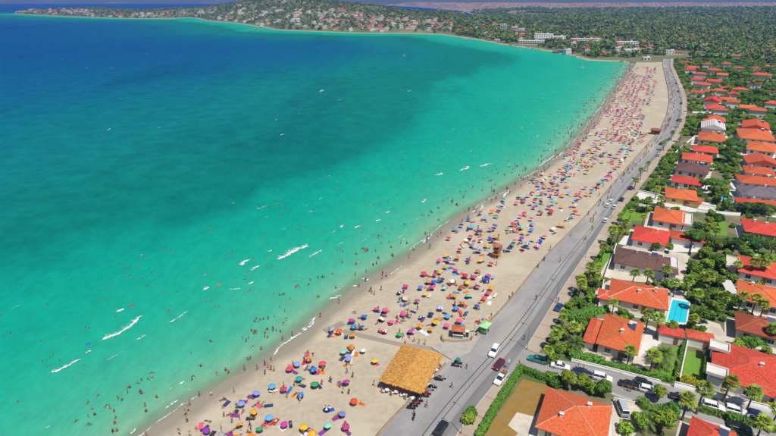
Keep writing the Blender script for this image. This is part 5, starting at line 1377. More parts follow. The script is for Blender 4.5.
def storeys(name, label, x, y, w, d, h, an, step=0.0, fl=3.0, mat='white', balcony=True, extra_roof=None):
    """blocky hotel or apartment building with window rows and slab bands; step sets each floor back"""
    p = px_terrain(x, y)
    if p is None: p = px(x, y, 1.5)
    e = empty(name, (p.x, p.y, p.z - .5), an, label, 'building')
    n = max(1, round(h / fl))
    for s in range(n):
        dd = d - s * step; yy = s * step / 2
        mb = MB(); mb.box((0, yy, fl / 2), (w, dd, fl)); mb.build('storey', [M[mat]], e, (0, 0, .5 + s * fl))
        k = max(2, int(w / 4))
        for q in range(k):
            t = (q + .5) / k * w - w / 2
            mb = MB(); mb.box((0, 0, 0), (2.0, .2, 1.7)); mb.build('window', [M['glass']], e, (t, yy - dd / 2 - .05, .5 + s * fl + 1.5))
        if balcony:
            mb = MB(); mb.box((0, yy - dd / 2 - .6, 0), (w + .1, 1.3, .18)); mb.box((0, yy - dd / 2 - 1.2, .5), (w, .08, .9)); mb.build('balcony', [M['white']], e, (0, 0, .5 + s * fl))
    mb = MB(); mb.box((0, n * step / 2, .25), (w + .6, d - (n - 1) * step + .6, .5)); mb.box((w * .2, n * step / 2, 1.2), (3, 3, 1.6)); mb.build('roof', [M[extra_roof or 'white']], e, (0, 0, .5 + n * fl))
    BUILT.append((p.x, p.y, max(w, d) * .75)); return e
storeys('apartment_block', 'tallest white apartment block of the trio on the shore', 503, 33.0, 13, 12, 17, -.3)
storeys('apartment_block', 'middle white apartment block of the trio with red roofed annex', 514, 33.8, 13, 11, 14, -.3)
storeys('apartment_block', 'lowest white apartment block of the trio, beside the terraced hotel', 521, 35.2, 14, 11, 11, -.3)
storeys('hotel', 'terraced white hotel with slanted rows of balconies above the shore', 543, 40.8, 34, 18, 11, -.35, 3.2)
storeys('hotel', 'stepped grey white hotel wing just right of the slanted balconies', 558, 41.5, 26, 15, 9, -.3, 2.6)
storeys('hotel', 'low sand coloured hotel building on the waterfront terrace', 531, 44.4, 44, 12, 5, -.35, mat='cream')
storeys('hotel', 'long sand coloured building behind the waterfront pavilion', 585, 42.3, 52, 12, 5, -.15, mat='cream')
storeys('hotel', 'long white two storey building behind the beach end', 626, 47.8, 34, 12, 8, -.1)
storeys('apartment_block', 'small white block beside the road at the beach end', 631, 53.8, 22, 9, 6, -.1, balcony=False)
storeys('beach_club', 'white flat beach club hall on the headland shore', 500, 41.4, 20, 10, 4, -.2, balcony=False)
storeys('beach_club', 'white box building at the sea end of the road', 646, 60.2, 9, 7, 4, -.1, balcony=False)
HM = [(n_, np.array(tuple(px_terrain(x, y).to_2d()))) for n_, x, y in [('outer tip of the headland', 20, 13.6), ('low headland tip', 60, 13), ('neck of the headland', 130, 17), ('cove beside the hill', 200, 17), ('headland jetties', 265, 26), ('crown of the headland hill', 275, 6), ('upper slope of the hill', 250, 14), ('right shoulder of the hill', 345, 16),
      ('middle headland shore', 340, 31), ('end of the headland shore', 430, 32), ('white tower trio', 508, 32), ('beach club hall', 490, 38), ('beach end white building', 626, 48), ('ridge behind the shore', 400, 22), ('brown field behind the bay', 470, 27)] if px_terrain(x, y)]
gsave = [(o, o['group']) for n_, p_, o in HILL]
rank_labels([(o, n_, p_) for n_, p_, o in HILL], HM, '{n}, {o} such out from the {m}', '{n} near the {m}', 'x')
for o, g_ in gsave: o['group'] = g_
# pavilion on the water and rocky point with jetty
def shore_pavilion(x, y, w, d, roofm, label):
    p = px(x, y, 1.0); e = empty('waterfront_pavilion', (p.x, p.y, 0), -.25, label, 'pavilion')
    mb = MB(); mb.box((0, 0, 1.0), (w, d, .3)); mb.build('deck', [M['pale_wood']], e)
    for sx in np.linspace(-1, 1, 5):
        for sy in (-1, 1):
            mb = MB(); mb.tube([(sx * w * .45, sy * d * .42, -3), (sx * w * .45, sy * d * .42, 4)], .2, 6); mb.build('post', [M['wood']], e)
    V, F, uv, _ = roof_solid(w * .95, d * .95, 1.8, 'hip'); link('roof', np_mesh('roof', np.array(V), [list(f) for f in F], roofm, uv=uv), e, (0, 0, 4))
shore_pavilion(563, 52.5, 30, 11, M['roof_grey'], 'dark roofed pavilion standing in the water before the hotel')
shore_pavilion(600, 56.5, 22, 9, M['roof_red'], 'dark red roofed waterfront pavilion on the rocky point')
def rock_mesh(seed):
    rg = np.random.default_rng(seed); V, F = [], []
    n, m = 7, 5
    for i_ in range(m + 1):
        for k in range(n):
            th = math.pi * i_ / m; a = 2 * math.pi * k / n; r_ = 1 + rg.uniform(-.28, .2)
            V.append((r_ * math.sin(th) * math.cos(a), r_ * math.sin(th) * math.sin(a) * .8, r_ * math.cos(th) * .65))
    F = [[i_ * n + k, i_ * n + (k + 1) % n, (i_ + 1) * n + (k + 1) % n, (i_ + 1) * n + k] for i_ in range(m) for k in range(n)]
    return np_mesh('rock', np.array(V), [f[::-1] for f in F], M['rock'])
M['rock'] = pmat('shore_rock', (.19, .155, .125), (.11, .095, .08), .8, .95, bump=.4)
ROCKS = [rock_mesh(s) for s in range(4)]
rk = []
for k in range(36):
    t = R_.random(); i_ = R_.randrange(0, 10); a, b = coast_main[i_], coast_main[i_ + 1]
    q = a * (1 - t) + b * t
    o = link('shore_rock', ROCKS[k % 4], None, (q[0] + R_.uniform(-4, 4), q[1] + R_.uniform(-3, 4), R_.uniform(-.2, .6)), R_.uniform(0, 6), R_.uniform(.9, 2.6)); tag(o, None, 'rock'); rk.append((o, 'dark shore boulder', (q[0], q[1])))
rank_labels(rk, [('red roofed pavilion', lm(600, 57)), ('dark roofed pavilion', lm(563, 52)), ('sea end of the road', lm(640, 62)), ('beach end waterline', lm(625, 63)), ('hotel terrace', lm(535, 48))], '{n}, {o} one out from the {m}', '{n} near the {m}', 'boulders along the rocky point')
# jetty
for (x0, y0), (x1, y1), lb in [((262, 27.6), (246, 31.2), 'thin grey jetty reaching out from the headland hill'), ((470, 38.8), (465, 40.4), 'short pale jetty below the beach club hall'), ((268, 29), (257, 31), 'second thin jetty beside the headland hill jetty')]:
    a, b = px(x0, y0), px(x1, y1); d = b - a; ln = d.length; an = math.atan2(d.y, d.x); e = empty('jetty', (a.x, a.y, 0), an, lb, 'jetty')
    mb = MB(); mb.box((ln / 2, 0, .9), (ln, 3.2, .25)); mb.build('deck', [M['concrete']], e)
    for k in range(max(2, int(ln / 7))):
        for s in (-1.2, 1.2):
            mb = MB(); mb.tube([(k * 7 + 2, s, -2.5), (k * 7 + 2, s, .8)], .18, 5); mb.build('pile', [M['wood']], e)

# wood, scrub and far town
def clear_built(X, Y):
    B = np.array(BUILT); ok = np.ones(len(X), bool)
    for bx_, by_, br in B: ok &= np.hypot(X - bx_, (Y - by_) * .8) > br
    return ok
X, Y = wood_points(52000, 150, 2500, 700, 3200, lambda X, Y: in_land(X, Y, 10) & ((Y > 742) | (X > 388)) & (vnoise(X, Y, 130, 21) * .6 + vnoise(X, Y, 45, 22) * .4 > .38))
keep = clear_built(X, Y) & ~((X < 520) & (Y > 1500) & (vnoise(X, Y, 80, 8) < .6)) & ~((Y < 1000) & (X < 470) & (vnoise(X, Y, 30, 5) < .52)); X, Y = X[keep], Y[keep]
Z = terrain_h(X, Y)
scatter('forest', np.c_[X, Y, Z - .3], (.7 + 1.4 * rng.random(len(X)) ** 1.6) * (1 + (Y - 700) / 4200), WOOD, 'dense dark green pine wood stretching inland behind the villas')
X = rng.uniform(-2050, 560, 46000); Y = rng.uniform(850, 3100, 46000)
k = in_land(X, Y, 12) & (vnoise(X, Y, 90, 12) + .5 * vnoise(X, Y, 35, 13) > .3); X, Y = X[k], Y[k]
k = clear_built(X, Y); X, Y = X[k], Y[k]; Z = terrain_h(X, Y)
scatter('scrub', np.c_[X, Y, Z - .3], rng.uniform(.6, 1.5, len(X)), SCRUB, 'green trees and scrub between the houses of the headland')
print('forest points', len(X))
V_, F_, I_ = [], [], []
bx8 = np.array([(-1, -1, 0), (1, -1, 0), (1, 1, 0), (-1, 1, 0), (-1, -1, 1), (1, -1, 1), (1, 1, 1), (-1, 1, 1)], float)
fx6 = np.array([(4, 5, 6, 7), (0, 1, 5, 4), (1, 2, 6, 5), (2, 3, 7, 6), (3, 0, 4, 7)])
X = rng.uniform(380, 4300, 3000); Y = rng.uniform(2950, 5000, 3000)
k = (X < Y * .85) & inside(poly, X, Y) & (vnoise(X, Y, 260, 30) + .3 * vnoise(X, Y, 90, 31) > .55); X, Y = X[k], Y[k]; Z = terrain_h(X, Y)
for x, y, z in zip(X, Y, Z):
    s = np.array([rng.uniform(4, 8), rng.uniform(4, 7), rng.uniform(3, 6)]); b = len(V_) * 8
    V_.append(bx8 * s + np.array([x, y, z - 1])); F_.append(fx6 + b); r_ = rng.integers(0, 3); I_ += [1 if rng.random() < .7 else 2] + [2] * 4
M['town_pink'] = pmat('town_render', (.36, .26, .215), (.46, .36, .3), .01, .9)
town = link('distant_town', np_mesh('distant_town', np.concatenate(V_), np.concatenate(F_), [M['white'], M['roof_rust'], M['town_pink']], I_))
tag(town, 'pinkish mass of small houses of a distant town below the hills', kind='stuff')

# ---------------------------------------------------------------- vehicles
def loft(mb, secs, m=0):
    """closed loft through sections of equal point count"""
    n = len(secs[0]); vs = [v for s in secs for v in s]
    fs = [(i * n + k, i * n + (k + 1) % n, (i + 1) * n + (k + 1) % n, (i + 1) * n + k) for i in range(len(secs) - 1) for k in range(n)]
    fs += [tuple(range(n - 1, -1, -1)), tuple((len(secs) - 1) * n + k for k in range(n))]
    mb.add(vs, fs, m)
def wheel_meshes():
    t = MB(); t.lathe([(.2, -.1), (.29, -.11), (.32, -.07), (.32, .07), (.29, .11), (.2, .1)], 14, 0, axis='y')
    r = MB(); r.lathe([(.02, -.105), (.2, -.1), (.2, .1), (.02, .105)], 10, 0, axis='y')
    return t.mesh('tyre', [M['black']]), r.mesh('rim', [M['rim']])
TYRE, RIM = wheel_meshes()
CARS = {}
def car_mesh(kind, paint):
    key = (kind, paint)
    if key in CARS: return CARS[key]
    spec = {'sedan': (4.5, 1.76, .62, .88, [(-.5, .5), (-.5, .9), (-.47, .96), (-.25, 1), (.2, 1), (.42, .97), (.49, .86), (.5, .5)], (-.30, .24), (-.17, .06), 1.43),
            'hatch': (4.0, 1.72, .64, .92, None, (-.46, .22), (-.38, .05), 1.48),
            'wagon': (4.6, 1.78, .64, .94, None, (-.47, .22), (-.42, .07), 1.5),
            'suv': (4.5, 1.84, .78, 1.05, None, (-.47, .2), (-.42, .07), 1.68),
            'pickup': (5.0, 1.8, .72, 1.0, None, (-.06, .27), (-.03, .14), 1.7),
            'van': (4.7, 1.86, .8, 1.1, None, (-.48, .32), (-.47, .2), 1.95)}[kind]
    Ln, W, zm, zb, _, gb, gt, zr = spec
    mb = MB(); secs = []
    hood = .84 if kind not in ('van',) else .95
    for t, wf, bot, top in [(-.5, .80, .42, zb - .16), (-.485, .93, .28, zb - .04), (-.42, 1, .22, zb), (gb[0] + .02, 1, .22, zb), (0, 1, .22, zb), (gb[1], 1, .22, zb - .01), (.36, .99, .22, zb * hood + .06), (.455, .95, .24, zb * hood - .03), (.49, .86, .3, zb * hood - .16), (.5, .74, .4, zb * hood - .28)]:
        x = t * Ln; w = W / 2 * wf
        secs.append([(x, -w * .96, bot), (x, -w, (bot + top) / 2), (x, -w * .97, top - .08), (x, -w * .86, top), (x, w * .86, top), (x, w * .97, top - .08), (x, w, (bot + top) / 2), (x, w * .96, bot)])
    loft(mb, secs)
    # roof and pillars
    wb, wt = W / 2 * .84, W / 2 * .68
    z0, z1 = zb - .02, zr
    B = [(gb[0] * Ln, -wb, z0), (gb[1] * Ln, -wb, z0), (gb[1] * Ln, wb, z0), (gb[0] * Ln, wb, z0)]
    Tp = [(gt[0] * Ln, -wt, z1), (gt[1] * Ln, -wt, z1), (gt[1] * Ln, wt, z1), (gt[0] * Ln, wt, z1)]
    for a, b in zip(B, Tp): mb.tube([a, b], .045, 5)
    xm0, xm1 = (B[0][0] + B[1][0]) / 2, (Tp[0][0] + Tp[1][0]) / 2
    for s in (0, 3): mb.tube([(xm0, B[s][1], z0), (xm1, Tp[s][1], z1)], .04, 5)
    mb.box(((gt[0] + gt[1]) / 2 * Ln, 0, z1 + .01), ((gt[1] - gt[0]) * Ln + .14, wt * 2 + .1, .07), taper=.93)
    if kind == 'pickup':
        for s in (-1, 1): mb.box((-.29 * Ln, s * W * .45, zb + .12), (.4 * Ln, .08, .34))
        mb.box((-.49 * Ln, 0, zb + .12), (.08, W * .88, .34))
    for s in (-1, 1): mb.box((gb[1] * Ln - .22, s * (W / 2 + .08), zb + .06), (.16, .2, .13))
    body = mb.mesh('body', [CAR[paint]])
    g = MB(); g.add([Vector(v) * 1.0 for v in B] + [Vector(v) for v in Tp], [(0, 1, 5, 4), (1, 2, 6, 5), (2, 3, 7, 6), (3, 0, 4, 7), (4, 5, 6, 7)])
    glass = g.mesh('windows', [M['glass']])
    lm_ = MB(); lm_.box((0, 0, 0), (.1, .34, .16)); hl = lm_.mesh('headlight', [M['lamp']])
    lm_ = MB(); lm_.box((0, 0, 0), (.08, .3, .2)); tl = lm_.mesh('tail_light', [M['tail']])
    CARS[key] = (body, glass, hl, tl, Ln, W, zb); return CARS[key]
PNAME = {'white': 'white', 'black': 'black', 'navy': 'navy blue', 'teal': 'teal green', 'maroon': 'dark red', 'blue': 'deep blue', 'silver': 'silver blue', 'red': 'red', 'green': 'green'}
def car(kind, paint, loc, rz, label, group=None, name='parked_car', cat='car', s=.93):
    body, glass, hl, tl, Ln, W, zb = car_mesh(kind, paint)
    e = empty(name, loc, rz, label, cat, group, s)
    link('body', body, e); link('windows', glass, e)
    for sx in (-.31, .31):
        for sy in (-1, 1):
            w = link('wheel', TYRE, e, (sx * Ln, sy * (W / 2 - .1), .32)); w.name = 'wheel'; link('rim', RIM, w)
    for sy in (-1, 1):
        link('headlight', hl, e, (.475 * Ln, sy * W * .33, zb * .72)); link('tail_light', tl, e, (-.485 * Ln, sy * W * .36, zb * .78))
    return e
def road_dir(p): return tangent(RIGHT, near_on(RIGHT, np.array([tuple(p.to_2d())]))[0][0])
def street_dir(p): return tangent(ST, near_on(ST, np.array([tuple(p.to_2d())]))[0][0])
RZ = GZ + .104
def on_road(x, y, kind, paint, label, flip=False, dr=0, **k):
    p = px(x, y, RZ); t = road_dir(p); return car(kind, paint, p, math.atan2(t[1], t[0]) + (math.pi if flip else 0) + dr, label, **k)
def on_st(x, y, kind, paint, label, flip=False, dr=0, **k):
    p = px(x, y, RZ); t = street_dir(p); return car(kind, paint, p, math.atan2(t[1], t[0]) + (math.pi if flip else 0) + dr, label, **k)
PK, MV = 'cars parked along the side street', 'cars driving on the beach road'
on_road(494, 353, 'suv', 'white', 'white car crossing the junction in front of the kiosk', True, .15, name='car', group=MV)
on_road(498.5, 366.5, 'hatch', 'maroon', 'dark red hatchback at the mouth of the side street', True, name='car', group=MV)
pk = on_road(501, 380, 'pickup', 'white', 'white pickup with a brown load parked beside the dry lawn hedge', True, name='pickup_truck', cat='truck')
mb = MB()
for k in range(9): mb.tube([(-2.2 + R_.uniform(0, .3), -.6 + k * .15, 1.15 + R_.uniform(0, .2)), (-.5, -.6 + k * .15 + R_.uniform(-.1, .1), 1.2 + R_.uniform(0, .25))], .1, 5)
mb.box((-1.3, .2, 1.3), (.9, .7, .3), .3); ld = mb.build('timber_load', [M['wood']], None, pk.location, pk.rotation_euler.z); ld['kind'] = 'stuff'; tag(ld, 'brown timber and bundles heaped in the white pickup bed', kind='stuff')
on_road(441, 430, 'wagon', 'black', 'black car at the bottom edge, driving on the beach road', False, name='car', group=MV)
on_road(558.5, 308.5, 'sedan', 'blue', 'deep blue sedan pulled in by the pavement opposite the cream ridged villa', False)
for x, y, pt, lb in [(605.5, 221.5, 'white', 'white car on the beach road, closest of four whites before the square lawn'), (607.5, 206.5, 'white', 'second of four white cars on the beach road'), (611, 202.5, 'white', 'third of four white cars on the beach road'), (614.5, 208, 'white', 'white car of four that keeps to the pavement side')]:
    on_road(x, y, 'hatch', pt, lb, name='car', group=MV)
on_road(621.5, 200.5, 'hatch', 'black', 'black car by the pavement before the ochre walled villa', group=None)
on_road(630.5, 189, 'sedan', 'navy', 'dark car by the pavement past the ochre walled villa')
on_road(661, 144.5, 'hatch', 'black', 'black car on the beach road near the two chimney villa')
on_road(658, 156, 'wagon', 'silver', 'silver car on the pavement side near the small brown roof')
for k, (x, y, pt) in enumerate([(677.5, 121, 'black'), (679, 110, 'white'), (673, 134, 'silver'), (680, 97, 'white'), (678, 92, 'red'), (676, 84, 'black'), (673.5, 77, 'white'), (671, 71, 'silver'), (681, 104, 'blue'), (669, 140, 'white')]):
    on_road(x, y, 'hatch', pt, PNAME[pt] + ' car, ' + ORD[k] + ' in the line along the far curve of the road', name='car', group='cars on the far curve of the beach road')
on_st(537, 361, 'wagon', 'teal', 'teal green estate car at the side street mouth', True, group=PK)
on_st(560, 367.5, 'sedan', 'white', 'white sedan parked beside the street corner hedge', group=PK)
on_st(582, 374, 'sedan', 'navy', 'navy blue sedan parked between two white cars', group=PK)
on_st(602, 379.5, 'suv', 'white', 'white off-roader parked behind the navy sedan', group=PK)
on_st(629, 386.5, 'sedan', 'black', 'long black sedan parked mid street with people beside it', group=PK)
on_st(643, 384.5, 'hatch', 'black', 'small black car tucked against the white street wall', group=PK)
on_st(648, 391.5, 'hatch', 'white', 'small white car parked by the leafy bush', group=PK)
on_st(680, 399.5, 'sedan', 'black', 'black car shaded by two palms on the side street', group=PK)
on_st(713, 408.5, 'suv', 'white', 'white car under the palms below the golden hedge, first of the pair', group=PK)
on_st(736, 412.5, 'wagon', 'white', 'white car under the palms below the golden hedge, second of the pair', group=PK)
on_st(757, 417, 'hatch', 'navy', 'dark car beyond the pair of white cars below the golden hedge', group=PK)
on_st(739, 428.5, 'sedan', 'black', 'black car behind the dark hedge near the bottom corner villa', group=PK)
on_st(621.5, 410, 'van', 'silver', 'silver blue van in the cream driveway', False, math.pi / 2 + .3, name='van')

# motor scooters along the promenade
def scooter_meshes(paint):
    b = MB(); loft(b, [[(x, -w, z0), (x, -w, z1), (x, w, z1), (x, w, z0)] for x, w, z0, z1 in ((-.85, .08, .55, .7), (-.5, .17, .35, .78), (-.1, .16, .26, .62), (.15, .14, .24, .34), (.38, .15, .26, .4))])
    loft(b, [[(x, -.2, z), (x + .1, -.2, z), (x + .1, .2, z), (x, .2, z)] for x, z in ((.42, .3), (.38, .7), (.28, 1.0))])
    b.box((.72, 0, .58), (.4, .16, .06))
    s = MB(); loft(s, [[(x, -w, z0), (x, -w, z0 + .1), (x, w, z0 + .1), (x, w, z0)] for x, w, z0 in ((-.75, .1, .8), (-.4, .16, .78), (0, .12, .7))])
    h = MB(); h.tube([(.32, -.36, 1.08), (.3, 0, 1.02), (.32, .36, 1.08)], .025, 6); h.tube([(.3, 0, 1.02), (.7, 0, .3)], .035, 6); h.box((.38, 0, .98), (.1, .16, .14))
    w = MB(); w.lathe([(.1, -.05), (.24, -.055), (.27, -.02), (.27, .02), (.24, .055), (.1, .05)], 12, 0, axis='y')
    return b.mesh('body', [CAR[paint]]), s.mesh('seat', [M['black']]), h.mesh('handlebar', [M['metal']]), w.mesh('wheel', [M['black']])
SCO = {p: scooter_meshes(p) for p in ('black', 'red', 'navy', 'silver', 'white')}
PZ = GZ + .112
def scooter(x, y, paint, label, an=None):
    p = px(x, y, PZ); t = road_dir(p); e = empty('motor_scooter', p, math.atan2(t[1], t[0]) + (an if an is not None else -1.15), label, 'scooter', 'scooters parked beside the thatched shelter')
    b, s, h, w = SCO[paint]
    link('body', b, e); link('seat', s, e); link('handlebar', h, e)
    for x_ in (-.62, .7): link('wheel', w, e, (x_, 0, .27))
for k, (x, y, pt) in enumerate([(458, 364, 'black'), (455, 366.5, 'navy'), (441.5, 379, 'silver'), (438.5, 380.5, 'black'), (432.5, 388, 'black'), (429.5, 390.5, 'silver'), (426.5, 394.5, 'red'), (424.5, 397, 'black'), (418.5, 401.5, 'black'), (416, 404, 'red'), (413.5, 406.5, 'navy'), (411, 409, 'black')]):
    scooter(x, y, pt, f'{PNAME[pt]} scooter, {ORD[k]} in the parked line counting from the junction')
scooter(414, 418, 'navy', 'navy scooter with rider standing apart on the promenade', .3)

# ---------------------------------------------------------------- people
ADJ = ['pelvis', 'waist', 'chest', 'neck', 'head', 'crown']
def pose_joints(pose):
    J = {'pelvis': (0, 0, .95), 'waist': (0, 0, 1.1), 'chest': (0, 0, 1.32), 'neck': (0, 0, 1.48), 'head': (0, .015, 1.6), 'crown': (0, 0, 1.7)}
    for s, n in ((-1, 'r'), (1, 'l')):
        J.update({'sho' + n: (s * .18, 0, 1.41), 'elb' + n: (s * .25, .0, 1.13), 'wri' + n: (s * .27, .07, .9), 'han' + n: (s * .27, .1, .8), 'hip' + n: (s * .1, 0, .91), 'kne' + n: (s * .11, .02, .5), 'ank' + n: (s * .11, -.02, .09), 'toe' + n: (s * .12, .14, .04)})
    if pose == 'walk':
        J.update({'kner': (-.11, .22, .54), 'ankr': (-.11, .3, .12), 'toer': (-.12, .46, .1), 'knel': (.11, -.08, .5), 'ankl': (.11, -.34, .14), 'toel': (.12, -.2, .05), 'elbr': (-.24, -.16, 1.15), 'wrir': (-.24, -.1, .93), 'hanr': (-.23, -.06, .85), 'elbl': (.24, .12, 1.15), 'wril': (.22, .3, 1.02), 'hanl': (.21, .36, .97)})
    if pose == 'arms':
        J.update({'elbr': (-.4, .06, 1.28), 'wrir': (-.6, .14, 1.2), 'hanr': (-.7, .16, 1.18), 'elbl': (.4, .06, 1.28), 'wril': (.6, .14, 1.2), 'hanl': (.7, .16, 1.18)})
    if pose == 'sit':
        for k in list(J):
            x, y, z = J[k]
            if k in ADJ or k[:3] in ('sho',): J[k] = (x, y - .12 * (z - .95), z - .83)
        for s, n in ((-1, 'r'), (1, 'l')):
            J.update({'hip' + n: (s * .1, .03, .12), 'kne' + n: (s * .14, .4, .32), 'ank' + n: (s * .13, .78, .08), 'toe' + n: (s * .14, .9, .17), 'elb' + n: (s * .27, -.2, .3), 'wri' + n: (s * .28, -.32, .12), 'han' + n: (s * .29, -.38, .06)})
    if pose == 'lie':
        for k in list(J):
            x, y, z = J[k]
            J[k] = (x, z - .85, .13 + y * .3)
        for s, n in ((-1, 'r'), (1, 'l')): J.update({'elb' + n: (s * .34, .42, .09), 'wri' + n: (s * .3, .62, .07), 'han' + n: (s * .26, .7, .06), 'ank' + n: (s * .12, -.76, .08), 'toe' + n: (s * .15, -.88, .1)})
    return J
RAD = {'pelvis': .15, 'waist': .125, 'chest': .15, 'neck': .055, 'head': .1, 'crown': .07, 'sho': .07, 'elb': .045, 'wri': .034, 'han': .04, 'hip': .095, 'kne': .062, 'ank': .042, 'toe': .04}
EDG = [('pelvis', 'waist'), ('waist', 'chest'), ('chest', 'neck'), ('neck', 'head'), ('head', 'crown')] + [e_ for n in 'rl' for e_ in (('chest', 'sho' + n), ('sho' + n, 'elb' + n), ('elb' + n, 'wri' + n), ('wri' + n, 'han' + n), ('pelvis', 'hip' + n), ('hip' + n, 'kne' + n), ('kne' + n, 'ank' + n), ('ank' + n, 'toe' + n))]
def person_base(pose, sub):
    J = pose_joints(pose); names = list(J); ix = {k: i for i, k in enumerate(names)}
    me = bpy.data.meshes.new('p'); me.from_pydata([J[k] for k in names], [(ix[a], ix[b]) for a, b in EDG], [])
    o = bpy.data.objects.new('p', me); col.objects.link(o)
    o.modifiers.new('s', 'SKIN')
    for k in names:
        v = me.skin_vertices[0].data[ix[k]]; r = RAD.get(k, RAD.get(k[:3])); v.radius = (r, r * (.78 if k in ('pelvis', 'waist', 'chest') else 1)); v.use_root = k == 'pelvis'
    if sub: s = o.modifiers.new('u', 'SUBSURF'); s.levels = s.render_levels = sub
    dg = bpy.context.evaluated_depsgraph_get(); dg.update()
    ev = o.evaluated_get(dg); m2 = bpy.data.meshes.new_from_object(ev)
    C = np.empty(len(m2.polygons) * 3); m2.polygons.foreach_get('center', C); C = C.reshape(-1, 3)
    P0 = np.array([J[a] for a, b in EDG]); P1 = np.array([J[b] for a, b in EDG]); d = P1 - P0
    t = np.clip(((C[:, None] - P0) * d).sum(2) / ((d * d).sum(1) + 1e-9), 0, 1)
    k = np.linalg.norm(C[:, None] - (P0 + t[..., None] * d), axis=2).argmin(1)
    nm = np.array(['/'.join(e_) for e_ in EDG])[k]
    hd = np.array(J['head']); up_ = np.array(J['crown']) - hd; up_ /= np.linalg.norm(up_)
    mi = np.zeros(len(C), int)
    for i_, n in enumerate(nm):
        if n in ('head/crown',) or (n == 'neck/head' and (C[i_] - hd) @ up_ > -.02 and pose != 'lie' and C[i_][1] < hd[1] + .03): mi[i_] = 1
        elif n in ('pelvis/waist', 'pelvis/hipr', 'pelvis/hipl'): mi[i_] = 2
        elif n.startswith('hip') and t[i_, k[i_]] < .35: mi[i_] = 2
        elif n == 'waist/chest' and t[i_, k[i_]] > .45: mi[i_] = 3
    m2.materials.clear()
    m2.polygons.foreach_set('material_index', mi.astype(np.int32)); m2.polygons.foreach_set('use_smooth', np.ones(len(C), bool))
    bpy.data.objects.remove(o)
    return m2
POSES = {p: person_base(p, 1) for p in ('stand', 'walk', 'arms', 'sit', 'lie')}
PEOPLE = {}
SWIM = ['red', 'blue', 'black', 'white', 'pink', 'navy', 'green']
def person_mesh(pose, swim, sk, hr, top):
    key = (pose, swim, sk, hr, top)
    if key not in PEOPLE:
        m2 = POSES[pose].copy(); m2.name = 'person'
        for mt in (SKIN[sk], HAIR[hr], FM[swim], FM[swim] if top else SKIN[sk]): m2.materials.append(mt)
        PEOPLE[key] = m2
    return PEOPLE[key]
PERSONS = []                       # (distance, pose, position, rz)
def want(pose, x, y, z, rz=None): PERSONS.append((math.hypot(x, y), pose, (x, y, z), random.uniform(0, 6.28) if rz is None else rz))

# ---------------------------------------------------------------- umbrellas, mats and other things on the sand
NG = 8
def canopy_mesh(c1, c2, lo=False):
    n = NG if not lo else 6
    V, F, I_ = [], [], []
    prof = [(0, .33), (.45, .26), (.85, .09), (1.05, -.02)] if not lo else [(0, .33), (1.02, 0)]
    V.append((0, 0, prof[0][1] + .03))
    for r, z in prof[1:]:
        for k in range(n * (2 if not lo else 1)):
            a = 2 * math.pi * k / (n * (2 if not lo else 1)); rr = r * (1 if (k % 2 == 0 or lo) else .955)
            V.append((rr * math.cos(a), rr * math.sin(a), z if (k % 2 == 0 or lo) else z - .015))
    m = n * (2 if not lo else 1)
    for k in range(m): F.append([0, 1 + k, 1 + (k + 1) % m]); I_.append((k // 2) % 2)
    for r in range(len(prof) - 2):
        for k in range(m): F.append([1 + r * m + k, 1 + (r + 1) * m + k, 1 + (r + 1) * m + (k + 1) % m, 1 + r * m + (k + 1) % m]); I_.append((k // 2) % 2)
    if not lo:                     # hanging valance
        b = len(V); base = 1 + (len(prof) - 2) * m
        for k in range(m): x, y, z = V[base + k]; V.append((x * .99, y * .99, z - .14))
        for k in range(m): F.append([base + k, b + k, b + (k + 1) % m, base + (k + 1) % m]); I_.append((k // 2) % 2)
    return V, F, I_
CAN = {}
def canopy(c1, c2=None):
    k = (c1, c2)
    if k not in CAN:
        V, F, I_ = canopy_mesh(c1, c2); CAN[k] = np_mesh('canopy', np.array(V), F, [FM[c1], FM[c2 or c1]], I_)
    return CAN[k]
mb = MB(); mb.tube([(0, 0, -.4), (0, 0, 1.98)], .025, 6); mb.lathe([(.03, 1.98), (.05, 2.01), (.01, 2.1)], 6); POLE = mb.mesh('pole', [M['white']])
UMB = []                            # (distance, colour, second colour, x, y, z, scale, tilt, tilt direction)
def umbrella(x, y, c, c2=None, s=1.0, tilt=None, td=None):
    z = float(beach_z(np.array([[x, y]]))[0])
    UMB.append((math.hypot(x, y), c, c2, x, y, z, s, abs(random.gauss(0, .26)) if tilt is None else tilt, random.uniform(0, 6.28) if td is None else td))
U1 = [(645, 340, 'periwinkle'), (690, 292, 'red'), (588, 385, 'mint'), (658, 392, 'purple', 'red'), (525, 420, 'yellow'), (495, 392, 'yellow'), (418, 377, 'magenta'), (322, 393, 'green'), (360, 352, 'sky blue'), (243, 375, 'yellow', 'orange'), (300, 325, 'orange', 'yellow'), (250, 292, 'periwinkle'), (310, 252, 'periwinkle'), (172, 412, 'grey'),
      (228, 430, 'orange'), (115, 395, 'purple'), (482, 262, 'blue', 'sky blue'), (415, 238, 'red', 'pink'), (475, 198, 'teal'), (537, 223, 'green'), (533, 165, 'sky blue', 'blue'), (568, 142, 'pink', 'red'), (468, 140, 'periwinkle'), (515, 122, 'red', 'yellow'), (648, 95, 'mint'), (668, 122, 'periwinkle'), (680, 78, 'orange'), (660, 215, 'pink', 'purple'),
      (585, 315, 'black', 'white'), (370, 228, 'sky blue'), (770, 133, 'yellow'), (632, 15, 'red', 'orange'), (685, 30, 'yellow', 'orange'), (725, 90, 'white'), (437, 158, 'pink'), (602, 5, 'grey')]
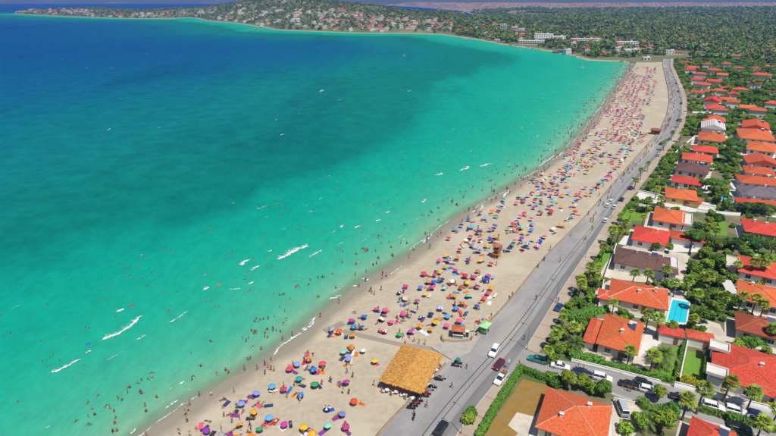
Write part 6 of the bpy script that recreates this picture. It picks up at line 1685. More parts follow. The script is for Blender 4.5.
U2 = [(198, 335, 'magenta'), (208, 362, 'sky blue', 'blue'), (238, 363, 'blue'), (297, 293, 'pink', 'red'), (330, 300, 'pink'), (355, 345, 'pink'), (385, 395, 'green'), (430, 385, 'pink', 'magenta'), (465, 365, 'red', 'yellow'), (507, 378, 'yellow', 'red'), (525, 350, 'yellow'), (545, 295, 'white', 'periwinkle'), (573, 328, 'periwinkle', 'sky blue'),
      (605, 297, 'blue', 'periwinkle'), (570, 365, 'pink'), (628, 278, 'red', 'orange'), (645, 315, 'blue'), (687, 288, 'blue', 'navy'), (652, 248, 'mint'), (600, 248, 'yellow', 'orange'), (625, 215, 'red', 'orange'), (650, 198, 'yellow'), (730, 238, 'pink', 'red'), (742, 220, 'yellow'), (690, 213, 'red'), (677, 175, 'pink', 'magenta'), (735, 170, 'magenta'),
      (722, 187, 'blue'), (742, 123, 'red'), (652, 103, 'blue'), (697, 72, 'blue', 'sky blue'), (738, 22, 'blue'), (660, 20, 'blue', 'yellow'), (632, 38, 'yellow'), (568, 88, 'yellow'), (613, 95, 'yellow', 'orange'), (540, 105, 'pink'), (565, 132, 'yellow'), (603, 145, 'red', 'pink'), (480, 158, 'red', 'pink'), (523, 162, 'pink'), (543, 152, 'yellow'),
      (520, 193, 'blue'), (553, 180, 'navy'), (498, 190, 'yellow', 'orange'), (515, 213, 'pink'), (468, 212, 'periwinkle'), (485, 238, 'yellow'), (410, 205, 'red', 'pink'), (385, 228, 'white', 'black'), (408, 255, 'cream'), (455, 265, 'pink', 'purple'), (400, 315, 'pink'), (330, 380, 'red', 'white'), (472, 327, 'white', 'black'), (508, 318, 'navy'),
      (318, 333, 'cream'), (725, 348, 'yellow', 'red'), (250, 322, 'blue'), (618, 348, 'pink'), (690, 150, 'orange'), (575, 105, 'periwinkle'), (640, 170, 'red'), (590, 190, 'white'), (700, 110, 'yellow'), (715, 260, 'pink'), (560, 215, 'mint'), (620, 65, 'red'), (668, 50, 'sky blue'), (700, 30, 'red')]
for (ox, oy, lst) in ((176, 324, U1), (300, 230, U2)):
    for it in lst:
        p = px(ox + it[0] / 3.88, oy + it[1] / 3.88, 2.6)
        umbrella(p.x, p.y, it[2], it[3] if len(it) > 3 else None, random.uniform(.66, .84))
COLS = ['blue', 'sky blue', 'yellow', 'red', 'pink', 'pink', 'magenta', 'orange', 'navy', 'periwinkle', 'red', 'purple', 'mint', 'green', 'white', 'blue', 'teal', 'yellow']
k0 = int(near_on(LEFT, np.array([tuple(px(541, 262, 1).to_2d())]))[0][0])
kend = int(near_on(LEFT, np.array([tuple(px(664, 68, 1).to_2d())]))[0][0])
MATS = []                           # towels / loungers: x, y, rz, colour, kind
k = float(k0)
while k < kend:
    i_ = int(k); A_, B_ = SH[i_], LEFT[i_]; wd = np.hypot(*(B_ - A_)); tt = tangent(LEFT, i_)
    prog = (k - k0) / (kend - k0)
    rows = np.arange(5.0, wd * (.9 if prog < .35 else .76), 3.7)
    for r_ in rows:
        dens = .68 + .16 * prog
        gap_ = vnoise(np.array([k * 2.0]), np.array([r_ * 6]), 26, 44)[0]
        if gap_ < .28 or random.random() > dens: continue
        f = (r_ + random.uniform(-.9, .9)) / wd
        p = A_ * (1 - f) + B_ * f + tt * random.uniform(-1.2, 1.2)
        cc = random.choice(COLS if prog < .3 or random.random() < .25 else ['red', 'purple', 'navy', 'red', 'pink', 'orange', 'black', 'cream', 'red', 'magenta', 'pink'])
        umbrella(p[0], p[1], cc, random.choice(COLS + ['white'] * 6) if random.random() < .3 else None, random.uniform(.7, .92))
    k += 2.05
print('umbrellas', len(UMB))
UMB.sort(key=lambda u: u[0])
umb_items = []
def towel_at(x, y, rz, c, kind='towel'): MATS.append((math.hypot(x, y), x, y, rz, c, kind))
for n, (d_, c, c2, x, y, z, s, tl, td) in enumerate(UMB[:300]):
    e = empty('beach_umbrella', (x, y, z), td, None, 'umbrella', None, s)
    link('pole', POLE, e)
    cn = link('canopy', canopy(c, c2), e, (0, 0, 1.66)); cn.rotation_euler = (tl, 0, 0)
    umb_items.append((e, c + (f' and {c2}' if c2 and c2 != c else '') + ' beach umbrella', (x, y)))
# the hundreds farther along, too small to pick apart
V_, F_, I_ = [], [], []
cl = list(FM); nb = 0
for (d_, c, c2, x, y, z, s, tl, td) in UMB[300:]:
    V, F, J_ = canopy_mesh(c, c2, True); V = np.array(V); ca, sa = math.cos(tl), math.sin(tl)
    V = np.c_[V[:, 0], V[:, 1] * ca - V[:, 2] * sa, V[:, 1] * sa + V[:, 2] * ca] * s + np.array([x, y, z + 1.66 * s])
    F_ += [[a + nb for a in f] for f in F]; V_.append(V); nb += len(V); I_ += [cl.index(c)] * len(F)
    q = np.array([(-.03, 0, 0), (.03, 0, 0), (0, .05, 0), (0, 0, 1.9 * s)]) + np.array([x, y, z]); V_.append(q); F_ += [[nb, nb + 1, nb + 3], [nb + 1, nb + 2, nb + 3], [nb + 2, nb, nb + 3]]; nb += 4; I_ += [cl.index('white')] * 3
far_umb = link('umbrella_rows', np_mesh('umbrella_rows', np.concatenate(V_), F_, [FM[c] for c in cl], I_)); tag(far_umb, 'tightly packed rows of coloured umbrellas along the far half of the beach', kind='stuff')

# who and what is under them
for n, (d_, c, c2, x, y, z, s, tl, td) in enumerate(UMB):
    far = d_ > 420
    for q in range(random.choice([1, 1, 2, 2, 3] if not far else [1, 1, 2])):
        a = random.uniform(0, 6.28); r_ = random.uniform(.5, 2.0); xx, yy = x + math.cos(a) * r_, y + math.sin(a) * r_
        rz = random.uniform(0, 6.28)
        if random.random() < .75: towel_at(xx, yy, rz, random.choice(['red', 'blue', 'white', 'navy', 'pink', 'black', 'orange', 'purple', 'cream', 'sky blue']), 'towel' if random.random() < .7 else 'lounger')
        if random.random() < .62: want(random.choice(['sit', 'lie', 'lie', 'sit', 'stand']), xx, yy, float(beach_z(np.array([[xx, yy]]))[0]) + (.03), rz)
for (x, y) in [(455, 330), (300, 401), (287, 397), (340, 387), (343, 393), (349, 394), (374, 386), (330, 381), (331, 382), (322, 384), (271, 368), (265, 372), (268, 366), (274, 369), (257, 367), (234, 390), (211, 393), (188, 408), (185, 412), (187, 420), (199, 393), (179, 432), (190, 434), (224, 415), (232, 421), (251, 429), (250, 425), (405, 346), (414, 342), (419, 344), (425, 345), (347, 373), (353, 377), (397, 321), (401, 323), (370, 290), (372, 292), (371, 289)]:
    p = px(x, y, 1.0); want(random.choice(['stand', 'walk']), p.x, p.y, float(beach_z(np.array([[p.x, p.y]]))[0]))
for _ in range(85):
    x_, y_ = random.uniform(190, 470), random.uniform(290, 436); p = px(x_, y_, 1.0); q_ = np.array([[p.x, p.y]])
    if -side(SHORE, q_)[0] < 5 or near_on(LEFT, q_)[1][0] < 9 or side(LEFT, q_)[0] < 0 or near_on(LEFT, q_)[1][0] < 22 and y_ > 340: continue
    for q in range(random.choice([1, 2, 3])):
        xx, yy = p.x + random.uniform(-1.4, 1.4), p.y + random.uniform(-1.4, 1.4); want(random.choice(['sit', 'lie', 'stand']), xx, yy, float(beach_z(np.array([[xx, yy]]))[0]) + .02)
    if random.random() < .6: towel_at(p.x, p.y, random.uniform(0, 6.28), random.choice(['red', 'navy', 'black', 'pink', 'purple', 'blue']))
TS = np.gradient(SHORE, axis=0); TS /= np.hypot(*TS.T)[:, None]; NSH = np.c_[-TS[:, 1], TS[:, 0]]
for _ in range(150):                # walking along the waterline
    i_ = random.randrange(40, len(SHORE) - 20); p = SHORE[i_] - NSH[i_] * random.uniform(-1.5, 4); want(random.choice(['walk', 'stand']), p[0], p[1], float(beach_z(np.array([[p[0], p[1]]]))[0]), math.atan2(TS[i_][1], TS[i_][0]) - math.pi / 2 + random.choice([0, math.pi]) + random.uniform(-.4, .4))
for _ in range(640):                # bathers
    i_ = int(40 + (len(SHORE) - 70) * random.random() ** 1.1); of = random.uniform(2, 16) if random.random() < .4 else random.uniform(10, 75)
    p = SHORE[i_] + NSH[i_] * of
    for q in range(random.choice([1, 1, 2, 3])):
        dp = min(.4 + of * .04, 1.33); want(random.choice(['stand', 'arms', 'stand']), p[0] + random.uniform(-1.5, 1.5), p[1] + random.uniform(-1.5, 1.5), -dp)
for x, y in [(451.5, 388), (426.5, 408), (427, 406), (462, 368), (466.5, 369), (414, 415), (509, 300), (538, 268), (512, 297), (524, 340), (491, 318), (558, 302), (592, 230), (571, 236), (560, 262), (536, 300), (585, 240), (603, 187), (611, 180), (618, 176), (599, 196), (621, 179), (628, 171), (632, 170), (633, 165), (630, 168), (550, 250), (544, 261)]:
    p = px(x, y, PZ); want(random.choice(['walk', 'stand']), p.x, p.y, PZ)
for _ in range(150):                # promenade strollers toward the far end
    i_ = random.randrange(k0 + 20, kend); f = random.uniform(.04, .5); p = LEFT[i_] * (1 - f) + RT[i_] * f; want('walk', p[0], p[1], PZ)
for x, y in [(627, 391), (630, 392), (578, 368), (583, 370), (722, 417), (745, 419), (519, 366), (521, 369)]:
    p = px(x, y, RZ); want('stand', p.x, p.y, RZ)
PERSONS.sort(key=lambda t: t[0])
print('people', len(PERSONS))
pitems = []
PN = {'stand': 'standing', 'walk': 'walking', 'arms': 'open armed', 'sit': 'sitting', 'lie': 'reclining'}
for n, (d_, pose, p, rz) in enumerate(PERSONS[:300]):
    sw = random.choice(SWIM); top = random.random() < .5; sk, hr = random.randrange(3), random.choice([0, 0, 0, 1, 1, 2]); wet = p[2] < -.2
    if wet: sk, hr = random.choice([1, 2, 2]), 0
    o = link('person', person_mesh(pose, sw, sk, hr, top), None, p, rz, random.uniform(.92, 1.06)); o['category'] = 'person'
    pitems.append((o, PN[pose] + (' bather' if wet else ' person') + ' in ' + sw + (' trunks' if not top else ' suit'), p[:2]))
LOW = {p: person_base(p, 0) for p in POSES}
lowc = {}
for p_, me in LOW.items():
    V = np.empty(len(me.vertices) * 3); me.vertices.foreach_get('co', V); lowc[p_] = (V.reshape(-1, 3), [list(f.vertices) for f in me.polygons], [f.material_index for f in me.polygons])
V_, F_, I_ = [], [], []; nb = 0
CM = SKIN + HAIR[:2] + [FM[s] for s in SWIM]
for (d_, pose, p, rz) in PERSONS[300:]:
    V, F, J_ = lowc[pose]; c_, s_ = math.cos(rz), math.sin(rz)
    V_.append(np.c_[V[:, 0] * c_ - V[:, 1] * s_ + p[0], V[:, 0] * s_ + V[:, 1] * c_ + p[1], V[:, 2] + p[2]]); F_ += [[a + nb for a in f] for f in F]; nb += len(V)
    sk, hr, sw, tp = (2 if p[2] < -.2 else random.randrange(3)), 3 + (0 if p[2] < -.2 else random.randrange(2)), 5 + random.randrange(len(SWIM)), random.random() < .5
    mp_ = {0: sk, 1: hr, 2: sw, 3: sw if tp else sk}; I_ += [mp_[j] for j in J_]
crowd = link('crowd', np_mesh('crowd', np.concatenate(V_), F_, CM, I_, smooth=True)); tag(crowd, 'crowd of bathers and strollers along the far half of the beach', kind='stuff')

# towels and loungers
mb = MB(); mb.box((0, 0, .025), (.95, 1.85, .03)); mb.box((0, .72, .07), (.5, .28, .09), taper=.8)
TOW = {c: mb.mesh('beach_towel', [FM[c]]) for c in ('red', 'blue', 'white', 'navy', 'pink', 'black', 'orange', 'purple', 'cream', 'sky blue')}
def lounger_parts(c):
    f = MB()
    for sx in (-.3, .3): f.tube([(sx, -.95, .3), (sx, .35, .3)], .025, 5); f.tube([(sx, .3, .3), (sx, .95, .62)], .025, 5)
    cu = MB(); cu.box((0, -.3, .35), (.62, 1.3, .07)); s_ = MB(); s_.box((0, .62, .5), (.62, .75, .07), rx=R(26))
    l = MB(); l.tube([(0, 0, 0), (0, 0, .3)], .025, 5)
    return f.mesh('frame', [M['white']]), cu.mesh('cushion', [FM[c]]), s_.mesh('backrest', [FM[c]]), l.mesh('leg', [M['white']])
LNG = {c: lounger_parts(c) for c in ('red', 'blue', 'white', 'navy', 'pink', 'black', 'orange', 'purple', 'cream', 'sky blue')}
MATS.sort(key=lambda t: t[0])
titems, V_, F_, I_, nb = [], [], [], [], 0
tc_ = list(TOW); nt1 = nl1 = 0
for d_, x, y, rz, c, kind in MATS:
    z = float(beach_z(np.array([[x, y]]))[0])
    if kind == 'towel' and nt1 < 190:
        o = link('beach_towel', TOW[c], None, (x, y, z), rz); o['category'] = 'towel'; titems.append((o, c + ' beach towel', (x, y))); nt1 += 1
    elif kind == 'lounger' and nl1 < 70:
        e = empty('sun_lounger', (x, y, z), rz, None, 'sun lounger'); f, cu, bk, lg = LNG[c]
        link('frame', f, e); link('cushion', cu, e); link('backrest', bk, e)
        for sx in (-.28, .28):
            for sy in (-.8, .3): link('leg', lg, e, (sx, sy, 0))
        titems.append((e, c + ' sun lounger', (x, y))); nl1 += 1
    else:
        c_, s_ = math.cos(rz), math.sin(rz); Q = np.array([(-.5, -.95), (.5, -.95), (.5, .95), (-.5, .95)]); Q = np.c_[Q[:, 0] * c_ - Q[:, 1] * s_ + x, Q[:, 0] * s_ + Q[:, 1] * c_ + y]
        V_.append(np.concatenate([np.c_[Q, np.full(4, z)], np.c_[Q, np.full(4, z + .12)]])); F_ += [[a + nb for a in f] for f in ([4, 5, 6, 7], [0, 1, 5, 4], [1, 2, 6, 5], [2, 3, 7, 6], [3, 0, 4, 7])]; nb += 8; I_ += [tc_.index(c)] * 5
fm_ = link('beach_mats', np_mesh('beach_mats', np.concatenate(V_), F_, [FM[c] for c in tc_], I_)); tag(fm_, 'small coloured mats and bags scattered through the far umbrella rows', kind='stuff')
BEACH_MARKS = [('thatched shelter', lm(411, 367)), ('orange roofed kiosk', lm(457, 335)), ('lifeguard tower', lm(496, 255)), ('boardwalk sea end', lm(326, 326)), ('lone red umbrella', lm(354, 402)), ('bottom beach edge', lm(180, 436)), ('four white cars', lm(590, 206)), ('junction', lm(505, 362)), ('boardwalk middle', lm(372, 338)),
               ('wide foam crest', lm(290, 255, 0)), ('longest foam crest', lm(120, 330, 0)), ('foam near the tower', lm(425, 238, 0)), ('mid beach foam', lm(490, 200, 0)), ('road by the square lawn', lm(600, 205))]
rank_labels(umb_items, BEACH_MARKS, '{n}, {o} such out from the {m}', '{n} in the packed rows around the {m}', 'umbrellas on the beach')
rank_labels(pitems, BEACH_MARKS, '{n}, {o} such out from the {m}', '{n} around the {m}', 'people on the beach, in the water and on the promenade')
rank_labels(titems, BEACH_MARKS, '{n}, {o} such out from the {m}', '{n} around the {m}', 'towels and loungers on the sand')

# ---------------------------------------------------------------- thatched shelter
def frame_from(quad, z):
    P = [px(x, y, z).to_2d() for x, y in quad]
    u = ((P[1] - P[0]) + (P[2] - P[3])) / 2; v = ((P[0] - P[3]) + (P[1] - P[2])) / 2
    return sum(P, Vector((0, 0))) / 4, u.length, v.length, math.atan2(u.y, u.x)
c, w, d, an = frame_from([(409, 346), (446, 355), (415, 388.5), (377, 376.5)], BEACH_TOP + 2.9); w *= 1.07
e = empty('thatched_shelter', (c.x, c.y, BEACH_TOP - .15), an, 'wide straw thatched shelter on wooden posts beside the promenade', 'shelter')
V, F = [], []
nx_, ny_ = 22, 26; rg = np.random.default_rng(4)
for j_ in range(ny_ + 1):
    for i_ in range(nx_ + 1):
        u, v = i_ / nx_ - .5, j_ / ny_ - .5
        V.append((u * w, v * d, 2.95 + .22 * (1 - abs(u) * 2) * min(1, (.5 - abs(v)) * 8) + rg.uniform(-.05, .05)))
F = [[j_ * (nx_ + 1) + i_, j_ * (nx_ + 1) + i_ + 1, (j_ + 1) * (nx_ + 1) + i_ + 1, (j_ + 1) * (nx_ + 1) + i_] for j_ in range(ny_) for i_ in range(nx_)]
nb = len(V); V += [(x, y, z - .28) for x, y, z in V[:nb]]; F += [[a + nb for a in f[::-1]] for f in F]
edge = [i_ for i_ in range(nx_ + 1)] + [(j_ + 1) * (nx_ + 1) - 1 + 0 for j_ in range(1, ny_ + 1)] + [ny_ * (nx_ + 1) + i_ for i_ in range(nx_ - 1, -1, -1)] + [j_ * (nx_ + 1) for j_ in range(ny_ - 1, 0, -1)]
F += [[edge[k], edge[k] + nb, edge[(k + 1) % len(edge)] + nb, edge[(k + 1) % len(edge)]] for k in range(len(edge))]
rf = link('roof', np_mesh('roof', np.array(V), F, M['thatch'], smooth=False), e)
n = 5200                                # straw: bundles over the roof and fringe at the eaves
u, v = rg.uniform(-.5, .5, n), rg.uniform(-.5, .5, n)
z = 2.97 + .22 * (1 - np.abs(u) * 2) * np.minimum(1, (.5 - np.abs(v)) * 8)
a = np.where(u > 0, 0, np.pi) + rg.normal(0, .9, n); L_ = rg.uniform(.3, .7, n)
p0 = np.c_[u * w, v * d, z + .02]; p1 = p0 + np.c_[np.cos(a) * L_, np.sin(a) * L_, rg.uniform(-.08, .1, n)]
sd_ = np.c_[-np.sin(a), np.cos(a), np.zeros(n)] * .035
VS = np.stack([p0 - sd_, p0 + sd_, p1 + sd_ * .4 + np.array([0, 0, .03]), p1 - sd_ * .4], 1).reshape(-1, 3); FS = np.arange(4 * n).reshape(n, 4)
st_ = link('straw', np_mesh('straw', VS, FS, M['straw']), rf); st_['kind'] = 'stuff'
n = 1500; t = rg.random(n) * 4; s_ = t.astype(int); f = t - s_ - .5
ex = np.select([s_ == 0, s_ == 1, s_ == 2], [f * w, np.full(n, w / 2), f * w], np.full(n, -w / 2)); ey = np.select([s_ == 0, s_ == 1, s_ == 2], [np.full(n, -d / 2), f * d, np.full(n, d / 2)], f * d)
on = np.c_[np.select([s_ == 1, s_ == 3], [1, -1], 0), np.select([s_ == 0, s_ == 2], [-1, 1], 0), np.zeros(n)]; tg = np.c_[-on[:, 1], on[:, 0], np.zeros(n)]
p0 = np.c_[ex, ey, np.full(n, 2.9)] + on * .02; p1 = p0 + on * rg.uniform(.02, .42, n)[:, None] - np.array([0, 0, 1]) * rg.uniform(.2, .5, n)[:, None]
VS = np.stack([p0 - tg * .06, p0 + tg * .06, p1 + tg * .03, p1 - tg * .03], 1).reshape(-1, 3)
st_ = link('straw_fringe', np_mesh('straw_fringe', VS, np.arange(4 * n).reshape(n, 4), M['straw']), rf); st_['kind'] = 'stuff'
mb = MB(); mb.tube([(0, 0, 0), (0, 0, 2.85)], [.1, .08], 7); pm = mb.mesh('post', [M['wood']])
for sx in (-.46, 0, .46):
    for sy in np.linspace(-.46, .46, 5): link('post', pm, e, (sx * w, sy * d, 0))
for sy in np.linspace(-.46, .46, 5): mb = MB(); mb.box((0, sy * d, 2.62), (w * .94, .12, .14)); mb.build('beam', [M['wood']], e)
mb = MB(); mb.box((0, 0, .55), (w * .5, .6, 1.1)); mb.box((0, 0, 1.12), (w * .54, .75, .06)); mb.build('bar_counter', [M['wood']], e, (0, d * .3, 0))
# furniture under it and along its open side
def table_set(x, y, k):
    t = empty('cafe_table', (x, y, BEACH_TOP - .1), R_.uniform(0, 1), None, 'table', 'tables under the thatched shelter')
    mb = MB(); mb.box((0, 0, .74), (.8, .8, .04)); mb.build('table_top', [FM['white']], t); mb = MB(); mb.tube([(0, 0, 0), (0, 0, .72)], .04, 6); mb.lathe([(.25, 0), (.25, .03), (.05, .06)], 8); mb.build('leg', [M['metal']], t)
    t['label'] = f'white cafe table half hidden by the thatched roof edge, {ORD[k]} from the promenade side'
    for q in range(2):
        c_ = R_.choice(['red', 'navy', 'white', 'blue', 'orange']); a = q * math.pi + R_.uniform(-.4, .4)
        ch = empty('cafe_chair', (x + .75 * math.cos(a), y + .75 * math.sin(a), BEACH_TOP - .1), a + math.pi / 2, f'{c_} cafe chair at the {ORD[k]} table under the thatched roof, {["outer", "inner"][q]} side', 'chair', 'chairs under the thatched shelter')
        mb = MB(); mb.box((0, 0, .44), (.45, .45, .05)); mb.build('seat', [FM[c_]], ch); mb = MB(); mb.box((0, -.22, .7), (.45, .05, .45)); mb.build('backrest', [FM[c_]], ch)
        for lx in (-.18, .18):
            for ly in (-.18, .18): mb = MB(); mb.tube([(lx, ly, 0), (lx, ly, .44)], .02, 5); mb.build('leg', [M['metal']], ch)
mrot = Matrix.Rotation(an, 2)
for k, (u, v) in enumerate([(.42, -.38), (.3, -.5), (.1, -.48), (-.12, -.47), (-.33, -.49), (-.46, -.3), (.47, -.1), (.47, .12), (.47, .3)]):
    q = mrot @ Vector((u * w, v * d - .3)) + c; table_set(q.x, q.y, k)
for u, v in [(-.44, -.56), (-.2, -.56), (.15, -.57), (.36, -.56), (.53, -.3), (.54, .05), (.53, .36)]:
    q = mrot @ Vector((u * w, v * d)) + c
    o = link('person', person_mesh('stand', R_.choice(SWIM), R_.randrange(3), 0, True), None, (q.x, q.y, BEACH_TOP - .1), R_.uniform(0, 6)); tag(o, None, 'person', 'people at the thatched shelter')
    o['label'] = f'person standing at the thatched shelter edge, {ORD[[(-.44, -.56), (-.2, -.56), (.15, -.57), (.36, -.56), (.53, -.3), (.54, .05), (.53, .36)].index((u, v))]} counting from its seaward corner'
q = px(431, 378.5, GZ + .1); mb = MB(); mb.box((0, 0, .55), (.9, 1.9, 1.1)); mb.box((0, 0, 1.13), (1.0, 2.0, .06)); o = mb.build('ice_chest', [M['white']], None, (q.x - .9, q.y + .6, BEACH_TOP - .05), an); tag(o, 'white chest freezer between thatched shelter and promenade wall', 'freezer')

# boardwalk: plank mat across the sand
def boardwalk(pts, w, label):
    Q = densify(np.array([tuple(px(x, y, 1.0).to_2d()) for x, y in pts]), .3)
    z = beach_z(Q); T = np.gradient(Q, axis=0); an_ = np.arctan2(T[:, 1], T[:, 0]); rg = np.random.default_rng(2)
    e = empty('boardwalk', (Q[0][0], Q[0][1], 0), 0, label, 'boardwalk')
    mb = MB()
    mb.box((0, 0, 0), (.26, w, .05)); pm = mb.mesh('plank', [M['pale_wood']])
    for k in range(len(Q)):
        if k < 290: o = link('plank', pm, e, (Q[k][0] - Q[0][0], Q[k][1] - Q[0][1], z[k] + .06 + rg.uniform(-.008, .008)), an_[k] + rg.normal(0, .012))
    for s in (-1, 1):
        nn = np.c_[-np.sin(an_), np.cos(an_)] * s * w * .4
        mb = MB(); mb.tube([(Q[k][0] - Q[0][0] + nn[k][0], Q[k][1] - Q[0][1] + nn[k][1], z[k]) for k in range(0, len(Q), 6)], .06, 4); mb.build('bearer', [M['wood']], e)
boardwalk([(343, 329), (372, 337), (400, 344), (432, 349), (450, 353)], 1.5, 'long grey plank boardwalk from the thatched shelter to the waterline')
boardwalk([(325, 329), (343, 321)], 2.2, 'short grey plank mat near the waterline at the boardwalk end')

# kiosk with orange roof, low stone wall, sign and cart
p = px(458, 335.5, BEACH_TOP + .1); t = road_dir(p); ka = math.atan2(t[1], t[0]) - R(62)
e = empty('kiosk', (p.x, p.y, BEACH_TOP), ka, 'small beach kiosk with orange roof and blue grey counter', 'kiosk')
mb = MB(); mb.box((0, 0, .5), (2.6, 2.0, 1.0)); 
for sx in (-1.22, 1.22):
    for sy in (-.92, .92): mb.box((sx, sy, 1.55), (.14, .14, 1.1))
mb.build('wall', [M['grey_wall']], e)
mb = MB(); mb.box((0, .9, 1.55), (2.3, .06, 1.05)); mb.box((-1.2, 0, 1.55), (.06, 1.7, 1.05)); mb.build('window', [M['glass']], e)
mb = MB(); mb.box((0, -1.05, 1.0), (2.5, .4, .07)); mb.build('counter', [FM['white']], e)
V, F, uv, _ = roof_solid(3.3, 2.8, .5, 'hip', .12); link('roof', np_mesh('roof', np.array(V), [list(f) for f in F], M['roof_rust'], uv=uv), e, (0, 0, 2.1))
Q = densify(np.array([tuple(px(x, y, BEACH_TOP).to_2d()) for x, y in [(442.5, 336.5), (443, 341), (456, 342.5), (469, 341.5), (472, 338.5)]]), .5)
wall_along(Q, 0, .35, BEACH_TOP - .5, BEACH_TOP + .7, M['wall_cap'], 'stone_wall', 'low rubble wall wrapping the orange roofed kiosk', 'wall')
q = px(467, 337, BEACH_TOP); mb = MB(); mb.box((0, 0, .9), (.9, .8, 1.8)); mb.box((0, -.42, 1.0), (.7, .04, 1.3), m=1); o = mb.build('drinks_fridge', [FM['white'], M['glass']], None, (q.x, q.y, BEACH_TOP), ka); tag(o, 'upright white drinks fridge beside the kiosk', 'fridge')
o = link('person', person_mesh('stand', 'orange', 1, 0, True), None, px(471, 341.5, BEACH_TOP) , .5); tag(o, 'person in orange top beside the kiosk wall', 'person')
q = px(474, 336, BEACH_TOP); e = empty('flag_pole', q, .3, 'slim pole with a red flag beside the green cart', 'flag')
mb = MB(); mb.tube([(0, 0, 0), (0, 0, 4.6)], .035, 6); mb.build('pole', [M['metal']], e)
V = []; F = []
for i_ in range(9):
    x = i_ / 8 * 1.3; y = .1 * math.sin(i_ * 1.1); V += [(x + .04, y, 3.75), (x + .04, y, 4.5)]
F = [[2 * i_, 2 * i_ + 2, 2 * i_ + 3, 2 * i_ + 1] for i_ in range(8)]; link('flag', np_mesh('flag', np.array(V), F, FM['red']), e)
q = px(484.5, 332, PZ); t = road_dir(q); ca_ = math.atan2(t[1], t[0])
e = empty('vending_cart', q, ca_, 'street vendor cart with pale green canopy at the promenade edge', 'cart')
M['pale_green'] = pmat('pale_green_canvas', (.3, .6, .27), (.36, .65, .32), 2, .85)
mb = MB(); mb.box((0, 0, .75), (2.2, 1.3, .8)); mb.box((0, 0, 1.18), (2.4, 1.5, .06)); mb.build('body', [CAR['green']], e)
V, F, uv, _ = roof_solid(3.1, 2.3, .55, 'hip', .1); link('canopy', np_mesh('canopy', np.array(V), [list(f) for f in F], M['pale_green'], uv=uv), e, (0, 0, 2.15))
for sx in (-1.05, 1.05):
    for sy in (-.6, .6):
        mb = MB(); mb.tube([(sx, sy, 1.15), (sx, sy, 2.2)], .03, 5); mb.build('post', [M['metal']], e)
        link('wheel', TYRE, e, (sx * .75, sy * 1.05, .32))
mb = MB(); mb.box((0, 0, .3), (1.3, .8, .6)); mb.box((0, 0, .63), (1.4, .9, .06)); q = px(457.5, 361.5, PZ); o = mb.build('utility_box', [CAR['teal']], None, (q.x, q.y, PZ), ca_); tag(o, 'teal green storage box among the scooters by the shelter', 'box')

# lifeguard tower
M['tower_wood'] = pmat('orange_wood', (.42, .18, .05), (.34, .13, .035), 4, .75, stretch=(1, 1, 8))
p = px(496, 257, 1.0); z0 = float(beach_z(np.array([[p.x, p.y]]))[0]); e = empty('lifeguard_tower', (p.x, p.y, z0), R(-32), 'two tier orange brown wooden lifeguard tower on the sand', 'tower', scale=.85)
for sx in (-1, 1):
    for sy in (-1, 1): mb = MB(); mb.tube([(sx * 1.25, sy * 1.25, 0), (sx * .95, sy * .95, 5.2)], .1, 6); mb.build('leg', [M['tower_wood']], e)
for z_, s_ in ((1.7, 2.7), (3.5, 2.4)): mb = MB(); mb.box((0, 0, z_), (s_, s_, .14)); mb.build('platform', [M['tower_wood']], e)
for s_ in (-1, 1):
    mb = MB(); mb.tube([(s_ * 1.2, -1.2, .2), (s_ * 1.05, 1.05, 1.7)], .05, 5); mb.tube([(s_ * 1.2, 1.2, .2), (s_ * 1.05, -1.05, 1.7)], .05, 5); mb.build('brace', [M['tower_wood']], e)
    for z_ in (4.1, 4.5): mb = MB(); mb.box((s_ * 1.05, 0, z_), (.07, 2.2, .08)); mb.build('rail', [M['tower_wood']], e)
mb = MB(); mb.box((0, .4, 2.35), (1.9, 1.3, 1.2)); mb.build('cabin', [M['tower_wood']], e)
V, F, uv, _ = roof_solid(3.0, 3.0, .7, 'hip', .1); link('roof', np_mesh('roof', np.array(V), [list(f) for f in F], M['roof_rust'], uv=uv), e, (0, 0, 5.15))
ldr = MB()
for s_ in (-.3, .3): ldr.tube([(s_, -2.3, 0), (s_, -1.25, 1.75)], .04, 5)
for k in range(6): ldr.tube([(-.3, -2.3 + k * .19, .15 + k * .29), (.3, -2.3 + k * .19, .15 + k * .29)], .03, 5)
ldr.build('ladder', [M['tower_wood']], e)
p = px(660, 134.5, 1.0); e2 = empty('beach_hut', (p.x - 3, p.y, BEACH_TOP - .1), R(-35), 'dark red roofed beach hut on the sand near the road curve', 'hut')
block(e2, 0, 0, 0, 6, 5, 2.6, M['roof_rust'], .9, 'hip', M['wood'], M['ridge_brown'], windows=False)
mb = MB(); mb.box((0, 0, .95), (1, .1, 1.9)); mb.build('door', [M['dark']], e2, (.6, -2.1, .05))

# street lamps
def lamp_meshes():
    a = MB(); a.lathe([(.16, 0), (.16, .3), (.09, .4)], 8); a.tube([(0, 0, .3), (0, 0, 6.2)], [.08, .05], 7)
    b = MB(); b.tube([(0, 0, 6.1), (-.6, 0, 6.6), (-1.5, 0, 6.7)], .04, 6); h = MB(); h.box((-1.75, 0, 6.68), (.6, .22, .1), taper=.8)
    return a.mesh('pole', [M['metal']]), b.mesh('arm', [M['metal']]), h.mesh('lamp_head', [M['dark']])
LP = lamp_meshes()
marks = [(456, 432, 'grey street lamp beside the dry lawn hedge'), (540, 353, 'grey street lamp at the far corner of the side street'), (567, 305, 'grey street lamp near the deep blue sedan'), (593, 259, 'grey street lamp before the small green lawn'), (617, 220, 'grey street lamp before the square lawn'), (640, 186, 'grey street lamp before the ochre walled villa'), (661, 160, 'grey street lamp before the small brown roof'), (676, 138, 'grey street lamp before the striped roof'), (684, 116, 'grey street lamp on the road bend'), (685, 97, 'grey street lamp past the road bend')]
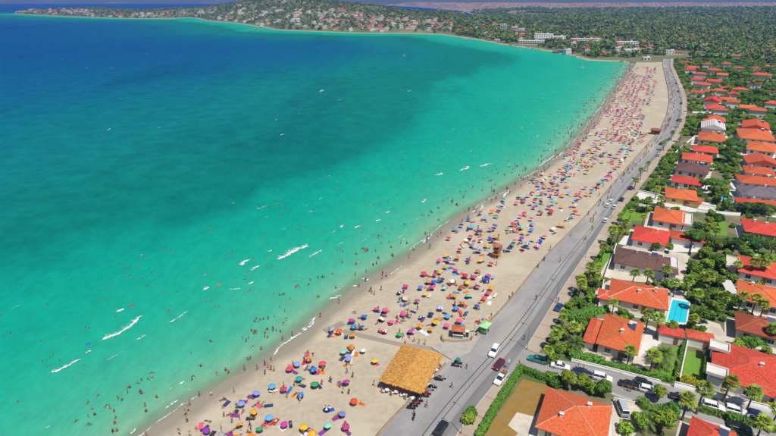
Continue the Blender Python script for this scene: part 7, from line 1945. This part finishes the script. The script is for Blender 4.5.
for x, y, lb in marks:
    p = px(x, y, GZ + .15); i_ = near_on(RIGHT, np.array([[p.x, p.y]]))[0][0]; q = RIGHT[i_] + NRR[i_] * .7; t = TR[i_]
    e = empty('street_lamp', (q[0], q[1], GZ + .15), math.atan2(t[1], t[0]) - math.pi / 2, lb, 'street lamp', 'street lamps on the beach road')
    for n_, me in zip(('pole', 'arm', 'lamp_head'), LP): link(n_, me, e)
# traffic sign at the junction
p = px(508, 369.5, GZ); e = empty('traffic_sign', p, R(35), 'round pale traffic sign on a pole at the junction corner', 'sign')
mb = MB(); mb.tube([(0, 0, 0), (0, 0, 2.6)], .035, 6); mb.build('pole', [M['metal']], e); mb = MB(); mb.lathe([(.42, -.02), (.45, 0), (.42, .02)], 16, 0, (0, -.05, 2.4), axis='y'); mb.build('sign_plate', [FM['white']], e)

# boats and floats on the water
def boat(x, y, label, ln=7, c='white'):
    p = px(x, y, 0); e = empty('motor_boat', (p.x, p.y, -.15), R_.uniform(0, 6.28), label, 'boat')
    mb = MB(); loft(mb, [[(t * ln, -w * .6, .0), (t * ln, -w, .9 + t * .3), (t * ln, w, .9 + t * .3), (t * ln, w * .6, 0)] for t, w in ((-.5, 1.0), (-.2, 1.15), (.15, 1.05), (.38, .6), (.5, .06))]); mb.build('hull', [FM[c]], e)
    mb = MB(); mb.box((-.3, 0, 1.45), (ln * .3, 1.4, .9), taper=.75); mb.build('cabin', [FM['white']], e)
    mb = MB(); mb.box((-.28, 0, 1.55), (ln * .305, 1.44, .35), taper=.9); mb.build('windscreen', [M['glass']], e)
for x, y, lb in [(257, 31.8, 'small white boat off the headland jetties'), (322, 91.5, 'white boat in the middle of the bay'), (520, 50.5, 'white boat moored below the terraced hotel'), (582, 68, 'white boat off the rocky point'), (404, 56, 'white boat off the lower headland shore')]:
    boat(x, y, lb, 4.6)
def ring(x, y, c, label):
    p = px(x, y, 0); mb = MB(); prof = [(.38 + .15 * math.cos(a), .05 + .14 * math.sin(a)) for a in np.linspace(0, 2 * math.pi, 9)]
    V, F = [], []
    for r, z in prof[:-1]:
        for k in range(14): a = 2 * math.pi * k / 14; V.append((r * math.cos(a), r * math.sin(a), z))
    F = [[i_ * 14 + k, i_ * 14 + (k + 1) % 14, ((i_ + 1) % 8) * 14 + (k + 1) % 14, ((i_ + 1) % 8) * 14 + k] for i_ in range(8) for k in range(14)]
    o = link('swim_ring', np_mesh('swim_ring', np.array(V), F, FM[c], smooth=True), None, p); tag(o, label, 'swim ring', 'swim rings in the water')
for x, y, c, lb in [(88, 344, 'blue', 'blue swim ring in the trough between two foam crests'), (131.5, 305.5, 'red', 'red swim ring above the longest foam crest'), (219, 285, 'orange', 'orange swim ring among bathers')]: ring(x, y, c, lb)
